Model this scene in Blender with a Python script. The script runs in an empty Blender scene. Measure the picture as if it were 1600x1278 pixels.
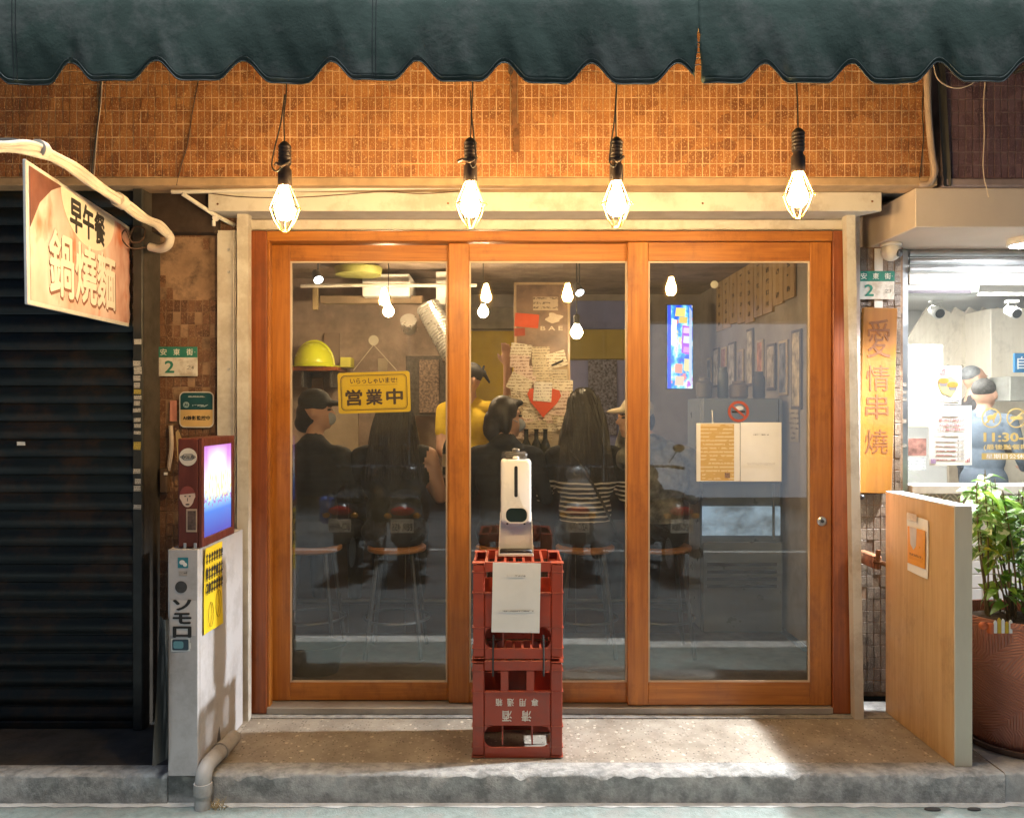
import bpy, bmesh, math, random
import numpy as np
from mathutils import Vector, Matrix, Euler
random.seed(7)
R = math.radians
PI = math.pi
sc = bpy.context.scene
COL = sc.collection

# ------------------------------------------------------------------ camera
# world: x right, y into the shop, z up; z = 0 is the top of the step, y = 0 the glass doors
CAMD, CAMH, FPX = 3.82, 1.40, 1280.0
cd = bpy.data.cameras.new('camera')
cam = bpy.data.objects.new('camera', cd)
COL.objects.link(cam)
cam.location = (0, -CAMD, CAMH)
cam.rotation_euler = (R(90), 0, 0)
cd.sensor_width = 36
cd.lens = FPX / 1600 * 36
cd.shift_x = 9 / 1600
cd.shift_y = 2 / 1600
cd.clip_start = 0.02
cd.clip_end = 300
sc.camera = cam

def at(px, py, y):
    d = y + CAMD
    return Vector(((px - 791) * d / FPX, y, CAMH - (py - 641) * d / FPX))

# ------------------------------------------------------------------ world, street light, exposure
world = bpy.data.worlds.new('World')
sc.world = world
world.use_nodes = True
wn = world.node_tree
bg = wn.nodes['Background']
sky = wn.nodes.new('ShaderNodeTexSky')
sky.sky_type = 'NISHITA'
sky.sun_disc = False
sky.sun_elevation = R(79)
sky.sun_rotation = R(160)
wn.links.new(sky.outputs[0], bg.inputs[0])
bg.inputs[1].default_value = 0.050
sl = bpy.data.lights.new('sun', 'SUN')
sl.energy = 5.0
sl.angle = R(10)
sl.color = (0.93, 0.98, 1.0)
sun = bpy.data.objects.new('sun', sl)
COL.objects.link(sun)
sun.rotation_euler = Vector((-0.06, 0.18, -0.98)).to_track_quat('-Z', 'Y').to_euler()
sc.view_settings.view_transform = 'Standard'
sc.view_settings.look = 'None'
sc.view_settings.exposure = 0.4
sc.view_settings.gamma = 1
cy = sc.cycles
cy.use_denoising = True
cy.max_bounces = 8
cy.diffuse_bounces = 4
cy.glossy_bounces = 4
cy.transparent_max_bounces = 24
cy.sample_clamp_indirect = 4
cy.sample_clamp_direct = 0
cy.caustics_reflective = False
cy.caustics_refractive = False
cy.blur_glossy = 0.5

# ------------------------------------------------------------------ materials
MATS = {}
def nodes_of(m):
    m.use_nodes = True
    return m.node_tree.nodes, m.node_tree.links, m.node_tree.nodes['Principled BSDF']
def c4(c): return (c[0], c[1], c[2], 1)
def mathn(nt, op, a, b=None, c=None):
    n = nt.nodes.new('ShaderNodeMath'); n.operation = op
    for i, v in enumerate((a, b, c)):
        if v is None: continue
        if hasattr(v, 'links'): nt.links.new(v, n.inputs[i])
        else: n.inputs[i].default_value = v
    return n.outputs[0]
def mixc(nt, f, a, b, mode='MIX'):
    n = nt.nodes.new('ShaderNodeMix'); n.data_type = 'RGBA'; n.blend_type = mode
    for k, v in ((0, f), (6, a), (7, b)):
        if hasattr(v, 'links'): nt.links.new(v, n.inputs[k])
        else: n.inputs[k].default_value = v if k == 0 else c4(v)
    return n.outputs[2]
def ramp(nt, v, stops):
    n = nt.nodes.new('ShaderNodeValToRGB')
    e = n.color_ramp.elements
    while len(e) < len(stops): e.new(0.5)
    for el, (p, c) in zip(e, stops):
        el.position = p; el.color = c4(c) if hasattr(c, '__len__') else (c, c, c, 1)
    nt.links.new(v, n.inputs[0]); return n.outputs[0]
def coords(nt, scale=(1, 1, 1), world=False, rot=(0, 0, 0)):
    mp = nt.nodes.new('ShaderNodeMapping')
    mp.inputs['Scale'].default_value = scale
    mp.inputs['Rotation'].default_value = rot
    if world:
        nt.links.new(nt.nodes.new('ShaderNodeNewGeometry').outputs['Position'], mp.inputs[0])
    else:
        nt.links.new(nt.nodes.new('ShaderNodeTexCoord').outputs['Object'], mp.inputs[0])
    return mp.outputs[0]
def noise(nt, vec, scale, detail=4, rough=0.6, out=0):
    n = nt.nodes.new('ShaderNodeTexNoise')
    n.inputs['Scale'].default_value = scale; n.inputs['Detail'].default_value = detail
    n.inputs['Roughness'].default_value = rough
    nt.links.new(vec, n.inputs['Vector']); return n.outputs[out]
def bumpn(nt, h, strength, dist, p):
    b = nt.nodes.new('ShaderNodeBump')
    b.inputs['Strength'].default_value = strength; b.inputs['Distance'].default_value = dist
    nt.links.new(h, b.inputs['Height']); nt.links.new(b.outputs[0], p.inputs['Normal'])

def mat(name, col, rough=0.6, metal=0.0, var=0.25, vs=6.0, bump=0.0, bs=80.0, stretch=(1, 1, 1), dirt=None, dirt_amt=0.0, ds=3.0, spec=0.5, world=True, alpha=None, coat=0.0):
    """colour broken up by two noises, optional grime patches with a shape of their own, fine relief"""
    if name in MATS: return MATS[name]
    m = bpy.data.materials.new(name)
    N, L, p = nodes_of(m); nt = m.node_tree
    v = coords(nt, stretch, world)
    n1 = noise(nt, v, vs, 5)
    lo = tuple(max(0, c * (1 - var)) for c in col); hi = tuple(min(1, c * (1 + var)) for c in col)
    c = ramp(nt, n1, [(0.3, lo), (0.7, hi)])
    if dirt is not None:
        n2 = noise(nt, coords(nt, (1, 1, 1), world), ds, 8, 0.7)
        f = ramp(nt, n2, [(0.48, 0.0), (0.62, dirt_amt)])
        c = mixc(nt, f, c, dirt)
    L.new(c, p.inputs['Base Color'])
    rr = ramp(nt, noise(nt, v, vs * 2.3, 4), [(0.3, max(0.02, rough - 0.1)), (0.7, min(1, rough + 0.1))])
    L.new(rr, p.inputs['Roughness'])
    p.inputs['Metallic'].default_value = metal
    p.inputs['Specular IOR Level'].default_value = spec
    if coat: p.inputs['Coat Weight'].default_value = coat
    if bump: bumpn(nt, noise(nt, v, bs, 6, 0.65), bump, 0.004, p)
    MATS[name] = m
    return m

def emit(name, col, strength):
    if name in MATS: return MATS[name]
    m = bpy.data.materials.new(name)
    N, L, p = nodes_of(m)
    p.inputs['Base Color'].default_value = c4(tuple(0.8 * x for x in col))
    p.inputs['Emission Color'].default_value = c4(col)
    p.inputs['Emission Strength'].default_value = strength
    MATS[name] = m
    return m

def wood(name, dark, light, axis='z', scale=1.0, rough=0.42, bump=0.15, coat=0.15):
    if name in MATS: return MATS[name]
    m = bpy.data.materials.new(name); N, L, p = nodes_of(m); nt = m.node_tree
    s = {'z': (28, 28, 1.3), 'x': (1.3, 28, 28), 'y': (28, 1.3, 28)}[axis]
    s = tuple(q * scale for q in s)
    v = coords(nt, s, True)
    a = noise(nt, v, 1.0, 6, 0.6)
    b = noise(nt, coords(nt, tuple(q * 4 for q in s), True), 1.0, 3, 0.5)
    c = noise(nt, coords(nt, (1.5, 1.5, 1.5), True), 1.6, 3, 0.5)
    g = mathn(nt, 'ADD', mathn(nt, 'MULTIPLY', a, 0.6), mathn(nt, 'MULTIPLY', b, 0.25))
    g = mathn(nt, 'ADD', g, mathn(nt, 'MULTIPLY', c, 0.3))
    wc = ramp(nt, g, [(0.35, dark), (0.78, light)])
    gr = ramp(nt, noise(nt, coords(nt, (2.0, 2.0, 1.2), True), 3.0, 9, 0.75), [(0.52, 0.0), (0.70, 0.55)])
    wc = mixc(nt, gr, wc, tuple(q * 0.55 for q in dark))
    L.new(wc, p.inputs['Base Color'])
    L.new(ramp(nt, noise(nt, coords(nt, (1, 1, 1), True), 7, 6, 0.7), [(0.3, max(0.05, rough - 0.14)), (0.7, rough + 0.18)]), p.inputs['Roughness'])
    p.inputs['Coat Weight'].default_value = coat
    p.inputs['Coat Roughness'].default_value = 0.25
    bumpn(nt, mathn(nt, 'ADD', a, b), bump, 0.002, p)
    MATS[name] = m; return m

def glass(name, haze=0.03, refl=0.043, tint=(0.96, 0.98, 0.97), haze_col=(0.6, 0.62, 0.62)):
    """window glass: clear with Schlick reflection, plus a thin film of dust in streaks"""
    if name in MATS: return MATS[name]
    m = bpy.data.materials.new(name); m.use_nodes = True; nt = m.node_tree; N = nt.nodes; L = nt.links
    for n in list(N): N.remove(n)
    out = N.new('ShaderNodeOutputMaterial')
    g = N.new('ShaderNodeNewGeometry')
    dp = N.new('ShaderNodeVectorMath'); dp.operation = 'DOT_PRODUCT'
    L.new(g.outputs['Incoming'], dp.inputs[0]); L.new(g.outputs['Normal'], dp.inputs[1])
    one = mathn(nt, 'SUBTRACT', 1.0, mathn(nt, 'ABSOLUTE', dp.outputs['Value']))
    f = mathn(nt, 'ADD', refl, mathn(nt, 'MULTIPLY', mathn(nt, 'POWER', one, 5.0), 0.95))
    tr = N.new('ShaderNodeBsdfTransparent'); tr.inputs[0].default_value = c4(tint)
    gl = N.new('ShaderNodeBsdfGlossy'); gl.inputs['Roughness'].default_value = 0.015
    mx = N.new('ShaderNodeMixShader'); L.new(f, mx.inputs[0]); L.new(tr.outputs[0], mx.inputs[1]); L.new(gl.outputs[0], mx.inputs[2])
    df = N.new('ShaderNodeBsdfDiffuse'); df.inputs[0].default_value = c4(haze_col)
    n1 = noise(nt, coords(nt, (1.2, 1, 0.8), True), 1.6, 6, 0.65)
    n2 = noise(nt, coords(nt, (14, 14, 1.2), True), 1.0, 4, 0.6)
    k = mathn(nt, 'MULTIPLY', mathn(nt, 'ADD', n1, n2), 0.5)
    hz = ramp(nt, k, [(0.38, haze * 0.5), (0.62, haze * 1.5)])
    mx2 = N.new('ShaderNodeMixShader'); L.new(hz, mx2.inputs[0]); L.new(mx.outputs[0], mx2.inputs[1]); L.new(df.outputs[0], mx2.inputs[2])
    L.new(mx2.outputs[0], out.inputs[0])
    MATS[name] = m; return m

def writing(name, paper, ink, line=0.012, rough=0.8, glyph=0.006, amount=0.5, margin=None):
    """paper printed with rows of small illegible marks (object x along the line, z up)"""
    if name in MATS: return MATS[name]
    m = bpy.data.materials.new(name); N, L, p = nodes_of(m); nt = m.node_tree
    tc = N.new('ShaderNodeTexCoord'); sx = N.new('ShaderNodeSeparateXYZ'); L.new(tc.outputs['Object'], sx.inputs[0])
    z = mathn(nt, 'FRACT', mathn(nt, 'DIVIDE', mathn(nt, 'ADD', sx.outputs[2], 5.0), line))
    row = mathn(nt, 'MULTIPLY', mathn(nt, 'GREATER_THAN', z, 0.28), mathn(nt, 'LESS_THAN', z, 0.72))
    oi = N.new('ShaderNodeObjectInfo')
    mp = N.new('ShaderNodeMapping'); L.new(tc.outputs['Object'], mp.inputs[0])
    cx = N.new('ShaderNodeCombineXYZ'); L.new(mathn(nt, 'MULTIPLY', oi.outputs['Random'], 37.0), cx.inputs[0]); L.new(cx.outputs[0], mp.inputs['Location'])
    n = noise(nt, mp.outputs[0], 1.0 / glyph, 2, 0.5)
    nz = noise(nt, mp.outputs[0], 0.22 / glyph, 2, 0.5)
    ink_f = mathn(nt, 'MULTIPLY', row, mathn(nt, 'GREATER_THAN', n, 1 - amount))
    ink_f = mathn(nt, 'MULTIPLY', ink_f, mathn(nt, 'GREATER_THAN', nz, 0.43))
    if margin:
        for axis, hw in ((0, margin[0]), (2, margin[1])):
            ink_f = mathn(nt, 'MULTIPLY', ink_f, mathn(nt, 'LESS_THAN', mathn(nt, 'ABSOLUTE', mathn(nt, 'SUBTRACT', sx.outputs[axis], margin[2] if axis == 2 else 0.0)), hw))
    b = ramp(nt, noise(nt, coords(nt, (1, 1, 1), True), 9, 3), [(0.3, tuple(q * 0.88 for q in paper)), (0.7, paper)])
    L.new(mixc(nt, mathn(nt, 'MULTIPLY', ink_f, 0.85), b, ink), p.inputs['Base Color'])
    p.inputs['Roughness'].default_value = rough
    bumpn(nt, noise(nt, coords(nt, (1, 1, 1), True), 14, 3), 0.35, 0.004, p)
    MATS[name] = m; return m

# ------------------------------------------------------------------ geometry helpers
class MB:
    def __init__(s): s.v = []; s.f = []; s.m = []
    def add(s, vs, fs, M=None, mi=0):
        o = len(s.v)
        s.v += [(M @ Vector(q)) if M is not None else Vector(q) for q in vs]
        s.f += [tuple(i + o for i in f) for f in fs]; s.m += [mi] * len(fs)
        return s
    def box(s, lo, hi, b=0.0, rot=None, mi=0):
        lo, hi = Vector(lo), Vector(hi)
        c = (lo + hi) / 2; h = (hi - lo) / 2
        h = Vector((abs(h.x), abs(h.y), abs(h.z)))
        M = Matrix.Translation(c) @ (Euler(rot).to_matrix().to_4x4() if rot else Matrix.Identity(4))
        b = min(b, min(h) * 0.9)
        if b <= 0:
            vs = [(sx * h.x, sy * h.y, sz * h.z) for sx in (-1, 1) for sy in (-1, 1) for sz in (-1, 1)]
            fs = [(0, 1, 3, 2), (4, 6, 7, 5), (0, 4, 5, 1), (2, 3, 7, 6), (0, 2, 6, 4), (1, 5, 7, 3)]
            return s.add(vs, fs, M, mi)
        vs = []; ix = {}
        for sx in (-1, 1):
            for sy in (-1, 1):
                for sz in (-1, 1):
                    for a in range(3):
                        q = [sx * (h.x - b), sy * (h.y - b), sz * (h.z - b)]
                        q[a] = (sx, sy, sz)[a] * h[a]
                        ix[(sx, sy, sz, a)] = len(vs); vs.append(q)
        fs = []
        for a in range(3):
            o = [k for k in range(3) if k != a]
            for sg in (-1, 1):
                q = []
                for (p1, p2) in ((-1, -1), (1, -1), (1, 1), (-1, 1)):
                    t = [0, 0, 0]; t[a] = sg; t[o[0]] = p1; t[o[1]] = p2
                    q.append(ix[(*t, a)])
                fs.append(tuple(q))
            for p1 in (-1, 1):
                for p2 in (-1, 1):
                    q = []
                    for sg, (u, w) in ((-1, (o[0], o[1])), (1, (o[1], o[0]))):
                        t = [0, 0, 0]; t[a] = sg; t[o[0]] = p1; t[o[1]] = p2
                        q += [ix[(*t, u)], ix[(*t, w)]]
                    fs.append(tuple(q))
        for sx in (-1, 1):
            for sy in (-1, 1):
                for sz in (-1, 1):
                    fs.append(tuple(ix[(sx, sy, sz, a)] for a in range(3)))
        return s.add(vs, fs, M, mi)
    def tube(s, pts, r, n=8, cap=True, mi=0):
        pts = [Vector(p) for p in pts]
        rs = r if hasattr(r, '__len__') else [r] * len(pts)
        o = len(s.v); up = None
        for i, p in enumerate(pts):
            t = (pts[min(i + 1, len(pts) - 1)] - pts[max(i - 1, 0)])
            if t.length < 1e-9: t = Vector((0, 0, 1))
            t.normalize()
            if up is None: up = t.orthogonal().normalized()
            up = (up - t * up.dot(t))
            if up.length < 1e-6: up = t.orthogonal()
            up.normalize(); w = t.cross(up)
            for k in range(n):
                a = 2 * PI * k / n
                s.v.append(p + (up * math.cos(a) + w * math.sin(a)) * rs[i])
        for i in range(len(pts) - 1):
            for k in range(n):
                s.f.append((o + i * n + k, o + i * n + (k + 1) % n, o + (i + 1) * n + (k + 1) % n, o + (i + 1) * n + k)); s.m.append(mi)
        if cap:
            s.f.append(tuple(o + k for k in range(n))); s.m.append(mi)
            e = o + (len(pts) - 1) * n
            s.f.append(tuple(e + k for k in reversed(range(n)))); s.m.append(mi)
        return s
    def lathe(s, prof, c=(0, 0, 0), n=24, cap=True, M=None, mi=0, sy=1.0):
        vs = []; fs = []
        for (r, z) in prof:
            for k in range(n):
                a = 2 * PI * k / n; vs.append((r * math.cos(a), r * math.sin(a) * sy, z))
        for i in range(len(prof) - 1):
            for k in range(n):
                fs.append((i * n + k, i * n + (k + 1) % n, (i + 1) * n + (k + 1) % n, (i + 1) * n + k))
        if cap:
            fs.append(tuple(reversed(range(n)))); e = (len(prof) - 1) * n; fs.append(tuple(e + k for k in range(n)))
        T = Matrix.Translation(Vector(c))
        return s.add(vs, fs, T @ M if M is not None else T, mi)
    def ell(s, c, r, n=16, m=10, M=None, mi=0):
        vs = [(0, 0, -r[2])]; fs = []
        for i in range(1, m):
            t = -PI / 2 + PI * i / m
            for k in range(n):
                a = 2 * PI * k / n
                vs.append((r[0] * math.cos(t) * math.cos(a), r[1] * math.cos(t) * math.sin(a), r[2] * math.sin(t)))
        vs.append((0, 0, r[2]))
        for k in range(n):
            fs.append((0, 1 + (k + 1) % n, 1 + k)); e = 1 + (m - 2) * n
            fs.append((len(vs) - 1, e + k, e + (k + 1) % n))
        for i in range(m - 2):
            for k in range(n):
                a = 1 + i * n
                fs.append((a + k, a + (k + 1) % n, a + n + (k + 1) % n, a + n + k))
        T = Matrix.Translation(Vector(c))
        return s.add(vs, fs, T @ M if M is not None else T, mi)
    def prism(s, pts, y0, y1, M=None, mi=0):
        """polygon in the xz plane given thickness along y"""
        n = len(pts)
        vs = [(p[0], y0, p[1]) for p in pts] + [(p[0], y1, p[1]) for p in pts]
        fs = [tuple(range(n)), tuple(reversed(range(n, 2 * n)))] + [(i, (i + 1) % n, n + (i + 1) % n, n + i) for i in range(n)]
        return s.add(vs, fs, M, mi)
    def text(s, body, c, size, bold=0.0, depth=0.0012, w=None, h=None, rot=0.0, M=None, mi=0, line=None, vertical=False):
        """lettering facing -y, centred on c; w / h fit it to a width / height"""
        if vertical: body = '\n'.join(body)
        vs, fs = text_mesh(body, bold, line)
        xs = [q[0] for q in vs]; ys = [q[1] for q in vs]
        cx, cz = (min(xs) + max(xs)) / 2, (min(ys) + max(ys)) / 2
        kx = (w / (max(xs) - min(xs))) if w else ((h / (max(ys) - min(ys))) if h else size)
        kz = (h / (max(ys) - min(ys))) if h else kx
        T = Matrix.Translation(Vector(c)) @ Matrix.Rotation(rot, 4, 'Y')
        if M is not None: T = T @ M
        out = [((q[0] - cx) * kx, -q[2] * depth, (q[1] - cz) * kz) for q in vs]
        return s.add(out, fs, T, mi)
_TX = {}
def text_mesh(body, bold, line):
    k = (body, bold, line)
    if k not in _TX:
        c = bpy.data.curves.new('t', 'FONT'); c.body = body; c.size = 1; c.extrude = 0.5
        c.align_x = 'CENTER'; c.resolution_u = 2
        if line: c.space_line = line
        o = bpy.data.objects.new('t', c)
        me = o.to_mesh()
        V0 = [tuple((v.co.x, v.co.y, v.co.z + 0.5)) for v in me.vertices]; F0 = [tuple(p.vertices) for p in me.polygons]
        V, F = [], []
        for j, (dx, dy) in enumerate(((0, 0), (1, 0.2), (-1, -0.2), (-0.2, 1), (0.2, -1), (0.6, 0.6), (-0.6, -0.6)) if bold else ((0, 0),)):
            o_ = len(V); V += [(q[0] + dx * bold, q[1] + dy * bold, q[2] + 0.07 * j) for q in V0]; F += [tuple(i + o_ for i in f) for f in F0]
        _TX[k] = (V, F)
        o.to_mesh_clear(); bpy.data.objects.remove(o); bpy.data.curves.remove(c)
    return _TX[k]

OFF = {}
def mesh_of(name, mb, mats, off=Vector((0, 0, 0)), smooth=False, recalc=True):
    me = bpy.data.meshes.new(name)
    me.from_pydata([tuple(v - off) for v in mb.v], [], mb.f)
    for m in (mats if isinstance(mats, (list, tuple)) else [mats]): me.materials.append(m)
    if len(me.materials) > 1: me.polygons.foreach_set('material_index', mb.m)
    if recalc:
        bm = bmesh.new(); bm.from_mesh(me); bmesh.ops.recalc_face_normals(bm, faces=bm.faces); bm.to_mesh(me); bm.free()
    if smooth:
        me.polygons.foreach_set('use_smooth', [True] * len(me.polygons))
        if smooth != 'all':
            me.set_sharp_from_angle(angle=R(38))
    me.update()
    return me
def link(name, data, parent=None, loc=None):
    o = bpy.data.objects.new(name, data); COL.objects.link(o)
    if parent is not None: o.parent = parent
    if loc is not None: o.location = loc
    return o
def tag(o, label, cat, group=None):
    o['label'] = label; o['category'] = cat
    if group: o['group'] = group
    return o
def thing(name, label, cat, loc, group=None):
    o = link(name, None, None, loc); o.empty_display_size = 0.1
    OFF[o] = Vector(loc); return tag(o, label, cat, group)
def part(name, mb, mats, parent, smooth=False, label=None):
    o = link(name, mesh_of(name, mb, mats, OFF[parent], smooth), parent)
    OFF[o] = OFF[parent]
    if label: o['label'] = label
    return o
def solo(name, label, cat, mb, mats, group=None, smooth=False):
    xs = [v.x for v in mb.v]; ys = [v.y for v in mb.v]; zs = [v.z for v in mb.v]
    off = Vector(((min(xs) + max(xs)) / 2, (min(ys) + max(ys)) / 2, min(zs)))
    o = link(name, mesh_of(name, mb, mats, off, smooth), None, off); OFF[o] = off
    return tag(o, label, cat, group)
def struct(name, mb, mats, smooth=False):
    o = link(name, mesh_of(name, mb, mats, Vector((0, 0, 0)), smooth)); OFF[o] = Vector((0, 0, 0))
    o['kind'] = 'structure'; return o
def Rz(a): return Matrix.Rotation(a, 4, 'Z')
def Rx(a): return Matrix.Rotation(a, 4, 'X')
def Ry(a): return Matrix.Rotation(a, 4, 'Y')
def T(*v): return Matrix.Translation(Vector(v))
def sag(a, b, drop, n=10):
    a, b = Vector(a), Vector(b)
    return [a.lerp(b, i / n) - Vector((0, 0, drop * 4 * (i / n) * (1 - i / n))) for i in range(n + 1)]
def wobble(pts, amt, seed=0):
    rr = random.Random(seed)
    return [Vector(p) + Vector((rr.uniform(-amt, amt), rr.uniform(-amt, amt), rr.uniform(-amt, amt))) if 0 < i < len(pts) - 1 else Vector(p) for i, p in enumerate(pts)]
def spline(pts, n=6):
    pts = [Vector(p) for p in pts]; q = [pts[0]] + pts + [pts[-1]]; out = []
    for i in range(1, len(q) - 2):
        for k in range(n):
            t = k / n; a, b, c, d = q[i - 1], q[i], q[i + 1], q[i + 2]
            out.append(0.5 * ((2 * b) + (c - a) * t + (2 * a - 5 * b + 4 * c - d) * t * t + (3 * b - a - 3 * c + d) * t ** 3))
    out.append(pts[-1]); return out
def rrect(w, h, r, n=5):
    out = []
    for cx, cz, a0 in ((w / 2 - r, h / 2 - r, 0), (-w / 2 + r, h / 2 - r, 90), (-w / 2 + r, -h / 2 + r, 180), (w / 2 - r, -h / 2 + r, 270)):
        for k in range(n + 1):
            a = R(a0 + 90 * k / n); out.append((cx + r * math.cos(a), cz + r * math.sin(a)))
    return out
def ringframe(mb, outer, inner, y0, y1, M=None, mi=0):
    n = len(outer)
    vs = [(p[0], y, p[1]) for y in (y0, y1) for ring in (outer, inner) for p in ring]
    fs = []
    for i in range(n):
        j = (i + 1) % n
        fs += [(i, j, n + j, n + i), (2 * n + i, 3 * n + i, 3 * n + j, 2 * n + j), (i, 2 * n + i, 2 * n + j, j), (n + i, n + j, 3 * n + j, 3 * n + i)]
    mb.add(vs, fs, M, mi)
def copy_tree(o, parent=None):
    c = o.copy(); COL.objects.link(c); c.parent = parent
    for ch in list(o.children):
        copy_tree(ch, c)
    return c
def sheet(w, h, nx=6, nz=6, curl=0.0, thick=0.0006, seed=0):
    """a piece of paper in the xz plane facing -y, slightly buckled, centred"""
    rr = random.Random(seed); ph = rr.uniform(0, 6); mb = MB()
    vs = []; fs = []
    for s_ in (0, 1):
        for j in range(nz + 1):
            for i in range(nx + 1):
                x = (i / nx - 0.5) * w; z = (j / nz - 0.5) * h
                y = -curl * (0.5 + 0.5 * math.sin(ph + 5 * i / nx + 3 * j / nz)) * (0.3 + abs(i / nx - 0.5) + abs(j / nz - 0.5))
                vs.append((x, y + s_ * thick, z))
    W = nx + 1; S = W * (nz + 1)
    for j in range(nz):
        for i in range(nx):
            a = j * W + i
            fs.append((a, a + 1, a + W + 1, a + W)); fs.append((S + a, S + a + W, S + a + W + 1, S + a + 1))
    for i in range(nx):
        fs.append((i, S + i, S + i + 1, i + 1)); a = nz * W + i; fs.append((a, a + 1, S + a + 1, S + a))
    for j in range(nz):
        a = j * W; fs.append((a, a + W, S + a + W, S + a)); a = j * W + nx; fs.append((a, S + a, S + a + W, a + W))
    return vs, fs

# ================================================================== materials used in several places
m_wood = wood('door_wood', (0.24, 0.070, 0.010), (0.52, 0.200, 0.030), 'z')
m_woodx = wood('door_wood_rail', (0.24, 0.070, 0.010), (0.52, 0.200, 0.030), 'x')
m_cream = mat('cream_paint', (0.60, 0.57, 0.51), 0.45, var=0.10, vs=3, bump=0.15, bs=30, dirt=(0.30, 0.24, 0.17), dirt_amt=0.45, ds=5)
m_white = mat('white_paint', (0.72, 0.70, 0.66), 0.45, var=0.08, vs=4, bump=0.1, bs=40, dirt=(0.4, 0.37, 0.33), dirt_amt=0.35, ds=6)
m_black = mat('black_plastic', (0.022, 0.022, 0.023), 0.4, var=0.3)
m_rubber = mat('black_rubber', (0.03, 0.028, 0.026), 0.6, var=0.3)
m_alu = mat('aluminium', (0.55, 0.56, 0.57), 0.38, 0.85, var=0.15, vs=8, bump=0.1, bs=50, dirt=(0.3, 0.3, 0.3), dirt_amt=0.4)
m_steel = mat('dark_steel', (0.10, 0.10, 0.10), 0.45, 0.7, var=0.3, vs=10)
m_conc = mat('concrete', (0.36, 0.355, 0.34), 0.9, var=0.30, vs=22, bump=1.0, bs=90, dirt=(0.15, 0.155, 0.15), dirt_amt=0.7, ds=13)
m_conc_light = mat('pale_concrete', (0.42, 0.41, 0.39), 0.9, var=0.25, vs=9, bump=0.7, bs=50, dirt=(0.2, 0.2, 0.19), dirt_amt=0.5, ds=6)
m_mortar = mat('tile_mortar', (0.70, 0.50, 0.31), 0.95, var=0.3, vs=12, bump=0.6, bs=120)
m_paper = mat('white_paper', (0.80, 0.80, 0.78), 0.75, var=0.05, vs=6, bump=0.2, bs=20)
m_ink = mat('black_ink', (0.02, 0.02, 0.02), 0.6, var=0.1)

def tile_mat(name, stops, fleck):
    m = bpy.data.materials.new(name); N, L, p = nodes_of(m); nt = m.node_tree
    oi = N.new('ShaderNodeObjectInfo')
    pos = coords(nt, (1, 1, 1), True)
    cell = N.new('ShaderNodeTexVoronoi'); cell.inputs['Scale'].default_value = 21; L.new(pos, cell.inputs['Vector'])
    sp = N.new('ShaderNodeSeparateColor'); L.new(cell.outputs['Color'], sp.inputs[0])
    big = noise(nt, pos, 2.2, 3)
    base = ramp(nt, mathn(nt, 'ADD', mathn(nt, 'MULTIPLY', sp.outputs[0], 0.40), mathn(nt, 'MULTIPLY', big, 0.60)), stops)
    fine = noise(nt, coords(nt, (1, 1, 0.6), True), 190, 3, 0.7)
    fl = ramp(nt, fine, [(0.55, 0.0), (0.66, 0.9)])
    c = mixc(nt, fl, base, fleck)
    st = ramp(nt, noise(nt, pos, 5, 8, 0.75), [(0.62, 0.0), (0.80, 0.4)])
    c = mixc(nt, st, c, (0.05, 0.03, 0.02))
    L.new(c, p.inputs['Base Color'])
    p.inputs['Roughness'].default_value = 0.42
    bumpn(nt, noise(nt, pos, 170, 4, 0.7), 0.9, 0.003, p)
    MATS[name] = m; return m
m_tile = tile_mat('rustic_tile', [(0.25, (0.20, 0.066, 0.018)), (0.5, (0.33, 0.120, 0.032)), (0.75, (0.42, 0.175, 0.05))], (0.78, 0.54, 0.28))
m_tile_brown = tile_mat('dark_brown_tile', [(0.25, (0.085, 0.038, 0.020)), (0.5, (0.15, 0.068, 0.034)), (0.75, (0.22, 0.115, 0.06))], (0.34, 0.22, 0.13))  # fascia tile colours scaled down to a darker brown for the left pier
m_tile_plum = tile_mat('plum_tile', [(0.25, (0.07, 0.035, 0.045)), (0.5, (0.11, 0.055, 0.06)), (0.75, (0.16, 0.09, 0.10))], (0.24, 0.16, 0.17))

# ================================================================== ground
ROADZ = -0.115
m_asph = mat('asphalt', (0.125, 0.135, 0.138), 0.85, var=0.3, vs=30, bump=0.8, bs=160, dirt=(0.03, 0.03, 0.03), dirt_amt=0.5, ds=2)
m_green = mat('green_lane_paint', (0.18, 0.215, 0.200), 0.8, var=0.22, vs=26, bump=1.0, bs=120, dirt=(0.21, 0.205, 0.19), dirt_amt=0.75, ds=9)
m_line = mat('white_road_paint', (0.6, 0.6, 0.57), 0.8, var=0.15, vs=14, bump=0.5, bs=150, dirt=(0.25, 0.25, 0.24), dirt_amt=0.5, ds=8)
struct('road', MB().box((-60, -60, ROADZ - 0.2), (60, 0.0, ROADZ)), m_asph)
def ground_sheet(name, x0, x1, y0, y1, z, m, jag=0.0, n=60):
    mb = MB(); vs = []; fs = []; rr = random.Random(3)
    for i in range(n + 1):
        x = x0 + (x1 - x0) * i / n
        vs += [(x, y0, z), (x, y1 + rr.uniform(-jag, jag), z)]
    for i in range(n): fs.append((2 * i, 2 * i + 2, 2 * i + 3, 2 * i + 1))
    mb.add(vs, fs); return struct(name, mb, m)
ground_sheet('pedestrian_lane', -8, 8, -1.46, -0.685, ROADZ + 0.004, m_green, 0.012, 300)
ground_sheet('gutter_strip', -8, 8, -0.62, -0.700, ROADZ + 0.006, m_conc_light, 0.007, 400)
ground_sheet('edge_line', -8, 8, -1.60, -1.46, ROADZ + 0.004, m_line, 0.002)
ground_sheet('centre_line', -20, 20, -5.05, -4.93, ROADZ + 0.004, m_line, 0.002)

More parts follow.
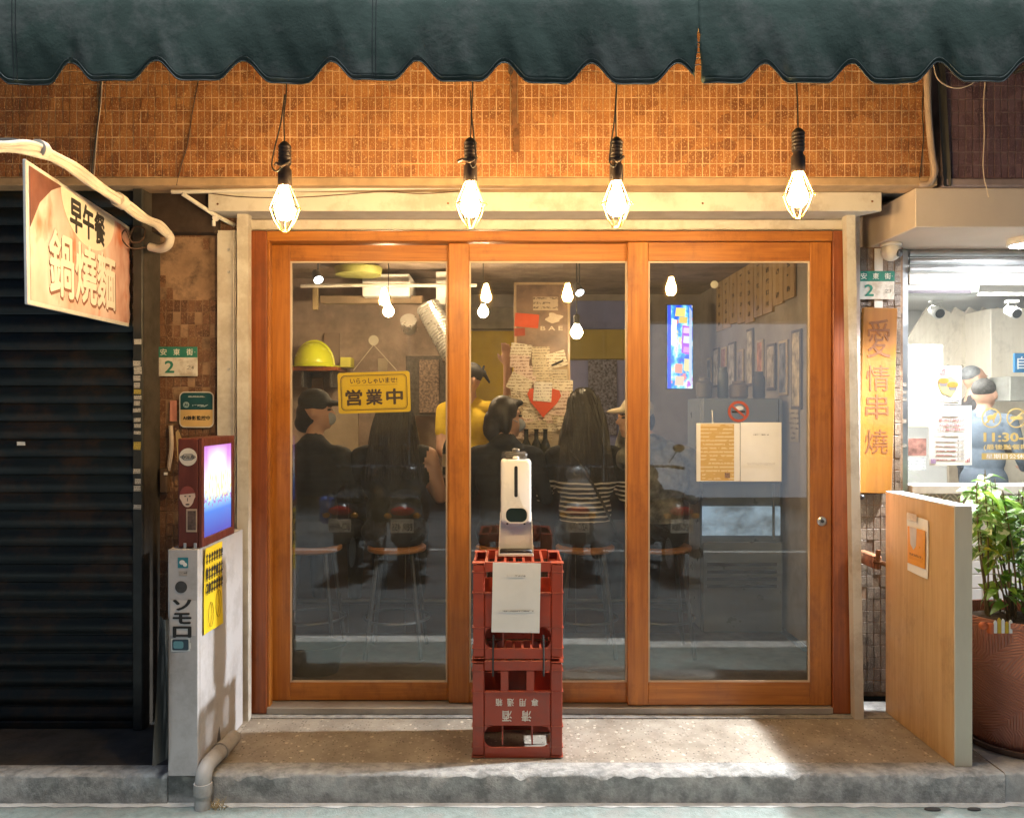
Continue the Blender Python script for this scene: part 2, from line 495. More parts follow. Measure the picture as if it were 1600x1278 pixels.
# ------------------------------------------------------------------ the step: terrazzo slab, concrete lip and kerb face
def terrazzo():
    m = bpy.data.materials.new('terrazzo'); N, L, p = nodes_of(m); nt = m.node_tree
    pos = coords(nt, (1, 0.8, 1), True)
    base = ramp(nt, noise(nt, pos, 4, 6, 0.7), [(0.3, (0.27, 0.235, 0.19)), (0.7, (0.42, 0.38, 0.32))])
    c = base
    for s, lo, hi, colr in ((34, 0.20, 0.27, (0.66, 0.60, 0.50)), (58, 0.24, 0.32, (0.48, 0.43, 0.36)), (75, 0.22, 0.30, (0.12, 0.10, 0.08))):
        v = N.new('ShaderNodeTexVoronoi'); v.inputs['Scale'].default_value = s; v.inputs['Randomness'].default_value = 1
        wv = N.new('ShaderNodeVectorMath'); wv.operation = 'ADD'
        nz = noise(nt, pos, s * 1.2, 2, 0.5, 1); L.new(pos, wv.inputs[0])
        sm = N.new('ShaderNodeVectorMath'); sm.operation = 'SCALE'; L.new(nz, sm.inputs[0]); sm.inputs['Scale'].default_value = 0.8 / s
        L.new(sm.outputs[0], wv.inputs[1]); L.new(wv.outputs[0], v.inputs['Vector'])
        f = ramp(nt, v.outputs['Distance'], [(lo, 1.0), (hi, 0.0)])
        sp = N.new('ShaderNodeSeparateColor'); L.new(v.outputs['Color'], sp.inputs[0])
        f = mathn(nt, 'MULTIPLY', f, mathn(nt, 'GREATER_THAN', sp.outputs[0], 0.62))
        c = mixc(nt, f, c, colr)
    dn = ramp(nt, noise(nt, pos, 6, 8, 0.75), [(0.45, 0.0), (0.68, 0.65)])
    c = mixc(nt, dn, c, (0.17, 0.14, 0.11))
    L.new(c, p.inputs['Base Color'])
    L.new(ramp(nt, noise(nt, pos, 9, 5), [(0.3, 0.35), (0.7, 0.65)]), p.inputs['Roughness'])
    bumpn(nt, noise(nt, pos, 60, 5), 0.25, 0.003, p)
    return m
m_terr = terrazzo()
step = link('step', None, None, (0, 0, 0)); OFF[step] = Vector((0, 0, 0)); step['kind'] = 'structure'
part('terrazzo_slab', MB().box((-1.30, -0.560, -0.10), (1.924, -0.10, 0.0)), m_terr, step)
part('sill_strip', MB().box((-1.30, -0.097, -0.10), (1.924, 0.11, 0.004)), m_conc, step)
def rough_kerb(x0, x1, y0, y1, z0, z1, seed, amp=0.006):
    mb = MB(); rr = random.Random(seed); n = int((x1 - x0) / 0.03)
    ring = []
    for i in range(n + 1):
        x = x0 + (x1 - x0) * i / n
        c = rr.uniform(0.006, 0.014) + (rr.random() < 0.12) * rr.uniform(0.004, 0.018)
        w = [rr.uniform(-amp, amp) * 0.5 for _ in range(6)]
        ring.append([(x, y0 + w[0] * 0.6, z0), (x, y0 + w[1], (z0 + z1) / 2), (x, y0 + w[2] * 0.6, z1 - c), (x, y0 + c * 0.5, z1 - c * 0.35), (x, y0 + c * 1.4, z1), (x, y1, z1), (x, y1, z0)])
    vs = [p for r_ in ring for p in r_]; fs = []
    for i in range(n):
        for k in range(7):
            a = i * 7 + k; b = i * 7 + (k + 1) % 7
            fs.append((a, b, b + 7, a + 7))
    fs += [tuple(range(7)), tuple(n * 7 + k for k in range(7))]
    mb.add(vs, fs); return mb
part('kerb', rough_kerb(-1.30, 1.92, -0.668, -0.563, ROADZ - 0.03, 0.001, 5, 0.003), m_conc, step, True)
part('kerb', rough_kerb(-4.2, -1.303, -0.672, -0.585, ROADZ - 0.03, 0.0, 6), m_conc, step, True)
part('kerb', rough_kerb(1.925, 4.2, -0.66, 0.30, ROADZ - 0.03, 0.003, 8), m_conc_light, step, True)
part('back_slab', MB().box((-4.2, -0.584, -0.12), (-1.303, 0.10, -0.002)), mat('dark_floor', (0.055, 0.056, 0.055), 0.85, var=0.4, vs=6, bump=0.6, bs=60, dirt=(0.11, 0.085, 0.065), dirt_amt=0.5, ds=4), step)  # floor given a near-black base colour with paler brown patches
# little drain holes where road meets kerb
for px, w in ((1457, 0.032), (1522, 0.026)):
    q = at(px, 1260, -0.72); q.z = ROADZ + 0.006
    part('drain_hole', MB().lathe([(w, 0), (w * 0.9, 0.004), (w * 0.6, 0.004)], q, 14, sy=0.45), m_rubber, step)

# ================================================================== front wall above: tiled fascia
FY, FZ = -0.27, 2.375
def tile_mesh(name, w, h, d, m):
    return mesh_of(name, MB().box((-w / 2, -d, -h / 2), (w / 2, 0, h / 2), 0.0010), m)
def tile_wall(root, x0, z0, cols, rows, pw, ph, y, m, skip=None, individual=None, seed=1, gap=0.0038):
    """individual(c, r) -> own object; the rest joined as one stuff part"""
    rr = random.Random(seed); base = OFF[root]
    tms = [tile_mesh('tile', pw - gap, ph - gap, 0.0022 + 0.0007 * k, m) for k in range(4)]
    rest = MB(); nind = 0
    for r_ in range(rows):
        for c in range(cols):
            x = x0 + (c + 0.5) * pw + rr.uniform(-.0008, .0008); z = z0 + (r_ + 0.5) * ph + rr.uniform(-.0008, .0008)
            k = rr.randrange(4); a = rr.uniform(-.012, .012)
            if skip and skip(x, z, rr): continue
            if individual and individual(c, r_):
                o = link('tile', tms[k], root, Vector((x, y, z)) - base); o.rotation_euler = (a, a * 0.5, 0); nind += 1
            else:
                rest.box((x - (pw - gap) / 2, y - 0.0022 - 0.0007 * k, z - (ph - gap) / 2), (x + (pw - gap) / 2, y, z + (ph - gap) / 2), 0.0010, (a, a * .5, 0))
    if rest.v:
        o = part('tile_field', rest, m, root); o['kind'] = 'stuff'
    return nind
XP = at(1455, 200, FY).x
fas = thing('tiled_fascia', 'wide band of small rustic orange brown tiles above the sliding doors', 'wall', (0, FY, FZ))
part('mortar', MB().box((-3.2, FY, FZ), (XP, FY + 0.12, 3.5)), m_mortar, fas)
PW, PH = 0.0308, 0.0572
x_start = XP - 0.006 - 160 * PW
c_lo = int((at(470, 200, FY).x - x_start) / PW)
rr_h = random.Random(4)
tile_wall(fas, x_start, FZ + 0.034, 160, 11, PW, PH, FY - 0.0005, m_tile, skip=lambda x, z, r_: r_.random() < 0.002,
          individual=lambda c, r_: r_ < 6 and c_lo <= c < c_lo + 50)
part('ledge', MB().box((-3.2, FY - 0.016, FZ - 0.006), (XP + 0.02, FY + 0.115, FZ + 0.030), 0.004), mat('fascia_ledge', (0.42, 0.28, 0.16), 0.85, var=0.25, vs=9, bump=0.5, bs=60), fas)
fas2 = thing('tiled_fascia', 'dusky plum tiled wall band above the beige bulkhead at right', 'wall', (2.6, FY, FZ))
part('mortar', MB().box((XP + 0.055, FY + 0.01, FZ), (5.2, FY + 0.12, 3.5)), mat('plum_mortar', (0.20, 0.15, 0.16), 0.95, var=0.3, vs=12, bump=0.5, bs=100), fas2)
tile_wall(fas2, XP + 0.06, FZ + 0.03, 50, 11, PW, PH, FY + 0.0095, m_tile_plum, seed=9, individual=lambda c, r_: r_ < 7 and c < 14)
part('ledge', MB().box((XP + 0.06, FY - 0.006, FZ - 0.004), (3.6, FY + 0.115, FZ + 0.027), 0.004), mat('plum_ledge', (0.26, 0.20, 0.20), 0.85, var=0.25), fas2)
# concrete body of the storey behind and above, so that light does not leak in
struct('upper_wall', MB().box((-4.2, FY + 0.125, FZ + 0.12), (5.3, 5.2, 3.6)), m_conc)
# rail, bracket and screws on the fascia
q0, q1 = at(800, 100, FY - 0.02), at(806, 237, FY - 0.02)
br = thing('awning_bracket', 'rusty steel bracket strip screwed to the middle of the tiled fascia', 'bracket', q1)
rust = mat('rusty_steel', (0.22, 0.10, 0.045), 0.75, 0.3, var=0.4, vs=30, bump=0.5, bs=120)
part('bar', MB().box((q0.x, FY - 0.028, q1.z + 0.10), (q0.x + 0.022, FY - 0.010, 2.95), 0.002), rust, br)
part('plate', MB().box((q1.x - 0.010, FY - 0.018, q1.z), (q1.x + 0.016, FY - 0.009, q1.z + 0.12), 0.001), rust, br)
part('bolt', MB().lathe([(0.006, 0), (0.006, 0.006), (0.003, 0.008)], (q1.x + 0.003, FY - 0.017, q1.z + 0.09), 8, M=Rx(R(90))), rust, br)

# ================================================================== awning
AY, AX0, AX1 = -1.22, -2.9, 2.75
m_awn = mat('awning_canvas', (0.052, 0.080, 0.068), 0.85, var=0.25, vs=3.2, bump=0.55, bs=26, dirt=(0.115, 0.128, 0.118), dirt_amt=0.75, ds=5.5, spec=0.2)
m_trim = mat('awning_trim', (0.012, 0.020, 0.022), 0.7, var=0.2)
aw = thing('awning', 'dark green canvas awning with a scalloped lower edge above the shop', 'awning', (0, AY, 2.44))
SCP = 0.2755; SC0 = at(246, 100, AY).x
def scallop(x):
    u = ((x - SC0) / SCP) % 1.0
    t = min(u, 1 - u) * 2            # 0 at the notch, 1 in mid lobe
    k = max(0.0, min(1.0, (t - 0.02) / 0.56)); k = k * k * (3 - 2 * k)
    return 2.503 - 0.064 * k - 0.004 * math.sin(x * 2.3)
ZT = 2.725
def awn_y(x, s):
    """s 0 at the lower edge, 1 at the fold"""
    n = int(math.floor((x - SC0) / SCP)); h = math.sin(n * 12.9898) * 43758.5453; h -= math.floor(h)
    u = ((x - SC0) / SCP) % 1.0
    w = (1 - s)
    return AY + 0.006 * math.sin(x * 7.1) * w + (h - 0.5) * 0.022 * w * math.sin(PI * u) + 0.003 * math.sin(x * 31 + 3 * s + 4 * h) * w + 0.0025 * math.sin(x * 17) + 0.0016 * math.sin(x * 73 + 9 * s) * w
TX = at(1090, 60, AY).x
def tear(z):     # half gap of the tear at height z
    t = (2.585 - z) / 0.15
    return 0.0 if t <= 0 else 0.0035 + 0.010 * min(t, 1.2) ** 1.6 + 0.0022 * math.sin(z * 210)
def awn_piece(xa, xb, fix_a, fix_b):
    mb = MB(); nx = max(2, int((xb - xa) / 0.012)); rows = 12; vs = []; fs = []
    slope = [(AY + 0.006, ZT), (AY + 0.045, ZT + 0.045), (AY + 0.25, ZT + 0.22), (AY + 0.55, ZT + 0.42), (FY - 0.02, ZT + 0.70)]
    for i in range(nx + 1):
        x0_ = xa + (xb - xa) * i / nx
        zb = scallop(x0_)
        for j in range(rows):
            s = j / rows; z = zb + (ZT - zb) * s
            x = x0_
            if fix_b and i == nx: x -= tear(z)
            if fix_a and i == 0: x += tear(z)
            vs.append((x, awn_y(x0_, s) - 0.018 * math.sin(PI * s) * 0.4, z))
        for k, (yy, zz) in enumerate(slope):
            vs.append((x0_, yy + 0.004 * math.sin(x0_ * 17) * (k == 0), zz + (0.006 * math.sin(x0_ * 5.3 + k)) * (k > 1)))
    C_ = rows + len(slope)
    for i in range(nx):
        for j in range(C_ - 1):
            a = i * C_ + j; fs.append((a, a + C_, a + C_ + 1, a + 1))
    mb.add(vs, fs); return mb
def thick(o, t):
    md = o.modifiers.new('Solidify', 'SOLIDIFY'); md.thickness = t; md.offset = 0
cv = part('canopy', awn_piece(AX0, TX, False, True), m_awn, aw, 'all'); thick(cv, 0.0022)
cv = part('canopy', awn_piece(TX, AX1, True, False), m_awn, aw, 'all'); thick(cv, 0.0022)
for xa, xb in ((AX0, TX - 0.018), (TX + 0.018, AX1)):
    pts = [Vector((x, awn_y(x, 0) - 0.001, scallop(x))) for x in np.linspace(xa, xb, int((xb - xa) / 0.012))]
    part('edge_binding', MB().tube(pts, 0.0022, 6), m_trim, aw, True)
    hem = [Vector((x, awn_y(x, 0.06) - 0.0030, scallop(x) + 0.014)) for x in np.linspace(xa, xb, int((xb - xa) / 0.012))]
    part('hem_stitch', MB().tube(hem, 0.0009, 4), mat('hem_thread', (0.085, 0.105, 0.098), 0.8), aw, True)
for px in (20, 583):          # sewn seams
    x = at(px, 60, AY).x
    for dx in (0, 0.011):
        pts = [Vector((x + dx, awn_y(x, s) - 0.018 * math.sin(PI * s) * 0.4 - 0.0022, scallop(x) + (ZT - scallop(x)) * s)) for s in np.linspace(0.02, 0.95, 9)]
        part('seam', MB().tube(pts, 0.0013, 5), m_trim, aw, True)
# stitches still holding the tear together
for i, z in enumerate((2.49, 2.51, 2.528, 2.545, 2.56)):
    part('stitch', MB().tube([(TX - 0.016, AY - 0.003, z), (TX + 0.002, AY - 0.006, z + 0.004), (TX + 0.016, AY - 0.003, z + 0.001)], 0.0016, 5), m_trim, aw)
rail = solo('awning_rail', 'dark steel rail under the awning from which the bulbs hang', 'rail',
            MB().tube([(AX0, -1.08, 2.80), (AX1, -1.08, 2.80)], 0.014, 10), m_steel, smooth=True)
for x in (-2.2, 0.02, 2.2):
    part('arm', MB().tube([(x, -1.08, 2.795), (x, FY - 0.01, 2.86)], 0.011, 8), m_steel, rail, True)

# ================================================================== cream box over the doors, conduit, posts
hb = thing('shutter_housing', 'long cream painted shutter box under the tiled fascia', 'shutter box', (0.1, -0.19, 2.29))
bx0, bx1 = at(325, 310, -0.19).x, at(1378, 310, -0.19).x
zb, zt = at(800, 330, -0.19).z, FZ - 0.008
part('front', MB().box((bx0, -0.19, zb), (bx1, -0.175, zt), 0.003), m_cream, hb)
part('underside', MB().box((bx0 + 0.003, -0.174, zb + 0.001), (bx1 - 0.10, -0.035, zb + 0.016), 0.001), mat('grey_cream', (0.52, 0.50, 0.47), 0.5, var=0.12, vs=5, dirt=(0.3, 0.27, 0.22), dirt_amt=0.4), hb)
mbp = MB()
mbp.add([(bx1 - 0.10, -0.174, zb + 0.001), (bx1, -0.174, zb + 0.001), (bx1 - 0.10, -0.036, zb + 0.001), (bx1 - 0.10, -0.174, zb + 0.017), (bx1, -0.174, zb + 0.017), (bx1 - 0.10, -0.036, zb + 0.017)],
        [(0, 1, 2), (3, 5, 4), (0, 3, 4, 1), (1, 4, 5, 2), (2, 5, 3, 0)])
part('corner_gusset', mbp, MATS['grey_cream'], hb)
for px, py in ((340, 319), (1163 / 2.963 * 0 + 1098, 318), (1363, 315), (700, 318)):
    c = at(px, py, -0.192)
    part('screw', MB().lathe([(0.005, 0), (0.004, 0.003), (0.0, 0.0035)], c, 8, M=Rx(R(90)), cap=False), rust, hb)
# header slots (recessed tracks) between box and door frame
part('header', MB().box((at(388, 350, -0.03).x, -0.030, 2.235), (at(1330, 350, -0.03).x, 0.09, zb + 0.0), 0.004), m_cream, hb)
cdt = solo('conduit_pipe', 'thin cream conduit pipe running along the bottom of the fascia', 'pipe', MB().tube(
    [at(268, 300, -0.235), at(700, 292.5, -0.235), at(1100, 290, -0.235), at(1440, 288, -0.235)], 0.0095, 10), m_cream, smooth=True)
for px in (1132, 1353, 560):
    part('clip', MB().lathe([(0.0125, -0.007), (0.0125, 0.007)], at(px, 289.5 + (1132 - px) * 0.004, -0.235), 10, M=Ry(R(90))), m_cream, cdt)
pv = solo('corner_pipe', 'upright beige drain pipe at the right end of the orange tiles', 'pipe', MB().tube(spline(
    [at(1447, 60, FY - 0.03), at(1450, 170, FY - 0.03), at(1456, 240, FY - 0.03), at(1460, 268, FY - 0.03), at(1452, 286, FY - 0.02), at(1436, 288, FY - 0.01)], 6), 0.0135, 10), mat('beige_pipe', (0.45, 0.33, 0.24), 0.6, var=0.2, dirt=(0.2, 0.13, 0.1), dirt_amt=0.5), smooth=True)
solo('black_strip', 'dark peeling strip of tape between the two tiled walls', 'tape', MB().add(*sheet(0.034, 0.62, 3, 20, 0.010, 0.002, 3), T(*at(1473, 180, FY - 0.004)) @ Ry(R(-3))), m_rubber)
brs = solo('branch_pipe', 'short cream pipe running back under the soffit at left', 'pipe', MB().tube([at(285, 303, -0.24), at(332, 334, -0.17), at(366, 352, -0.06)], 0.0095, 10), m_cream, smooth=True)
part('clamp', MB().lathe([(0.014, -0.006), (0.014, 0.006)], at(337, 341, -0.155), 10, M=Rx(R(90))), m_white, brs)
part('clamp', MB().lathe([(0.008, -0.012), (0.008, 0.012)], at(334, 349, -0.155), 8), m_white, brs)
# posts
def post(name, px0, px1, y, ytop, ybot, lab, seed, lean=0.0):
    a, b = at(px0, ytop, y), at(px1, ybot, y)
    rr = random.Random(seed); n = 40; vs = []; fs = []
    for i in range(n + 1):
        z = 0.0 + (a.z) * i / n
        j = rr.uniform(-0.0015, 0.0015); k_ = lean * i / n
        vs += [(a.x + j + k_, y, z), (b.x + rr.uniform(-.001, .001) + k_, y, z), (b.x + k_, y + 0.045, z), (a.x + k_, y + 0.045, z)]
    for i in range(n):
        for k in range(4):
            q = i * 4 + k; w = i * 4 + (k + 1) % 4; fs.append((q, w, w + 4, q + 4))
    fs += [(0, 1, 2, 3), (n * 4, n * 4 + 1, n * 4 + 2, n * 4 + 3)]
    return solo(name, lab, 'post', MB().add(vs, fs), m_cream)
post('door_post', 370, 388, -0.13, 330, 1127, 'narrow cream post at the left side of the door frame', 2)
post('door_post', 1336, 1350, -0.11, 330, 1117, 'narrow cream post between the doors and the wooden sign', 3, -0.040)
ch = thing('shutter_channel', 'broad cream steel channel with screws beside the left tiled pier', 'channel', at(355, 1100, -0.10))
cx0, cx1 = at(339, 360, -0.10).x, at(369, 360, -0.10).x
part('plate', MB().box((cx0, -0.10, 0.0), (cx1, -0.085, at(350, 360, -0.10).z), 0.002), m_cream, ch)
part('lip', MB().box((cx1 - 0.014, -0.112, 0.0), (cx1 - 0.004, -0.101, at(350, 362, -0.10).z), 0.002), m_cream, ch)
for py in (425, 577, 390):
    part('screw', MB().lathe([(0.007, 0), (0.006, 0.003), (0.0, 0.004)], at(357, py, -0.101), 10, M=Rx(R(90)), cap=False), m_alu, ch)

# ================================================================== sliding doors
dfr = thing('door_frame', 'orange brown wooden frame around the three sliding doors', 'door frame', (at(863, 1100, -0.05).x, 0, 0.0))
JX0, JX1 = at(389, 700, -0.05).x, at(1336, 700, -0.05).x
JI0, JI1 = at(421, 700, -0.05).x, at(1301, 700, -0.05).x
ZH0, ZH1 = at(800, 377, -0.05).z, at(800, 361, -0.05).z
ZS = 0.036
m_dk = wood('jamb_wood', (0.15, 0.036, 0.010), (0.34, 0.095, 0.022), 'z')
part('jamb', MB().box((JX0, -0.055, 0.006), (JI0 - 0.012, 0.10, ZH1), 0.003), m_dk, dfr)
part('jamb', MB().box((JI0 - 0.0125, -0.045, 0.006), (JI0, 0.0, ZH0), 0.002), m_wood, dfr)
part('jamb', MB().box((JI1, -0.055, 0.006), (JX1, 0.10, ZH1), 0.003), m_dk, dfr)
part('head', MB().box((JI0 - 0.011, -0.054, ZH0), (JI1 - 0.001, 0.099, ZH1 - 0.001), 0.003), m_woodx, dfr)
part('sill_track', MB().box((JI0 - 0.011, -0.06, 0.005), (JI1 - 0.001, 0.10, ZS), 0.003), mat('track_metal', (0.40, 0.38, 0.35), 0.5, 0.5, var=0.2, vs=12, dirt=(0.2, 0.17, 0.14), dirt_amt=0.6), dfr)
m_glass = glass('door_glass', 0.016, 0.080)
m_bead = mat('glazing_bead', (0.50, 0.40, 0.30), 0.5, var=0.15)
def sliding(lab, y0, x_l, x_gl, x_gr, x_r, right_stile=True, pxmode=True):
    y1 = y0 + 0.030
    X = lambda p: at(p, 700, y0).x
    z0, zg0, zg1, z1 = ZS + 0.003, at(800, 1066, y0).z, at(800, 408, y0).z, ZH0 - 0.002
    d = thing('sliding_door', lab, 'door', ((X(x_l) + X(x_r)) / 2, y0, z0), 'sliding glass doors')
    part('stile', MB().box((X(x_l), y0, z0), (X(x_gl), y1, z1), 0.0025), m_wood, d)
    if right_stile: part('stile', MB().box((X(x_gr), y0, z0), (X(x_r), y1, z1), 0.0025), m_wood, d)
    part('rail', MB().box((X(x_gl) + 0.0005, y0 + 0.0015, zg1), (X(x_gr) - 0.0005, y1 - 0.0015, z1 - 0.001), 0.002), m_woodx, d)
    part('rail', MB().box((X(x_gl) + 0.0005, y0 + 0.0015, z0 + 0.001), (X(x_gr) - 0.0005, y1 - 0.0015, zg0), 0.002), m_woodx, d)
    gx0, gx1 = X(x_gl), X(x_gr)
    part('glass_pane', MB().box((gx0 - 0.004, y0 + 0.013, zg0 - 0.004), (gx1 + 0.004, y0 + 0.018, zg1 + 0.004)), m_glass, d)
    for lo, hi in (((gx0, y0 + 0.004, zg0), (gx0 + 0.008, y0 + 0.012, zg1)), ((gx1 - 0.008, y0 + 0.004, zg0), (gx1, y0 + 0.012, zg1)),
                   ((gx0 + 0.0085, y0 + 0.004, zg1 - 0.008), (gx1 - 0.0085, y0 + 0.012, zg1)), ((gx0 + 0.0085, y0 + 0.004, zg0), (gx1 - 0.0085, y0 + 0.012, zg0 + 0.008))):
        part('glazing_bead', MB().box(lo, hi, 0.001), m_bead, d)
    return d
d1 = sliding('left sliding glass door with the yellow open sign behind its pane', 0.024, 421, 453, 699, 731)
d2 = sliding('middle sliding glass door behind the red crates', -0.008, 701, 733, 980, 1010)
d3 = sliding('right sliding glass door with notices and a no smoking sticker', -0.040, 981, 1013, 1266, 1299)
c = at(1284, 814, -0.041)
lk = part('lock', MB().lathe([(0.0, 0.0), (0.022, 0.0), (0.022, 0.004), (0.016, 0.008), (0.012, 0.0055), (0.0, 0.0055)], c, 24, M=Rx(R(90)), cap=False), m_alu, d3, True)
part('keyhole', MB().lathe([(0.0075, 0), (0.0075, 0.004), (0.003, 0.0045)], c + Vector((0, -0.005, 0)), 12, M=Rx(R(90))), m_steel, lk)

# ================================================================== left pier and dark shop front
PY_ = -0.05
pier = thing('tiled_pier', 'narrow brown tiled pier with peeling tiles left of the doors', 'pier', (at(290, 900, PY_).x, PY_, 0))
pxa, pxb = at(236, 700, PY_).x, at(372, 700, PY_).x
part('mortar', MB().box((pxa, PY_, 0.0), (pxb, PY_ + 0.14, FZ + 0.1)), mat('pier_mortar', (0.27, 0.17, 0.105), 0.95, var=0.35, vs=9, bump=0.6, bs=70, dirt=(0.06, 0.04, 0.03), dirt_amt=0.7, ds=8), pier)
def pier_skip(x, z, rr):
    p = z
    if 1.88 < z < 2.19: return rr.random() < 0.93           # bare patch under the soffit
    if 1.55 < z < 1.88: return rr.random() < 0.10
    return rr.random() < 0.20
tile_wall(pier, pxa + 0.004, 0.02, 12, 41, 0.0335, 0.0572, PY_ - 0.0005, m_tile_brown, skip=pier_skip, individual=lambda c, r_: r_ >= 14, seed=11)
part('filler_beam', MB().box((-1.95, FY + 0.13, 2.20), (at(338, 340, -0.12).x, PY_ - 0.012, FZ + 0.1), 0.004), mat('dark_soffit', (0.035, 0.022, 0.016), 0.85, var=0.4, vs=12, bump=0.5, bs=40), pier)  # beam added to give the dark band between soffit and pier tiles
# dark side return + shutter
shy = -0.20
m_slat = mat('shutter_slat', (0.006, 0.012, 0.0145), 0.5, 0.25, var=0.35, vs=7, bump=0.15, bs=40, dirt=(0.060, 0.030, 0.014), dirt_amt=0.55, ds=5, stretch=(0.35, 1, 6))
shut = thing('roller_shutter', 'closed dark roller shutter of the shop at far left', 'shutter', (-2.1, shy, 0))
sx0, sx1 = -3.2, at(209, 700, shy).x
prof = [(0.0, 0.000), (-0.004, 0.006), (-0.013, 0.022), (-0.015, 0.036), (-0.011, 0.050), (-0.003, 0.064), (-0.002, 0.070), (0.004, 0.074), (0.004, 0.0785)]
PITCH = 0.0785
def slat_mesh():
    mb = MB(); vs = []; fs = []
    n = len(prof)
    for x in (sx0, sx1):
        vs += [(x, p[0], p[1]) for p in prof] + [(x, p[0] + 0.003, p[1]) for p in prof]
    for k in range(n - 1):
        fs += [(k, k + 1, 2 * n + k + 1, 2 * n + k), (n + k, 3 * n + k, 3 * n + k + 1, n + k + 1)]
    fs += [(0, 2 * n, 3 * n, n), (n - 1, 2 * n - 1, 4 * n - 1, 3 * n - 1)]
    mb.add(vs, fs); return mesh_of('slat', mb, m_slat, Vector((-2.1, 0, 0)), True)
sm_ = slat_mesh()
for i in range(30): link('slat', sm_, shut, (0, 0, 0.02 + i * PITCH))
part('bottom_bar', MB().box((sx0, shy - 0.012, 0.0), (sx1, shy + 0.012, 0.03), 0.003), m_slat, shut)
m_guide = mat('guide_steel', (0.045, 0.047, 0.045), 0.55, 0.4, var=0.3, vs=9, bump=0.2, bs=40)
g0, g1 = at(208, 700, shy - 0.03).x, at(223, 700, shy - 0.03).x
part('guide_rail', MB().box((g0, shy - 0.035, 0.0), (g1, shy + 0.03, FZ), 0.003), m_guide, shut)
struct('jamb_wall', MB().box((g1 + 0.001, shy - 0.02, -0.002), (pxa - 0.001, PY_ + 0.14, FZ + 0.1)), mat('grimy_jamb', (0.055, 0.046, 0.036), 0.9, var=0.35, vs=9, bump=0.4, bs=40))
struct('left_soffit', MB().box((-3.3, FY + 0.12, FZ + 0.003), (-1.85, shy + 0.2, FZ + 0.1)), MATS['dark_soffit'])
for i, (py, h) in enumerate(((534, 8), (568, 8), (579, 11), (591, 8), (602, 8), (612, 7), (621, 6), (630, 7), (641, 6), (656, 6), (665, 6), (676, 5), (694, 7), (700, 5), (736, 7), (752, 8), (763, 8), (792, 7))):
    rr_ = random.Random(i); c = at(214.5 + rr_.uniform(-1, 1), py, shy - 0.0362)
    yl = i in (5, 12, 13)
    pos_ = ('top one', '2nd from top', '3rd from top', '4th from top', '5th from top', 'yellow one, 6th from top', '7th from top', '8th from top', '9th from top', '10th from top', '11th from top', '12th from top', 'upper of a yellow pair', 'lower of a yellow pair', '15th from top', '16th from top', '17th from top', 'bottom one')[i]
    solo('paper_label', f'tiny {"yellow" if yl else "white"} paper label on the shutter guide rail, {pos_}', 'label', MB().add(*sheet(0.032 + rr_.uniform(-.006, .002), h * 0.00285, 3, 3, 0.001, 0.0005, i), T(*c) @ Ry(rr_.uniform(-.06, .06))),
         writing('label_yellow', (0.55, 0.42, 0.08), (0.1, 0.08, 0.05), 0.010, 0.7, 0.004, 0.5) if yl else writing('label_white', (0.55, 0.52, 0.46), (0.10, 0.09, 0.08), 0.010, 0.7, 0.004, 0.5), 'stickers along the shutter guide')
c = at(33, 693, shy - 0.017)
solo('shutter_sticker', 'small pale sticker alone in the middle of the dark shutter', 'sticker', MB().add(*sheet(0.036, 0.016, 2, 2, 0.001, 0.0005, 2), T(*c)), m_paper)
def placed(mb, M): return MB().add([tuple(v) for v in mb.v], mb.f, M)

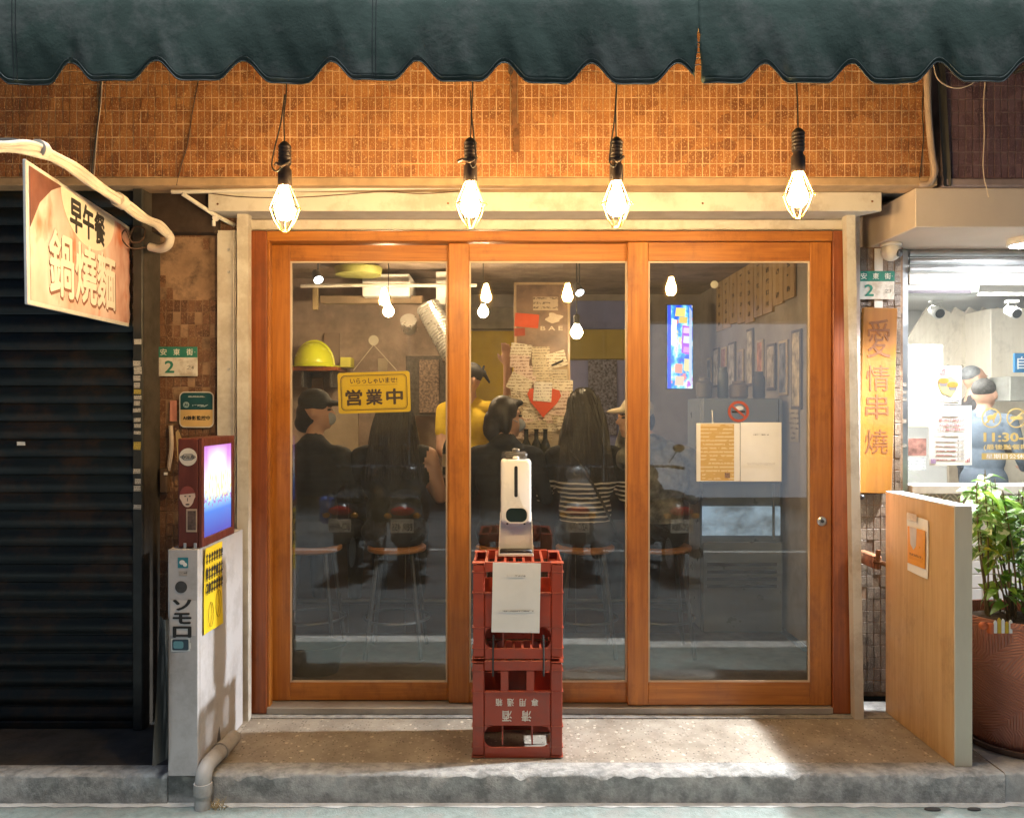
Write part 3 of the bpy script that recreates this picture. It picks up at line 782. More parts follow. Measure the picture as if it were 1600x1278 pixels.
# ================================================================== caged bulbs hanging under the awning (lit)
BULB_COL = (1.0, 0.63, 0.26)
m_bulb = emit('bulb_glow', BULB_COL, 510.0)
m_cage = mat('brass_wire', (0.50, 0.36, 0.12), 0.35, 0.9, var=0.2)
m_sock = mat('bakelite_socket', (0.055, 0.035, 0.025), 0.5, var=0.3, vs=20)
def caged_bulb(c, label, cord_top, sway, seed, k=1.0):
    rr = random.Random(seed)
    t = thing('caged_bulb', label, 'hanging bulb', c - Vector((0, 0, 0.083 * k)), 'caged bulbs under the awning')
    B = lambda r, z: (r * k, z * k)
    part('bulb', MB().lathe([B(0.0125, 0.066), B(0.014, 0.052), B(0.022, 0.030), B(0.0300, 0.002), B(0.0315, -0.014), B(0.027, -0.030), B(0.015, -0.040), B(0.001, -0.043)], c, 20), m_bulb, t, 'all')
    cg = MB()
    for i in range(8):
        a = 2 * PI * i / 8 + 0.2
        q = [c + Vector((math.cos(a) * r * k, math.sin(a) * r * k, z * k)) for r, z in ((0.018, 0.075), (0.030, 0.045), (0.049, -0.002), (0.034, -0.045), (0.013, -0.078))]
        cg.tube(q, 0.0017, 5)
    for r, z in ((0.018, 0.075), (0.0495, -0.002), (0.013, -0.078)):
        cg.tube([c + Vector((math.cos(2 * PI * j / 24) * r * k, math.sin(2 * PI * j / 24) * r * k, z * k)) for j in range(25)], 0.0018, 5, False)
    cg.tube([c + Vector((0.049 * k, -0.01, 0.004)), c + Vector((0.056 * k, -0.012, -0.006))], 0.002, 5)
    part('cage', cg, m_cage, t, True)
    sk = [(0.021, 0.072), (0.023, 0.078), (0.023, 0.125), (0.017, 0.133), (0.016, 0.140), (0.021, 0.146)]
    for j in range(5):
        z = 0.150 + j * 0.012; sk += [(0.0205, z), (0.0225, z + 0.004), (0.0205, z + 0.009)]
    sk += [(0.015, 0.214), (0.009, 0.220)]
    part('socket', MB().lathe([B(r, z) for r, z in sk], c, 18), m_sock, t, True)
    top = c + Vector((0, 0, 0.218 * k))
    pts = spline([top - Vector((0, 0, 0.01)), top + Vector((rr.uniform(-.004, .004), 0, 0.09)), top + Vector((rr.uniform(-.008, .008), 0, 0.2)), Vector((c.x - 0.004, c.y, cord_top))], 6)
    part('cord', MB().tube(pts, 0.0024, 6), m_rubber, t, True)
    if sway:
        sx, loops = sway
        q = [top + Vector((0.0, 0, 0.16)), top + Vector((sx * 0.3, -0.012, 0.06)), top + Vector((sx * 0.8, -0.022, -0.03)), top + Vector((sx, -0.026, -0.085)), top + Vector((sx * 0.5, -0.030, -0.105)), top + Vector((0.0, -0.026, -0.085))]
        part('loose_cord', MB().tube(spline(q, 6), 0.0026, 6), m_rubber, t, True)
        hk = top + Vector((0, -0.02, -0.08))
        part('hook', MB().tube(spline([hk + Vector((0.022, 0, 0.012)), hk + Vector((0.0, -0.012, -0.006)), hk + Vector((-0.02, -0.004, 0.004)), hk + Vector((-0.042 if loops else -0.026, 0, -0.002))], 5), 0.0050, 7), m_sock, t, True)
    return t
YB = -1.08
caged_bulb(at(445, 325, YB), 'leftmost glowing caged bulb hanging in front of the tiled fascia', 2.80, (-0.036, False), 1)
caged_bulb(at(735, 319, YB), 'second glowing caged bulb from the left, with a bent hook on its socket', 2.80, (0.020, True), 2)
caged_bulb(at(963, 318, YB), 'third glowing caged bulb from the left, its cord bent outward', 2.80, (-0.026, False), 3)
caged_bulb(at(1247, 304, YB), 'rightmost glowing caged bulb on a straight cord without loops', 2.80, None, 4)

# the neighbour's white downlight under the bulkhead, just right of the view (its shadows cross the step)
lc = Vector((2.42, -0.02, 2.197))
nl = thing('downlight', 'round white downlight under the beige bulkhead of the next shop', 'downlight', lc - Vector((0, 0, 0.035)))
part('housing', MB().lathe([(0.085, 0.0), (0.088, -0.030), (0.074, -0.034), (0.072, -0.026), (0.01, -0.026)], lc, 28), m_white, nl, True)
part('diffuser', MB().lathe([(0.071, -0.0265), (0.071, -0.031)], lc, 24), emit('led_white', (0.94, 0.97, 1.0), 650.0), nl)

# a spotlight beside it, aimed at the step in front of the doors
sp0 = Vector((2.47, -0.13, 2.14)); aim = (Vector((0.35, -0.36, 0.0)) - sp0).normalized(); q_aim = aim.to_track_quat('-Z', 'Y')
sf = thing('clip_spotlight', 'white spotlight under the beige bulkhead aimed at the step', 'spotlight', sp0)
part('head', placed(MB().lathe([(0.024, 0.085), (0.034, 0.075), (0.048, 0.0), (0.046, -0.006), (0.040, 0.0), (0.026, 0.06), (0.01, 0.06)], (0, 0, 0), 24), T(*sp0) @ q_aim.to_matrix().to_4x4()), m_white, sf, True)
part('stem', MB().tube([sp0 - aim * 0.07, sp0 - aim * 0.07 + Vector((0.02, 0, 0.05)), Vector((sp0.x + 0.07, sp0.y, 2.198))], 0.007, 8), m_white, sf, True)
lg = bpy.data.lights.new('spotlight', 'SPOT'); lg.energy = 620; lg.color = (0.95, 0.98, 1.0); lg.spot_size = R(60); lg.spot_blend = 0.6; lg.shadow_soft_size = 0.035
lo = link('spot_beam', lg, sf, sp0 + aim * 0.012 - sp0); lo.rotation_euler = q_aim.to_euler()

# loose wires on the fascia
m_wire_w = mat('pale_wire', (0.55, 0.45, 0.36), 0.6, var=0.15)
def wire(label, pts, y, r, m, cat='wire', n=6):
    return solo('wire', label, cat, MB().tube(spline([at(px, py, y + (o[0] if o else 0)) for px, py, *o in pts], n), r, 6), m, smooth=True)
wire('black and white wire pair running down the tiles at far left', [(158, 110), (156, 150), (152, 200), (147, 240), (143, 278)], FY - 0.014, 0.004, m_rubber)
wire('pale wire beside the black one at far left of the tiles', [(160, 112), (158, 160), (152, 210), (148, 260), (146, 282)], FY - 0.016, 0.0022, m_wire_w)
wire('thin brown wire slanting down the tiles left of the leftmost bulb', [(310, 125), (300, 180), (292, 230), (284, 255), (276, 290)], FY - 0.014, 0.0026, mat('brown_wire', (0.07, 0.035, 0.02), 0.6))
wire('thin brown wire sagging along the cream shutter box', [(325, 302), (380, 308), (460, 309), (540, 304), (600, 300), (660, 303), (718, 299)], -0.197, 0.0022, MATS['brown_wire'])
wire('black wire hanging beside the corner pipe', [(1444, 130), (1441, 170), (1443, 210), (1440, 250), (1436, 282)], FY - 0.014, 0.0024, m_rubber)
wire('pale wire looping out under the awning at right', [(1458, 100), (1466, 125), (1490, 138), (1514, 134), (1530, 122), (1545, 110)], FY - 0.03, 0.0026, m_wire_w)
wire('pale wire dangling over the plum tiles', [(1541, 112), (1537, 160), (1538, 210), (1536, 255), (1538, 280), (1541, 292), (1545, 308)], FY - 0.03, 0.0022, m_wire_w)

# ================================================================== projecting sign on the left
SA, SB = Vector((-1.463, -1.32, 1.944)), Vector((-1.698, 0.0, 1.996))
SL = (Vector((SB.x, SB.y, 0)) - Vector((SA.x, SA.y, 0))).length
ang = math.atan2(SB.y - SA.y, SB.x - SA.x); tilt = math.atan2(SB.z - SA.z, SL)
sg = thing('projecting_sign', 'projecting sign board with a food picture and black and white lettering', 'sign', ((SA.x + SB.x) / 2, (SA.y + SB.y) / 2, 1.75))
SM = T(*((SA + SB) / 2)) @ Rz(ang) @ Ry(-tilt)
def food_print():
    m = bpy.data.materials.new('food_print'); N, L, p = nodes_of(m); nt = m.node_tree
    v = coords(nt, (1.4, 1.4, 0.9), True)
    a = noise(nt, v, 3.2, 4, 0.5); b = noise(nt, v, 6.5, 3, 0.5)
    c = ramp(nt, a, [(0.30, (0.48, 0.18, 0.12)), (0.45, (0.72, 0.48, 0.42)), (0.60, (0.80, 0.64, 0.60)), (0.75, (0.64, 0.32, 0.18))])
    c = mixc(nt, ramp(nt, b, [(0.58, 0.0), (0.72, 0.8)]), c, (0.58, 0.14, 0.03))
    c = mixc(nt, ramp(nt, noise(nt, v, 4.4, 2), [(0.66, 0.0), (0.74, 0.7)]), c, (0.42, 0.40, 0.08))
    L.new(c, p.inputs['Base Color']); p.inputs['Roughness'].default_value = 0.5
    return m
HW = SL / 2
part('panel', placed(MB().box((-HW, 0, -0.22), (HW, 0.010, 0.22), 0.002), SM), m_white, sg)
part('picture', MB().prism([(-HW + 0.02, -0.205), (HW - 0.16, -0.205), (HW - 0.16, 0.205), (-HW + 0.02, 0.205)], -0.0015, 0.0, SM), food_print(), sg)
part('corner_patch', MB().prism([(-HW + 0.02, 0.205), (-HW + 0.02, 0.02), (-HW + 0.10, 0.11), (-HW + 0.20, 0.17), (-HW + 0.30, 0.205)], -0.003, -0.0016, SM), mat('brown_print', (0.17, 0.06, 0.04), 0.5), sg)
hel = [(0.31 * math.cos(a), max(-0.19, -0.165 * abs(math.sin(a)))) for a in np.linspace(PI, 2 * PI, 28)]
part('round_patch', MB().prism([(-0.075 + x, 0.205 + z) for x, z in hel], -0.003, -0.0016, SM), mat('cream_print', (0.80, 0.76, 0.64), 0.5, var=0.06), sg)
def sgtext(body, w, h, bold, x, z, m, y=-0.0032, dz=0.003):
    mb = MB().text(body, (0, 0, 0), 1, bold, dz, w=w, h=h)
    return MB().add([tuple(v) for v in mb.v], mb.f, SM @ T(x, y, z))
part('lettering', sgtext('早午餐', 0.40, 0.125, 0.030, -0.10, 0.132, m_ink, -0.0032, 0.0008), m_ink, sg, label='black lettering of the upper line')
part('lettering_shadow', sgtext('鍋燒麵', 0.75, 0.232, 0.040, -0.128, -0.066, None, -0.0017, 0.0008), mat('brown_outline', (0.20, 0.07, 0.03), 0.5), sg)
part('lettering', sgtext('鍋燒麵', 0.735, 0.222, 0.022, -0.135, -0.060, None, -0.0032, 0.0008), mat('white_print', (0.85, 0.82, 0.76), 0.5, var=0.04), sg, label='large white lettering of the lower line')

# cable bundle above the sign
cb = thing('cable_bundle', 'taped bundle of pale cables and pipe above the projecting sign', 'cables', at(150, 300, -0.9))
m_duct = mat('pale_duct_tape', (0.66, 0.61, 0.54), 0.6, var=0.2, vs=12, bump=0.4, bs=40, dirt=(0.3, 0.22, 0.15), dirt_amt=0.4)
path = [at(-60, 226, -1.62), at(0, 228, -1.5), at(58, 234, -1.38), at(110, 262, -1.15), at(165, 300, -0.90), at(215, 335, -0.60), at(245, 352, -0.40), at(262, 366, -0.30)]
sp_ = spline(path, 6)
for i, (dx, dz, r_) in enumerate(((0, 0, 0.014), (0.011, 0.010, 0.008), (-0.010, 0.012, 0.007), (0.005, -0.013, 0.009))):
    part('cable', MB().tube([p + Vector((dx, 0.3 * dx, dz + 0.004 * math.sin(j * 0.7 + i))) for j, p in enumerate(sp_)], r_, 8), m_duct if i != 2 else m_rubber, cb, True)
part('elbow', MB().tube(spline([sp_[-1], at(266, 372, -0.29), at(262, 384, -0.28), at(250, 389, -0.26), at(234, 386, -0.25)], 6), 0.018, 12), m_duct, cb, True)
for j in (12, 26):
    part('tape_band', MB().tube([sp_[j] + Vector((0, -0.0, 0.004)), sp_[j + 1] + Vector((0, 0, 0.004))], 0.027, 12), m_duct, cb, True)
part('loop_wire', MB().tube(spline([at(232, 386, -0.25), at(205, 388, -0.30), at(190, 372, -0.33), at(196, 360, -0.33), at(206, 378, -0.32), at(222, 376, -0.30), at(226, 358, -0.30), at(210, 355, -0.31), at(202, 372, -0.32)], 8), 0.0035, 6), MATS['brown_wire'], cb, True)

# ================================================================== plates on the left pier
def address_plate(px0, py0, px1, py1, y, label, num):
    a, b = at(px0, py0, y), at(px1, py1, y); c = (a + b) / 2; w, h = b.x - a.x, a.z - b.z
    t = thing('address_plate', label, 'address plate', (c.x, y, b.z))
    part('plate', MB().box((a.x, y - 0.004, b.z), (b.x, y, a.z), 0.001), mat('plate_white', (0.68, 0.65, 0.58), 0.45, var=0.1, vs=18, dirt=(0.3, 0.22, 0.14), dirt_amt=0.55, ds=14), t)
    part('name_band', MB().box((a.x, y - 0.0055, a.z - h * 0.36), (b.x, y - 0.0042, a.z)), mat('plate_green', (0.03, 0.20, 0.15), 0.4, var=0.2, vs=20), t)
    for i, g in enumerate('安東街'):
        part('lettering', MB().text(g, (a.x + w * (0.2 + 0.31 * i), y - 0.0056, a.z - h * 0.18), 1, 0.012, 0.0008, h=h * 0.22, w=h * 0.22), mat('plate_letter', (0.75, 0.75, 0.68), 0.5), t)
    part('lettering', MB().text('2', (a.x + w * 0.34, y - 0.0042, a.z - h * 0.68), 1, 0.02, 0.0008, h=h * 0.42, w=h * 0.33), MATS['plate_green'], t)
    part('lettering', MB().text(num, (a.x + w * 0.83, y - 0.0042, a.z - h * 0.70), 1, 0.0, 0.0008, h=h * 0.15), mat('plate_ink', (0.12, 0.12, 0.10), 0.5), t)
    for sx in (0.06, 0.94):
        part('screw', MB().lathe([(0.003, 0), (0.002, 0.002)], (a.x + w * sx, y - 0.0056, a.z - h * 0.18), 8, M=Rx(R(90))), m_alu, t)
    return t
address_plate(243, 542, 309, 588, PY_ - 0.012, 'green and white house number plate on the brown tiled pier at left', '之4')
RPY = 0.19
address_plate(1337, 424, 1397, 468, RPY - 0.006, 'green and white house number plate above the hanging wooden sign', '之3')
c = at(307.5, 640, PY_ - 0.013); w, h = 0.158, 0.165
t = thing('security_plaque', 'rounded teal and tan camera notice plaque on the left pier', 'plaque', c - Vector((0, 0, h / 2)))
part('rim', MB().prism(rrect(w, h, 0.025), -0.003, 0.0, T(*c)), mat('plaque_rim', (0.62, 0.6, 0.55), 0.4), t)
up = [(x, max(z, 0.0)) for x, z in rrect(w - 0.010, h - 0.010, 0.021)]; lo_ = [(x, min(z, -0.001)) for x, z in rrect(w - 0.010, h - 0.010, 0.021)]
part('upper_panel', MB().prism([p for p in up if p[1] > 0] + [(-(w / 2 - .005), 0), (w / 2 - .005, 0)][0:2], -0.0042, -0.0031, T(*c)), mat('plaque_teal', (0.015, 0.075, 0.085), 0.4), t)
part('lower_panel', MB().prism([(-(w / 2 - .005), -0.001)] + [p for p in lo_ if p[1] < -0.001] + [(w / 2 - .005, -0.001)], -0.0042, -0.0031, T(*c)), mat('plaque_tan', (0.62, 0.42, 0.17), 0.4), t)
part('lettering', MB().text('AI錄影監控中', c + Vector((0, -0.0043, -0.038)), 1, 0.03, 0.0006, w=0.125), m_ink, t)
part('emblem', MB().lathe([(0.014, 0), (0.014, 0.0008)], c + Vector((-0.047, -0.0043, 0.022)), 18, M=Rx(R(90))), mat('plaque_pale', (0.30, 0.42, 0.45), 0.4), t)
part('lettering', MB().text('AI', c + Vector((-0.047, -0.0053, 0.022)), 1, 0.02, 0.0005, h=0.014), MATS['plaque_teal'], t)
part('fine_print', MB().add(*sheet(0.072, 0.020, 2, 2, 0, 0.0006), T(*(c + Vector((0.018, -0.0049, 0.022))))), writing('plaque_print', (0.015, 0.075, 0.085), (0.35, 0.45, 0.5), 0.024, 0.5, 0.008, 0.55), t)
part('fine_print', MB().add(*sheet(0.075, 0.010, 2, 2, 0, 0.0006), T(*(c + Vector((0.0, -0.0049, 0.058))))), writing('plaque_print_small', (0.015, 0.075, 0.085), (0.6, 0.6, 0.58), 0.012, 0.5, 0.004, 0.6), t)
solo('pink_slip', 'faded pink slip of paper beside the teal plaque', 'paper', MB().add(*sheet(0.032, 0.095, 3, 5, 0.003, 0.0006, 4), T(*at(271, 642, PY_ - 0.013))), mat('faded_pink', (0.52, 0.22, 0.16), 0.8, var=0.2, vs=20))
solo('folded_card', 'torn tan cardboard flap behind the maroon light box', 'card', MB().prism([(0, -0.08), (0.055, -0.06), (0.0, 0.07), (-0.01, 0.06)], 0, 0.003, T(*at(278, 696, PY_ - 0.10))), mat('cardboard', (0.42, 0.29, 0.13), 0.85, var=0.2))
t = thing('wall_switch_box', 'old dark junction box with a hanging cable on the left pier', 'junction box', at(258, 770, PY_ - 0.02))
part('box', MB().box(at(249, 770, PY_ - 0.05), at(266, 730, PY_ - 0.008), 0.004), mat('old_brown_plastic', (0.09, 0.055, 0.035), 0.6), t)
part('cable', MB().tube(spline([at(263, 735, PY_ - 0.02), at(268, 700, PY_ - 0.03), at(267, 665, PY_ - 0.02)], 5), 0.010, 8), MATS['pale_wire'], t, True)
part('tag', MB().box(at(256, 742, PY_ - 0.055), at(262, 738, PY_ - 0.051)), m_paper, t)

# ================================================================== grey side partition with its light box
m_grey = mat('grey_paint', (0.50, 0.49, 0.50), 0.55, var=0.08, vs=3, bump=0.2, bs=25, dirt=(0.27, 0.25, 0.24), dirt_amt=0.45, ds=6)
GX0, GX1, GY0, GY1, GZ = -1.293, -1.178, -0.690, -0.16, 0.869
pt = thing('grey_partition', 'low grey painted partition wall at the left end of the step', 'partition', ((GX0 + GX1) / 2, (GY0 + GY1) / 2, 0))
part('front_panel', MB().box((GX0, GY0, 0.003), (GX1, GY0 + 0.022, GZ), 0.003), m_grey, pt)
hole = [(GY0 + 0.0225, 0.003), (-0.50, 0.003), (-0.475, 0.075), (-0.455, 0.105), (-0.44, 0.04), (-0.43, 0.003), (GY1, 0.003), (GY1, GZ), (GY0 + 0.0225, GZ)]
Mside = Matrix(((0, -1, 0, GX1 - 0.02), (1, 0, 0, 0), (0, 0, 1, 0), (0, 0, 0, 1)))
mbh = MB(); n = len(hole)
vs = [(GX1, y, z) for y, z in hole] + [(GX1 - 0.020, y, z) for y, z in hole]
mbh.add(vs, [tuple(range(n)), tuple(range(n, 2 * n))] + [(i, (i + 1) % n, n + (i + 1) % n, n + i) for i in range(n)])
part('side_panel', mbh, m_grey, pt)
part('top_panel', MB().box((GX0, GY0 + 0.0225, GZ - 0.02), (GX1 - 0.0205, GY1, GZ), 0.002), m_grey, pt)
part('back_panel', MB().box((GX0, GY0 + 0.0225, 0.003), (GX0 + 0.02, GY1, GZ - 0.0205), 0.002), m_grey, pt)
solo('plastic_sheet', 'crumpled dark plastic sheet hanging behind the grey partition', 'plastic sheet', MB().add(*sheet(0.05, 0.55, 6, 24, 0.05, 0.001, 8), T(-1.312, -0.66, 0.33)), mat('dark_plastic_sheet', (0.05, 0.055, 0.055), 0.35))
# stickers on its front
yf = GY0 - 0.0008
def stick(name, label, px, py, w, h, m, cat='sticker', rot=0, seed=0, group=None):
    return solo(name, label, cat, MB().add(*sheet(w, h, 3, 3, 0.0006, 0.0005, seed), T(*at(px, py, yf)) @ Ry(rot)), m, group)
s1 = stick('teal_sticker', 'small teal square sticker at the top of the grey partition front', 286, 879, 0.040, 0.040, mat('teal_print', (0.03, 0.22, 0.28), 0.5))
part('white_mark', MB().ell(at(284.5, 878.5, yf - 0.001), (0.011, 0.0006, 0.009), 12, 6).ell(at(289, 882, yf - 0.001), (0.008, 0.0007, 0.008), 12, 6), m_paper, s1)
stick('grey_slip', 'tiny illegible slip under the teal sticker', 286, 896, 0.032, 0.018, writing('slip_print', (0.42, 0.38, 0.35), (0.1, 0.1, 0.1), 0.018, 0.7, 0.006, 0.5))
s2 = solo('round_sticker', 'round charcoal sticker on the grey partition front', 'sticker', MB().lathe([(0.023, 0), (0.023, 0.0006)], at(283, 917, yf), 24, M=Rx(R(90))), mat('charcoal_print', (0.05, 0.05, 0.05), 0.5, var=0.4, vs=60))
s3 = stick('lettering_sticker', 'white sticker with three bold black characters on the grey partition', 286, 965, 0.098, 0.135, mat('sticker_white', (0.66, 0.62, 0.60), 0.5, var=0.06), rot=R(1))
for i, g in enumerate('ソモロ'):
    part('lettering', MB().text(g, at(284.5, 945 + i * 21, yf - 0.0013), 1, 0.035, 0.0006, w=0.072, h=0.043), m_ink, s3)
s4 = stick('television_sticker', 'blue sticker of an old television set on the grey partition', 282, 1007, 0.072, 0.050, m_paper, rot=R(-2))
part('set', MB().prism(rrect(0.062, 0.042, 0.006), -0.0016, -0.0008, T(*at(282, 1007, yf))), mat('tv_navy', (0.03, 0.06, 0.09), 0.5), s4)
part('screen', MB().prism(rrect(0.038, 0.028, 0.008), -0.0024, -0.0017, T(*at(279, 1007, yf))), mat('tv_blue', (0.12, 0.30, 0.36), 0.4), s4)
part('buttons', MB().box(at(295, 1013, yf - 0.0024), at(298, 1004, yf - 0.0017)), m_paper, s4)
# yellow flyer on its side (faces right)
fM = T(GX1 + 0.0015, -0.545, 0) @ Rz(R(90))
fl = solo('yellow_flyer', 'bright yellow flyer with rows of black print on the partition side', 'flyer', MB().add(*sheet(0.20, 0.335, 8, 10, 0.006, 0.0007, 5), T(GX1 + 0.0065, -0.545, 0.695) @ Rz(R(90)) @ Ry(R(1))), mat('flyer_yellow', (0.78, 0.58, 0.02), 0.6, var=0.06))
for i, row in enumerate(((0.125, 0.040), (0.065, 0.052), (0.008, 0.046))):
    mb = MB(); rr_ = random.Random(i)
    for k in range(7):
        x = -0.082 + k * 0.0275; mb.box((x - 0.004, -0.0035, row[0] - row[1] / 2), (x + 0.003, -0.0028, row[0] + row[1] / 2))
        mb.box((x - 0.009, -0.0036, row[0] + rr_.uniform(-.2, .3) * row[1]), (x + 0.010, -0.0029, row[0] + rr_.uniform(.32, .4) * row[1]))
        mb.box((x - 0.010, -0.0037, row[0] - 0.3 * row[1]), (x + 0.009, -0.0030, row[0] - 0.18 * row[1]))
    part('print_row', MB().add([tuple(v) for v in mb.v], mb.f, T(GX1 + 0.0065, -0.545, 0.695) @ Rz(R(90)) @ T(0, -0.003, 0)), m_ink, fl)
mb = MB()
for cx_, cz_, s_ in ((0.045, -0.075, 1.0), (-0.04, -0.10, 0.9)):
    pts = [(cx_ + 0.030 * s_ * math.cos(a), cz_ + 0.055 * s_ * math.sin(a)) for a in np.linspace(0, 2 * PI, 20)]
    mb.tube([(x, -0.006, z) for x, z in pts], 0.0012, 4, False)
    mb.tube([(cx_, -0.006, cz_ + 0.05 * s_), (cx_ + 0.01, -0.006, cz_), (cx_ - 0.01, -0.006, cz_ - 0.05 * s_)], 0.0011, 4)
part('line_drawing', MB().add([tuple(v) for v in mb.v], mb.f, T(GX1 + 0.0065, -0.545, 0.695) @ Rz(R(90))), mat('flyer_line', (0.35, 0.24, 0.02), 0.6), fl)
# light box
m_mar = mat('maroon_wood', (0.115, 0.026, 0.016), 0.5, var=0.25, vs=20, stretch=(1, 1, 0.3))
LX0, LX1, LY0, LY1, LZ0, LZ1 = -1.262, -1.172, -0.672, -0.30, GZ + 0.003, 1.292
lb = thing('light_box', 'lit advertising light box in a maroon frame standing on the grey partition', 'light box', ((LX0 + LX1) / 2, (LY0 + LY1) / 2, LZ0))
part('case', MB().box((LX0, LY0, LZ0), (LX1 - 0.012, LY1, LZ1), 0.004), m_mar, lb)
for lo, hi in (((LY0, LZ0), (LY0 + 0.022, LZ1)), ((LY1 - 0.022, LZ0), (LY1, LZ1)), ((LY0 + 0.0225, LZ1 - 0.032), (LY1 - 0.0225, LZ1)), ((LY0 + 0.0225, LZ0), (LY1 - 0.0225, LZ0 + 0.032))):
    part('frame', MB().box((LX1 - 0.0115, lo[0], lo[1]), (LX1 + 0.004, hi[0], hi[1]), 0.002), m_mar, lb)
def screen_art():
    m = bpy.data.materials.new('lightbox_print'); N, L, p = nodes_of(m); nt = m.node_tree
    tc = N.new('ShaderNodeTexCoord'); sx = N.new('ShaderNodeSeparateXYZ'); L.new(tc.outputs['Object'], sx.inputs[0])
    z = mathn(nt, 'DIVIDE', sx.outputs[2], LZ1 - LZ0)
    y = mathn(nt, 'DIVIDE', sx.outputs[1], LY1 - LY0)
    col = ramp(nt, z, [(0.08, (0.02, 0.03, 0.35)), (0.30, (0.03, 0.16, 0.60)), (0.40, (0.25, 0.55, 0.85)), (0.55, (0.95, 0.90, 0.95)), (0.80, (0.55, 0.25, 0.70)), (0.95, (0.45, 0.12, 0.50))])
    hot = mathn(nt, 'MULTIPLY', mathn(nt, 'POWER', mathn(nt, 'MAXIMUM', mathn(nt, 'SUBTRACT', 1.0, mathn(nt, 'MULTIPLY', mathn(nt, 'ABSOLUTE', y), 3.2)), 0.0), 0.6), ramp(nt, z, [(0.40, 0.0), (0.52, 1.0), (0.80, 1.0), (0.93, 0.0)]))
    col = mixc(nt, hot, col, (1.0, 0.97, 0.75))
    bk = N.new('ShaderNodeTexBrick'); bk.inputs['Scale'].default_value = 1.0
    mp = N.new('ShaderNodeMapping'); L.new(tc.outputs['Object'], mp.inputs[0]); mp.inputs['Rotation'].default_value = (R(90), 0, R(90)); mp.inputs['Scale'].default_value = (1, 1, 1)
    nn = noise(nt, coords(nt, (1, 70, 26)), 1.0, 1, 0.2)
    blocks = mathn(nt, 'MULTIPLY', mathn(nt, 'GREATER_THAN', nn, 0.55), ramp(nt, z, [(0.38, 0.0), (0.42, 0.75), (0.62, 0.75), (0.70, 0.0)]))
    col = mixc(nt, blocks, col, (0.80, 0.62, 0.10))
    nn2 = noise(nt, coords(nt, (1, 60, 60)), 1.0, 1, 0.2)
    txt = mathn(nt, 'MULTIPLY', mathn(nt, 'GREATER_THAN', nn2, 0.56), ramp(nt, z, [(0.33, 0.0), (0.36, 0.8), (0.42, 0.8), (0.46, 0.0)]))
    col = mixc(nt, txt, col, (0.28, 0.08, 0.45))
    p.inputs['Base Color'].default_value = (0.1, 0.1, 0.1, 1)
    L.new(col, p.inputs['Emission Color']); p.inputs['Emission Strength'].default_value = 1.15
    p.inputs['Roughness'].default_value = 0.2
    return m
part('screen', MB().box((LX1 - 0.0115, LY0 + 0.0225, LZ0 + 0.0325), (LX1 - 0.003, LY1 - 0.0225, LZ1 - 0.0325)), screen_art(), lb)
yb = LY0 - 0.0008
s5 = solo('round_badge', 'round white badge with lettering on the maroon light box side', 'sticker', MB().lathe([(0.034, 0), (0.034, 0.0008)], at(294, 714, yb), 28, M=Rx(R(90))), mat('badge_white', (0.62, 0.58, 0.52), 0.5))
ringm = MB(); ringframe(ringm, [(0.030 * math.cos(a), 0.013 * math.sin(a)) for a in np.linspace(0, 2 * PI, 7)[:-1]], [(0.0275 * math.cos(a), 0.011 * math.sin(a)) for a in np.linspace(0, 2 * PI, 7)[:-1]], -0.0016, -0.0009, T(*at(294, 714, yb)))
part('hexagon', ringm, m_ink, s5)
part('lettering', MB().text('EVOLUN', at(294, 714, yb - 0.0012), 1, 0.015, 0.0006, w=0.044, h=0.013), m_ink, s5)
s6 = solo('face_sticker', 'cut out face sticker with a dark red cap on the maroon light box side', 'sticker', MB().prism([(0.030 * math.cos(a) * (1 if math.sin(a) > -0.2 else 0.85), 0.040 * math.sin(a)) for a in np.linspace(0, 2 * PI, 24)[:-1]], -0.0008, 0, T(*at(293, 776, yb))), mat('sticker_skin', (0.60, 0.45, 0.36), 0.6))
part('cap_mark', MB().prism([(0.031 * math.cos(a), 0.041 * math.sin(a)) for a in np.linspace(0.35, PI - 0.2, 12)], -0.0016, -0.0009, T(*at(293, 776, yb))), mat('sticker_red', (0.22, 0.05, 0.04), 0.6), s6)
part('features', MB().box(at(288, 776, yb - .0016), at(291, 774.5, yb - .0010)).box(at(295, 776, yb - .0016), at(298, 774.5, yb - .0010)).box(at(290, 789, yb - .0016), at(296, 787, yb - .0010)).box(at(292.5, 783, yb - .0016), at(293.5, 778, yb - .0010)), m_ink, s6)
s7 = solo('portrait_card', 'small dark portrait card at the foot of the light box side', 'sticker', MB().box(at(291, 831, yb - 0.001), at(308, 795, yb), 0.0), mat('card_tan', (0.40, 0.30, 0.22), 0.6))
part('picture', MB().box(at(293, 828, yb - 0.0016), at(306, 798, yb - 0.0011)), mat('card_dark', (0.09, 0.06, 0.05), 0.6, var=0.6, vs=60), s7)
for px in (289, 305):
    part('bracket', MB().box(at(px - 2.5, 861, LY0 - 0.006), at(px + 2.5, 848, LY0 - 0.001), 0.001), m_alu, lb)

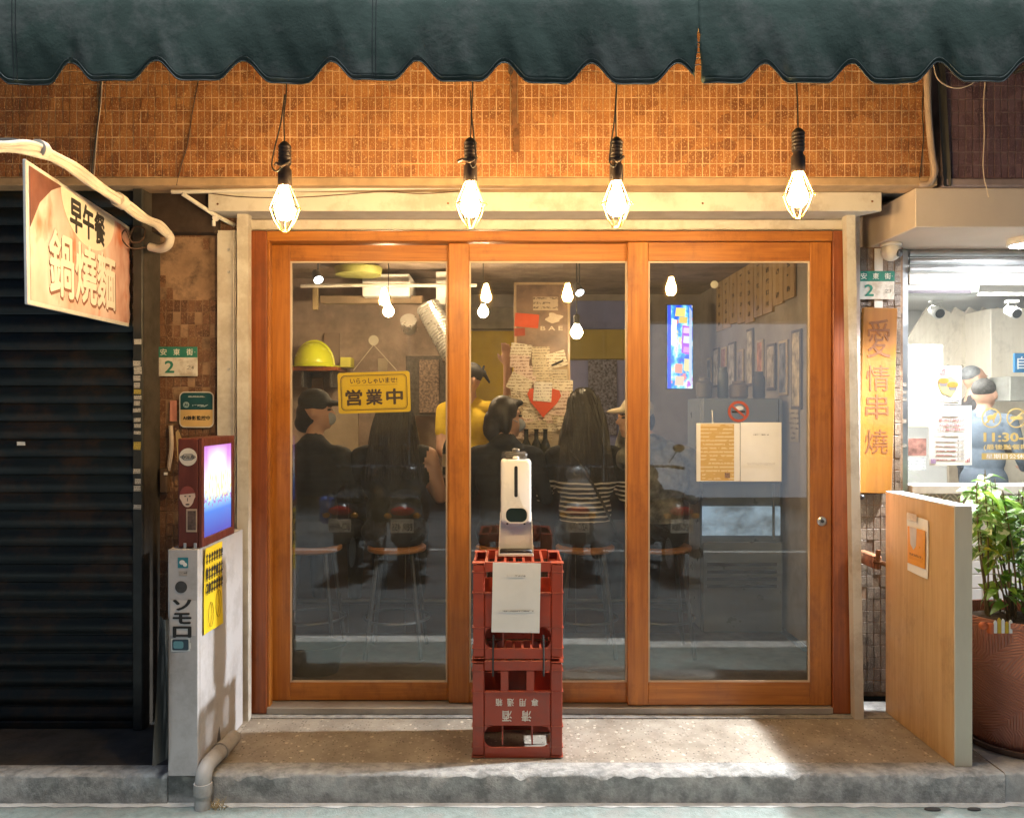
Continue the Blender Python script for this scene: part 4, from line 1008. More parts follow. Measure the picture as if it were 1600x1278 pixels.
# drain pipe at the left of the kerb
m_pvc = mat('grey_pvc', (0.40, 0.39, 0.38), 0.45, var=0.12, vs=10, dirt=(0.22, 0.2, 0.18), dirt_amt=0.5, ds=12)
dp = thing('drain_pipe', 'grey drain pipe bending over the kerb beside the grey partition', 'pipe', (-1.17, -0.70, ROADZ))
a, b_ = Vector((-1.130, -0.42, 0.045)), Vector((-1.150, -0.71, 0.018))
part('pipe', MB().tube(spline([a, Vector((-1.14, -0.56, 0.042)), Vector((-1.147, -0.66, 0.040)), Vector((-1.150, -0.700, 0.020)), Vector((-1.152, -0.708, -0.03)), Vector((-1.153, -0.708, ROADZ + 0.002))], 7), 0.030, 16), m_pvc, dp, True)
part('collar', MB().lathe([(0.034, -0.022), (0.035, 0.0), (0.034, 0.022)], (-1.152, -0.708, -0.035), 16), m_pvc, dp, True)
part('collar', MB().tube([(-1.1385, -0.545, 0.0425), (-1.1395, -0.560, 0.0425)], 0.0355, 16), m_pvc, dp, True)
fm = MB(); rr_ = random.Random(2)
for i in range(40):
    x, y = -1.10 + rr_.gauss(0, 0.015), -0.705 + rr_.gauss(0, 0.012)
    fm.tube([(x, y, ROADZ + 0.004), (x + rr_.uniform(-.02, .02), y + rr_.uniform(-.02, .02), ROADZ + rr_.uniform(0.01, 0.035))], 0.0012, 4)
o = solo('dry_leaves', 'little tuft of dry straw at the foot of the drain pipe', 'straw', fm, mat('straw', (0.36, 0.27, 0.14), 0.9)); o['kind'] = 'stuff'

# ================================================================== crates
m_crate = mat('crate_plastic', (0.36, 0.052, 0.022), 0.42, var=0.12, vs=6, bump=0.12, bs=50, dirt=(0.22, 0.06, 0.04), dirt_amt=0.5, ds=10)
m_clet = mat('crate_lettering', (0.80, 0.74, 0.66), 0.6, var=0.12, vs=40)
CW, CD, CH = 0.365, 0.30, 0.393
def crate(label, base):
    t = thing('bottle_crate', label, 'crate', base, 'stacked red bottle crates')
    hw, hd = CW / 2, CD / 2
    B = lambda lo, hi, b=0.002: MB().box(Vector(lo) + Vector(base), Vector(hi) + Vector(base), b)
    # corner posts with flanges
    for sx in (-1, 1):
        for sy in (-1, 1):
            mb = MB()
            def bb(lo, hi, b=0.002): mb.box(Vector(lo) + Vector(base), Vector(hi) + Vector(base), b)
            X = lambda v: sx * v
            bb((X(hw - 0.046), sy * (hd - 0.004) - 0.004, 0.012), (X(hw - 0.002), sy * (hd - 0.004) + 0.004, CH - 0.012))
            bb((X(hw - 0.004) - 0.002, sy * (hd - 0.046), 0.012), (X(hw - 0.004) + 0.002, sy * (hd - 0.008), CH - 0.012))
            bb((X(hw - 0.046) - 0.002, sy * (hd - 0.030) - 0.026, 0.012), (X(hw - 0.046) + 0.002, sy * (hd - 0.030) + 0.026, CH - 0.012))
            for z in (0.006, 0.046, 0.128, 0.268, 0.352, 0.387):
                bb((X(hw - 0.048), sy * (hd - 0.02) - 0.022, z - 0.002), (X(hw + 0.002), sy * (hd - 0.02) + 0.024, z + 0.002), 0.001)
            part('corner_post', mb, m_crate, t)
    for sy in (-1, 1):
        y0, y1 = (sy * (hd - 0.006) - 0.005, sy * (hd - 0.006) + 0.005)
        part('base_rail', B((-hw + 0.05, y0, 0.002), (hw - 0.05, y1, 0.045)), m_crate, t)
        # rounded opening: fillets in the corners
        mb = MB()
        for sx in (-1, 1):
            for zc, sz in ((0.0455, 1), (0.1295, -1)):
                x0 = sx * (hw - 0.05); r_ = 0.032
                pts = [(x0, zc)] + [(x0 - sx * r_ * (1 - math.sin(a_)), zc + sz * r_ * (1 - math.cos(a_))) for a_ in np.linspace(0, PI / 2, 6)]
                mb.prism(pts, y0 + 0.001, y1 - 0.001, T(*base))
        part('opening_corner', mb, m_crate, t)
        part('side_panel', B((-hw + 0.05, y0 + 0.002, 0.130), (hw - 0.05, y1 - 0.002, 0.266)), m_crate, t)
        for x in (-0.052, 0.052):
            part('divider', B((x - 0.016, y0 + 0.001, 0.2665), (x + 0.016, y1 - 0.001, 0.352)), m_crate, t)
        part('top_rail', B((-hw + 0.05, y0 - 0.001, 0.3525), (hw - 0.05, y1 + 0.001, CH)), m_crate, t)
        part('ridge', B((-hw + 0.048, y0 - 0.003, 0.264), (hw - 0.048, y1 + 0.003, 0.270), 0.001), m_crate, t)
    for sx in (-1, 1):
        x0 = sx * (hw - 0.006)
        for z0, z1 in ((0.002, 0.045), (0.130, 0.266), (0.3525, CH)):
            part('end_panel', B((x0 - 0.004, -hd + 0.05, z0), (x0 + 0.004, hd - 0.05, z1)), m_crate, t)
    mb = MB()
    for x in (-0.06, 0.06): mb.box(Vector((x - 0.003, -hd + 0.013, 0.05)) + Vector(base), Vector((x + 0.003, hd - 0.013, 0.30)) + Vector(base))
    mb.box(Vector((-hw + 0.012, -0.003, 0.05)) + Vector(base), Vector((-0.0635, 0.003, 0.30)) + Vector(base))
    mb.box(Vector((0.0635, -0.003, 0.05)) + Vector(base), Vector((hw - 0.012, 0.003, 0.30)) + Vector(base))
    part('inner_divider', mb, m_crate, t)
    mb = MB()
    for i in range(7): mb.box(Vector((-hw + 0.05 + i * 0.038, -hd + 0.013, CH - 0.012)) + Vector(base), Vector((-hw + 0.060 + i * 0.038, hd - 0.013, CH - 0.004)) + Vector(base))
    part('floor_grid', mb, m_crate, t)
    yl = base[1] - hd - 0.0002
    for g, px, py, s_ in (('箱', -0.074, 0.225, 0.030), ('通', -0.028, 0.225, 0.030), ('用', 0.022, 0.225, 0.030), ('專', 0.070, 0.225, 0.030), ('酒', -0.042, 0.170, 0.044), ('清', 0.036, 0.170, 0.044)):
        part('lettering', MB().text(g, (base[0] + px, base[1] - hd + 0.0025, base[2] + py), 1, 0.012, 0.0012, h=s_, w=s_ * 0.9, rot=PI), m_clet, t)
    return t
cc = at(808.5, 1185, 0); cf_d = 1.40 * 1280 / (1185 - 641)
cyc = cf_d - CAMD + CD / 2
cxc = (808.5 - 791) * cf_d / FPX
crate('lower red plastic bottle crate standing upside down on the step', (cxc, cyc, 0.001))
crate('upper red plastic bottle crate carrying the hand sanitiser dispenser', (cxc + 0.002, cyc + 0.004, 0.001 + CH + 0.003))
CTOP = 0.001 + 2 * CH + 0.003
# clear cable ties joining the two crates
solo('cable_tie', 'black cable tie binding the two red crates at their left side', 'cable tie', MB().tube(spline([(cxc - 0.098, cyc - CD / 2 - 0.010, 0.335), (cxc - 0.098, cyc - CD / 2 - 0.012, 0.42), (cxc - 0.096, cyc - CD / 2 - 0.010, 0.50)], 4), 0.004, 6), m_rubber)
solo('cable_tie', 'black cable tie binding the two red crates at their right side', 'cable tie', MB().tube(spline([(cxc + 0.105, cyc - CD / 2 - 0.010, 0.335), (cxc + 0.105, cyc - CD / 2 - 0.012, 0.42), (cxc + 0.103, cyc - CD / 2 - 0.010, 0.50)], 4), 0.004, 6), m_rubber)
# notice hanging on the upper crate (its square code is left out)
yn = cyc - CD / 2 - 0.012
a, b_ = at(769, 879, yn), at(844, 988, yn); c = (a + b_) / 2
no = solo('paper_notice', 'white paper notice hung on the front of the upper red crate', 'notice', MB().add(*sheet(b_.x - a.x, a.z - b_.z, 8, 10, 0.0008, 0.0007, 3), T(*c) @ Ry(R(1.2))), m_paper)
part('print_line', MB().add(*sheet(0.075, 0.010, 2, 2, 0, 0.0004), T(c.x, yn - 0.0022, a.z - 0.055)), writing('notice_print', (0.80, 0.80, 0.78), (0.2, 0.2, 0.2), 0.014, 0.8, 0.004, 0.55), no)
part('print_line', MB().add(*sheet(0.14, 0.008, 2, 2, 0, 0.0004), T(c.x, yn - 0.0022, a.z - 0.195)), MATS['notice_print'], no)

# ================================================================== sanitiser dispenser
yd = cyc + 0.045
ds = thing('sanitiser_dispenser', 'white automatic hand sanitiser dispenser standing on the red crates', 'dispenser', (at(806, 866, yd).x, yd, CTOP))
m_disp = mat('dispenser_white', (0.78, 0.77, 0.75), 0.28, var=0.04, coat=0.3)
X = at(806, 800, yd).x
S = 3.50 / 1280
def Z(py): return CAMH - (py - 641) * (yd + CAMD) / FPX
k = (yd + CAMD) / FPX
body = rrect(47 * k, (815 - 717) * k, 0.014, 6)
zc = (Z(717) + Z(815)) / 2
mb = MB()
def rounded_block(mb, pts, y0, y1, inset, M):
    n = len(pts); rings = []
    def ring(s_, y): return [(p[0] * s_[0], y, p[1] * s_[1]) for p in pts]
    w = max(p[0] for p in pts); h = max(p[1] for p in pts)
    for dy, ins in ((0, inset), (inset * 0.3, inset * 0.35), (inset, 0), (None, 0)):
        rings.append(ring(((w - ins) / w, (h - ins) / h), y1 if dy is None else y0 + dy))
    vs = [p for r_ in rings for p in r_]; fs = [tuple(range(n)), tuple(range(3 * n, 4 * n))]
    for j in range(3):
        for i in range(n): fs.append((j * n + i, j * n + (i + 1) % n, (j + 1) * n + (i + 1) % n, (j + 1) * n + i))
    mb.add(vs, fs, M); return mb
part('body', rounded_block(MB(), body, -0.055, 0.035, 0.012, T(X, yd, zc)), m_disp, ds, True)
part('slot', MB().prism(rrect(0.014, 0.130, 0.0069), -0.0575, -0.0545, T(X + 0.0, yd, (Z(727) + Z(774)) / 2)), m_black, ds)
part('sensor_window', MB().prism(rrect(0.088, 0.058, 0.024), -0.0575, -0.0545, T(X + 0.002, yd, Z(802))), mat('dark_window', (0.02, 0.035, 0.035), 0.08, var=0.1), ds)
rm = MB(); ringframe(rm, rrect(0.100, 0.070, 0.029), rrect(0.0885, 0.0585, 0.0245), -0.0585, -0.0545, T(X + 0.002, yd, Z(802)))
part('window_rim', rm, m_disp, ds, True)
part('tank_top', MB().box((X - 0.048, yd - 0.020, Z(717) + 0.0005), (X + 0.048, yd + 0.03, Z(706)), 0.008), mat('smoky_plastic', (0.10, 0.10, 0.10), 0.25, var=0.2), ds, True)
part('cap', MB().lathe([(0.016, 0), (0.016, 0.010), (0.009, 0.014)], (X, yd, Z(706) + 0.0005), 16), MATS['smoky_plastic'], ds, True)
part('latch', MB().box((X - 0.014, yd - 0.040, Z(717) - 0.002), (X + 0.014, yd - 0.021, Z(712)), 0.005), m_disp, ds, True)
mb = MB()
w0, w1 = 24.5 * k, 27.0 * k
pts = [(-w1, 0), (w1, 0), (w0, (CTOP, Z(822))[1] - CTOP), (-w0, Z(822) - CTOP)]
part('back_plate', MB().prism([(-w1 + .002, 0.001), (w1 - .002, 0.001), (w0, Z(814) - CTOP), (-w0, Z(814) - CTOP)], -0.026, -0.016, T(X, yd, CTOP)), mat('dispenser_grey', (0.72, 0.72, 0.73), 0.3, var=0.04), ds)
for sx in (-1, 1):
    part('side_cheek', MB().add([(sx * w1, -0.06, 0.001), (sx * (w1 - .004), -0.06, 0.001), (sx * w1, 0.0215, 0.001), (sx * (w1 - .004), 0.0215, 0.001),
                             (sx * w0, -0.035, Z(800) - CTOP), (sx * (w0 - .004), -0.035, Z(800) - CTOP), (sx * w0, 0.0215, Z(800) - CTOP), (sx * (w0 - .004), 0.0215, Z(800) - CTOP)],
                            [(0, 1, 3, 2), (4, 6, 7, 5), (0, 4, 5, 1), (2, 3, 7, 6), (0, 2, 6, 4), (1, 5, 7, 3)], T(X, yd, CTOP)), m_disp, ds)
part('drip_tray', MB().box((X - w1 + 0.006, yd - 0.062, CTOP + 0.001), (X + w1 - 0.006, yd - 0.0265, CTOP + 0.028), 0.006), m_black, ds, True)
part('foot', MB().box((X - w1 + .001, yd - 0.066, CTOP), (X + w1 - .001, yd - 0.0625, CTOP + 0.012), 0.001), m_disp, ds)
for dx in (-0.036, 0.036): part('nozzle', MB().lathe([(0.004, 0), (0.004, 0.005)], (X + dx, yd - 0.04, Z(815) - 0.006), 8), m_black, ds)

# ================================================================== right end of the step: board, wooden sign, neighbour
m_lam = wood('oak_laminate', (0.42, 0.250, 0.105), (0.62, 0.410, 0.200), 'z', 0.7, 0.5, 0.08, 0.05)
BX0, BX1, BY0, BY1, BZ = 1.760, 1.830, -0.600, -0.02, 1.026
bd = thing('side_board', 'low oak laminate side board at the right end of the step', 'side board', ((BX0 + BX1) / 2, (BY0 + BY1) / 2, 0.002))
part('face', MB().box((BX0, BY0 + 0.003, 0.002), (BX0 + 0.012, BY1, BZ - 0.008), 0.001), m_lam, bd)
part('core', MB().box((BX0 + 0.0125, BY0 + 0.004, 0.003), (BX1 - 0.001, BY1, BZ - 0.009), 0.001), m_lam, bd)
part('front_edge', MB().box((BX0 + 0.001, BY0 - 0.004, 0.002), (BX1, BY0 + 0.0025, BZ - 0.008), 0.001), mat('edge_band', (0.58, 0.54, 0.42), 0.6, var=0.12, vs=5, stretch=(1, 1, 0.3)), bd)
part('whitened_top', MB().box((BX0, BY0 - 0.004, BZ - 0.0075), (BX1, BY1, BZ), 0.001), m_white, bd)  # white put on the board's top for the lamplight falling there
fM = T(BX0 - 0.0015, -0.36, 0.80) @ Rz(R(-90))     # faces -x: local x runs towards the camera
def side(mb): return placed(mb, T(BX0 - 0.004, -0.325, 0.822) @ Rz(R(-90)))
of = solo('orange_flyer', 'orange and white flyer in a plastic sleeve taped to the side board', 'flyer', placed(MB().add(*sheet(0.175, 0.245, 8, 8, 0.005, 0.0006, 6)), T(BX0 - 0.004, -0.325, 0.822) @ Rz(R(-90)) @ Ry(R(1.5))), m_paper)
m_or = mat('flyer_orange', (0.72, 0.30, 0.03), 0.35, var=0.12, vs=14)
part('orange_print', side(MB().box((-0.075, -0.0075, -0.085), (0.075, -0.0068, 0.075))), m_or, of)
part('cup_print', side(MB().prism([(-0.055, 0.075), (0.005, 0.075), (0.0, 0.0), (-0.022, -0.02), (-0.048, 0.0)], -0.0085, -0.0077)), mat('flyer_grey', (0.55, 0.52, 0.52), 0.5), of)
part('print_line', side(MB().add(*sheet(0.115, 0.026, 2, 2, 0, 0.0005), T(0.0, -0.0082, -0.05))), writing('flyer_print', (0.72, 0.30, 0.03), (0.22, 0.08, 0.02), 0.030, 0.5, 0.011, 0.55), of)
part('tape', side(MB().add(*sheet(0.085, 0.032, 3, 3, 0.002, 0.0005, 1), T(-0.035, -0.0080, 0.118))), mat('clear_tape', (0.62, 0.55, 0.45), 0.25), of)

# pier behind the wooden sign
rp = thing('tiled_pier', 'narrow tiled pier behind the hanging wooden sign', 'pier', (1.84, RPY, 0))
part('mortar', MB().box((1.66, RPY + 0.008, 0.0), (1.945, RPY + 0.14, 2.197)), MATS['pier_mortar'], rp)
tile_wall(rp, 1.70, 0.02, 7, 38, 0.0335, 0.0572, RPY + 0.0075, tile_mat('pier_tile_grey', [(0.25, (0.10, 0.07, 0.05)), (0.5, (0.17, 0.12, 0.085)), (0.75, (0.25, 0.19, 0.14))], (0.33, 0.27, 0.21)), seed=21, individual=lambda c, r_: r_ < 14 or r_ > 31, skip=lambda x, z, r_: r_.random() < 0.04)
part('pale_strip', MB().box((at(1366, 600, RPY).x, RPY - 0.003, 1.02), (at(1379, 600, RPY).x, RPY - 0.001, 2.19)), m_white, rp)
struct('return_wall', MB().box((1.600, 0.115, 0.0), (1.70, 0.33, 2.36)), m_cream)
# iron latch between pier and board
lt = thing('iron_latch', 'rusty iron latch on the pier beside the side board', 'latch', at(1372, 880, 0.02))
part('plate', MB().box((1.715, 0.0, 0.66), (1.752, 0.18, 0.72), 0.004), rust, lt)
part('bolt', MB().tube([(1.71, 0.00, 0.70), (1.78, -0.015, 0.68)], 0.011, 10), rust, lt, True)
part('bolt', MB().tube([(1.73, 0.00, 0.66), (1.73, -0.01, 0.75)], 0.010, 10), rust, lt, True)
part('knob', MB().ell((1.70, 0.10, 0.985), (0.014, 0.014, 0.014)), m_black, lt, True)

# wooden sign
ys = RPY - 0.035
a, b_ = at(1345, 481, ys), at(1398, 771, ys); c = (a + b_) / 2; w, h = b_.x - a.x, a.z - b_.z
ws = thing('wooden_sign', 'upright orange wooden sign board with four carved characters', 'sign', c - Vector((0, 0, h / 2)))
WM = T(*c) @ Ry(R(1.9))
m_sig = wood('sign_wood', (0.22, 0.080, 0.008), (0.33, 0.140, 0.016), 'z', 0.6, 0.45, 0.1, 0.1)
part('board', placed(MB().box((-w / 2, 0, -h / 2), (w / 2, 0.028, h / 2), 0.003), WM), m_sig, ws)
m_carve = mat('carved_groove', (0.14, 0.048, 0.007), 0.6, var=0.2, vs=30)
for i, (g, py, hh, dx) in enumerate((('愛', 529, 60, -0.004), ('情', 591, 40, -0.003), ('串', 635, 38, -0.003), ('燒', 690, 38, 0.0))):
    z = -(py - 626) * (ys + CAMD) / FPX; hp = hh * (ys + CAMD) / FPX
    part('carved_character', placed(MB().text(g, (dx, -0.0003, z), 1, 0.0, 0.0008, h=hp, w=min(0.112, hp * 1.05), rot=R(-2)), WM), m_carve, ws)

# bulkhead over the next shop, camera dome
m_beige = mat('beige_plaster', (0.58, 0.50, 0.43), 0.7, var=0.05, vs=4, bump=0.15, bs=60)
solo('bulkhead', 'smooth beige plaster bulkhead over the window of the shop at right', 'bulkhead', MB().box((1.785, -0.245, 2.198), (5.2, 0.335, FZ - 0.005), 0.004), m_beige)
cq = at(1392, 396, 0.10)
cm = thing('security_camera', 'small white dome security camera under the beige bulkhead', 'camera', cq + Vector((0, 0, -0.05)))
part('mount', MB().lathe([(0.046, 0.0), (0.050, 0.006), (0.046, 0.014)], (cq.x, cq.y, 2.183), 20), m_white, cm, True)
part('housing', MB().ell((cq.x, cq.y, 2.160), (0.046, 0.046, 0.048)), m_white, cm, 'all')
part('lens', MB().lathe([(0.018, 0), (0.020, 0.010), (0.013, 0.012)], (cq.x + 0.022, cq.y - 0.030, 2.146), 14, M=Rz(R(35)) @ Rx(R(100))), m_black, cm, True)

# ------------------------------------------------------------------ the bright shop at right
WY = 0.25
NX0, NX1 = 1.96, 5.2
m_nw = mat('shop_white', (0.80, 0.79, 0.77), 0.7, var=0.04, vs=3)
nz_sill = at(1500, 757, WY).z
struct('next_shop_floor', MB().box((1.95, 0.36, 0.0), (5.25, 4.6, 0.02)), m_conc_light)
struct('next_shop_ceiling', MB().box((1.95, 0.36, 2.42), (5.25, 4.6, 2.47)), m_nw)
struct('next_shop_wall_left', MB().box((1.90, 0.36, 0.0), (1.958, 4.6, 2.415)), m_nw)
struct('next_shop_wall_right', MB().box((5.20, 0.36, 0.0), (5.25, 4.6, 2.415)), m_nw)
struct('next_shop_wall_back', MB().box((1.96, 4.55, 0.0), (5.20, 4.60, 2.415)), m_nw)
wf = thing('shop_window', 'wide bright shop window with an aluminium frame at right', 'window', (2.7, WY, nz_sill))
part('frame', MB().box((at(1397, 600, WY).x, WY - 0.01, nz_sill - 0.04), (at(1418, 600, WY).x, WY + 0.06, 2.197), 0.004), m_alu, wf)
part('frame', MB().box((at(1399, 600, WY).x - 0.012, WY - 0.022, 1.0), (at(1399, 600, WY).x - 0.002, WY - 0.011, 2.197), 0.002), m_white, wf)
part('sill', MB().box((at(1418, 600, WY).x + 0.001, WY - 0.045, nz_sill - 0.042), (5.2, WY + 0.10, nz_sill), 0.003), m_white, wf)
gx0 = at(1418, 600, WY).x
part('glass_pane', MB().box((gx0 - 0.003, WY + 0.02, nz_sill + 0.001), (5.2, WY + 0.026, 2.08)), glass('shop_glass', 0.006), wf)
rs = thing('rolled_shutter', 'rolled up aluminium shutter above the bright shop window', 'shutter', (2.7, WY, 2.04))
zt_ = 2.196
for i in range(3):
    z1 = zt_ - i * 0.040
    part('slat', MB().tube([(gx0 + 0.002, WY - 0.005, z1 - 0.020), (5.2, WY - 0.005, z1 - 0.020)], 0.0195, 12), m_alu, rs, True)
part('bottom_slat', MB().box((gx0 + 0.002, WY - 0.012, 2.020), (5.2, WY + 0.012, zt_ - 0.121), 0.003), m_white, rs)
for i, (py, lab) in enumerate(((601, 'topmost white label on the aluminium window post'), (613, 'second white label from the top on the aluminium window post'), (624, 'third white label from the top on the aluminium window post'), (658, 'orange edged label halfway down the aluminium window post'), (696, 'crooked lowest label on the aluminium window post'))):
    solo('paper_label', lab, 'label', MB().add(*sheet(0.034, 0.020, 2, 2, 0.001, 0.0005, i), T(*at(1411, py, WY - 0.0112)) @ Ry(R((0, 2, 0, 0, 8)[i]))), MATS['label_white'] if i != 3 else writing('label_orange', (0.65, 0.55, 0.45), (0.5, 0.2, 0.05), 0.012, 0.7, 0.004, 0.5), 'labels on the window post')
# dado below the window: patterned strip and white bricks
dw = thing('brick_dado', 'white glazed brick wall under the bright shop window', 'wall', (2.7, WY, 0.0))
part('mortar', MB().box((1.95, WY + 0.006, 0.02), (5.2, WY + 0.09, nz_sill - 0.043)), mat('pale_mortar', (0.45, 0.44, 0.42), 0.9), dw)
m_gl = mat('white_glaze', (0.78, 0.79, 0.80), 0.18, var=0.05, vs=9, coat=0.3)
bme = mesh_of('brick', MB().box((-0.0735, -0.009, -0.0335), (0.0735, 0, 0.0335), 0.003), m_gl)
for r_ in range(13):
    for k_ in range(9):
        x = 1.97 + 0.15 * k_ + (0.075 if r_ % 2 else 0)
        o = link('brick', bme, dw, Vector((x + 0.02, WY + 0.0058, 0.062 + r_ * 0.070)) - OFF[dw])
def pattern_tile():
    m = bpy.data.materials.new('pattern_tile'); N, L, p = nodes_of(m); nt = m.node_tree
    v = coords(nt, (11.5, 11.5, 11.5), False)
    sx = N.new('ShaderNodeSeparateXYZ'); L.new(v, sx.inputs[0])
    a_ = mathn(nt, 'ABSOLUTE', mathn(nt, 'SUBTRACT', mathn(nt, 'FRACT', sx.outputs[0]), 0.5)); b2 = mathn(nt, 'ABSOLUTE', mathn(nt, 'SUBTRACT', mathn(nt, 'FRACT', sx.outputs[2]), 0.5))
    s_ = mathn(nt, 'SINE', mathn(nt, 'MULTIPLY', mathn(nt, 'ADD', a_, b2), 22.0))
    L.new(ramp(nt, s_, [(0.35, (0.30, 0.27, 0.24)), (0.6, (0.62, 0.58, 0.52))]), p.inputs['Base Color']); p.inputs['Roughness'].default_value = 0.35
    return m
m_pat = pattern_tile()
pme = mesh_of('pattern_tile', MB().box((-0.042, -0.008, -0.042), (0.042, 0, 0.042), 0.002), m_pat)
for k_ in range(14): link('pattern_tile', pme, dw, Vector((2.03 + k_ * 0.087, WY + 0.0055, nz_sill - 0.087)) - OFF[dw])

# poster, menu and lettering on the glass
yg = WY + 0.018
m_posty = mat('poster_yellow', (0.80, 0.66, 0.22), 0.6, var=0.08)
a, b_ = at(1461, 572, yg), at(1502, 632, yg); c = (a + b_) / 2
po = solo('food_poster', 'white poster with two food bowls on the shop window', 'poster', MB().add(*sheet(b_.x - a.x, a.z - b_.z, 4, 4, 0.002, 0.0006, 1), T(*c) @ Ry(R(0.5))), m_paper)
part('lettering', MB().text('NEW\nARRIVAL', (c.x - 0.014, yg - 0.0035, c.z + 0.070), 1, 0.012, 0.0006, w=0.066, h=0.034, rot=R(-3)), mat('poster_red', (0.50, 0.02, 0.03), 0.6), po)
part('blob_print', MB().prism([(0.048 * math.cos(a_) * (1 + 0.12 * math.sin(3 * a_)), 0.046 * math.sin(a_) * (1 + 0.1 * math.cos(5 * a_))) for a_ in np.linspace(0, 2 * PI, 30)[:-1]], -0.0006, 0, T(c.x, yg - 0.0032, c.z - 0.005)), m_posty, po)
for dx, dz in ((-0.026, 0.016), (0.020, -0.004)):
    bw = part('bowl_print', MB().prism([(0.025, 0.006), (-0.025, 0.006), (-0.016, -0.022), (0.016, -0.022)], -0.0014, -0.0007, T(c.x + dx, yg - 0.0032, c.z + dz)), mat('bowl_slate', (0.20, 0.19, 0.20), 0.6), po)
    part('soup_print', MB().prism([(0.027 * math.cos(a_), 0.014 * math.sin(a_)) for a_ in np.linspace(0, 2 * PI, 20)[:-1]], -0.0022, -0.0015, T(c.x + dx, yg - 0.0032, c.z + dz + 0.007)), mat('soup_orange', (0.62, 0.22, 0.05), 0.5), po)
part('seal_print', MB().add(*sheet(0.026, 0.022, 2, 2, 0, 0.0005), T(c.x + 0.042, yg - 0.0036, c.z + 0.072)), writing('seal_print', (0.72, 0.74, 0.80), (0.2, 0.3, 0.6), 0.006, 0.6, 0.003, 0.6), po)
part('print_line', MB().add(*sheet(0.11, 0.011, 2, 2, 0, 0.0005), T(c.x, yg - 0.0036, c.z - 0.078)), writing('poster_print', (0.80, 0.80, 0.78), (0.12, 0.12, 0.14), 0.014, 0.8, 0.006, 0.6), po)
a, b_ = at(1451, 634, yg - 0.004), at(1518, 727, yg - 0.004); c = (a + b_) / 2
me_ = solo('menu_sheet', 'white price menu with red and grey lines on the shop window', 'menu', MB().add(*sheet(b_.x - a.x, a.z - b_.z, 4, 4, 0.002, 0.0006, 2), T(*c) @ Ry(R(-0.8))), m_paper)
m_mred = mat('menu_red', (0.36, 0.06, 0.07), 0.6); m_mgry = mat('menu_grey', (0.22, 0.20, 0.20), 0.6)
rows = [('蔥油拌麵$60', 656, 0.125), ('XO醬拌麵$70', 664, 0.125), ('口水雞拌麵$80', 671, 0.135)]
for s_, py, ww in rows:
    part('menu_line', MB().text(s_, (c.x + 0.004, yg - 0.0075, at(0, py, yg).z), 1, 0.0, 0.0005, w=ww, h=0.0145), m_mred, me_)
for k_, (pr, py) in enumerate((('$120', 688), ('$130', 695.5), ('$130', 703), ('$180', 710), ('$180', 717))):
    part('menu_line', MB().text(pr, (c.x + 0.052, yg - 0.0075, at(0, py, yg).z), 1, 0.0, 0.0005, w=0.036, h=0.0125), m_mgry, me_)
    part('menu_marks', MB().add(*sheet(0.098, 0.0145, 2, 2, 0, 0.0005), T(c.x - 0.022, yg - 0.0073, at(0, py, yg).z)), writing('menu_marks', (0.80, 0.80, 0.78), (0.36, 0.08, 0.09), 0.0220, 0.8, 0.0055, 0.62), me_)
for py in (649, 680):
    part('heading', MB().add(*sheet(0.085, 0.011, 2, 2, 0, 0.0005), T(c.x, yg - 0.0073, at(0, py, yg).z)), writing('menu_heading', (0.80, 0.80, 0.78), (0.2, 0.2, 0.22), 0.014, 0.8, 0.005, 0.6), me_)
    for sx in (-1, 1): part('rule', MB().box((c.x + sx * 0.052, yg - 0.0078, at(0, py, yg).z - 0.0008), (c.x + sx * 0.082, yg - 0.0072, at(0, py, yg).z + 0.0008)), m_mgry, me_)
for k_ in range(3):
    part('corner_mark', MB().box((c.x + 0.075 + k_ * 0.008, yg - 0.0078, at(0, 722, yg).z), (c.x + 0.079 + k_ * 0.008, yg - 0.0072, at(0, 722, yg).z + 0.007 * (k_ + 1))), MATS['menu_red'], me_)
part('corner_seal', MB().box((c.x - 0.098, yg - 0.0078, at(0, 724, yg).z), (c.x - 0.073, yg - 0.0072, at(0, 717, yg).z)), mat('menu_seal', (0.42, 0.30, 0.50), 0.6, var=0.6, vs=150), me_)
m_gold = mat('gold_vinyl', (0.50, 0.36, 0.12), 0.4, var=0.1)
gd = thing('window_lettering', 'gold vinyl opening hours and round icons on the shop window', 'lettering', at(1570, 720, yg))
for px in (1549, 1588):
    cc_ = at(px, 653, yg); ro = 15.5 * (yg + CAMD) / FPX; rm = MB()
    A = np.linspace(0, 2 * PI, 33)[:-1]
    ringframe(rm, [(ro * math.cos(t_), ro * math.sin(t_)) for t_ in A], [(ro * 0.88 * math.cos(t_), ro * 0.88 * math.sin(t_)) for t_ in A], -0.0012, 0, T(*cc_))
    rm.box((cc_.x - ro * 0.9, yg - 0.0014, cc_.z - 0.003), (cc_.x + ro * 0.9, yg - 0.0002, cc_.z + 0.003), 0, (0, R(-42), 0))
    if px == 1549: rm.ell(cc_ + Vector((0, -0.001, 0.003)), (0.022, 0.0006, 0.012), 14, 6).ell(cc_ + Vector((0.018, -0.001, 0.016)), (0.009, 0.0006, 0.009), 10, 6).box((cc_.x - 0.018, yg - 0.0016, cc_.z - 0.024), (cc_.x - 0.012, yg - 0.0004, cc_.z)).box((cc_.x + 0.008, yg - 0.0016, cc_.z - 0.024), (cc_.x + 0.014, yg - 0.0004, cc_.z))
    else: rm.box((cc_.x - 0.030, yg - 0.0018, cc_.z - 0.008), (cc_.x + 0.030, yg - 0.0004, cc_.z + 0.008))
    part('round_icon', rm, m_gold, gd)
part('lettering', MB().text('11:30-2', (at(1575, 681, yg).x, yg - 0.0005, at(0, 683, yg).z), 1, 0.03, 0.001, h=0.047, w=0.245), m_gold, gd)
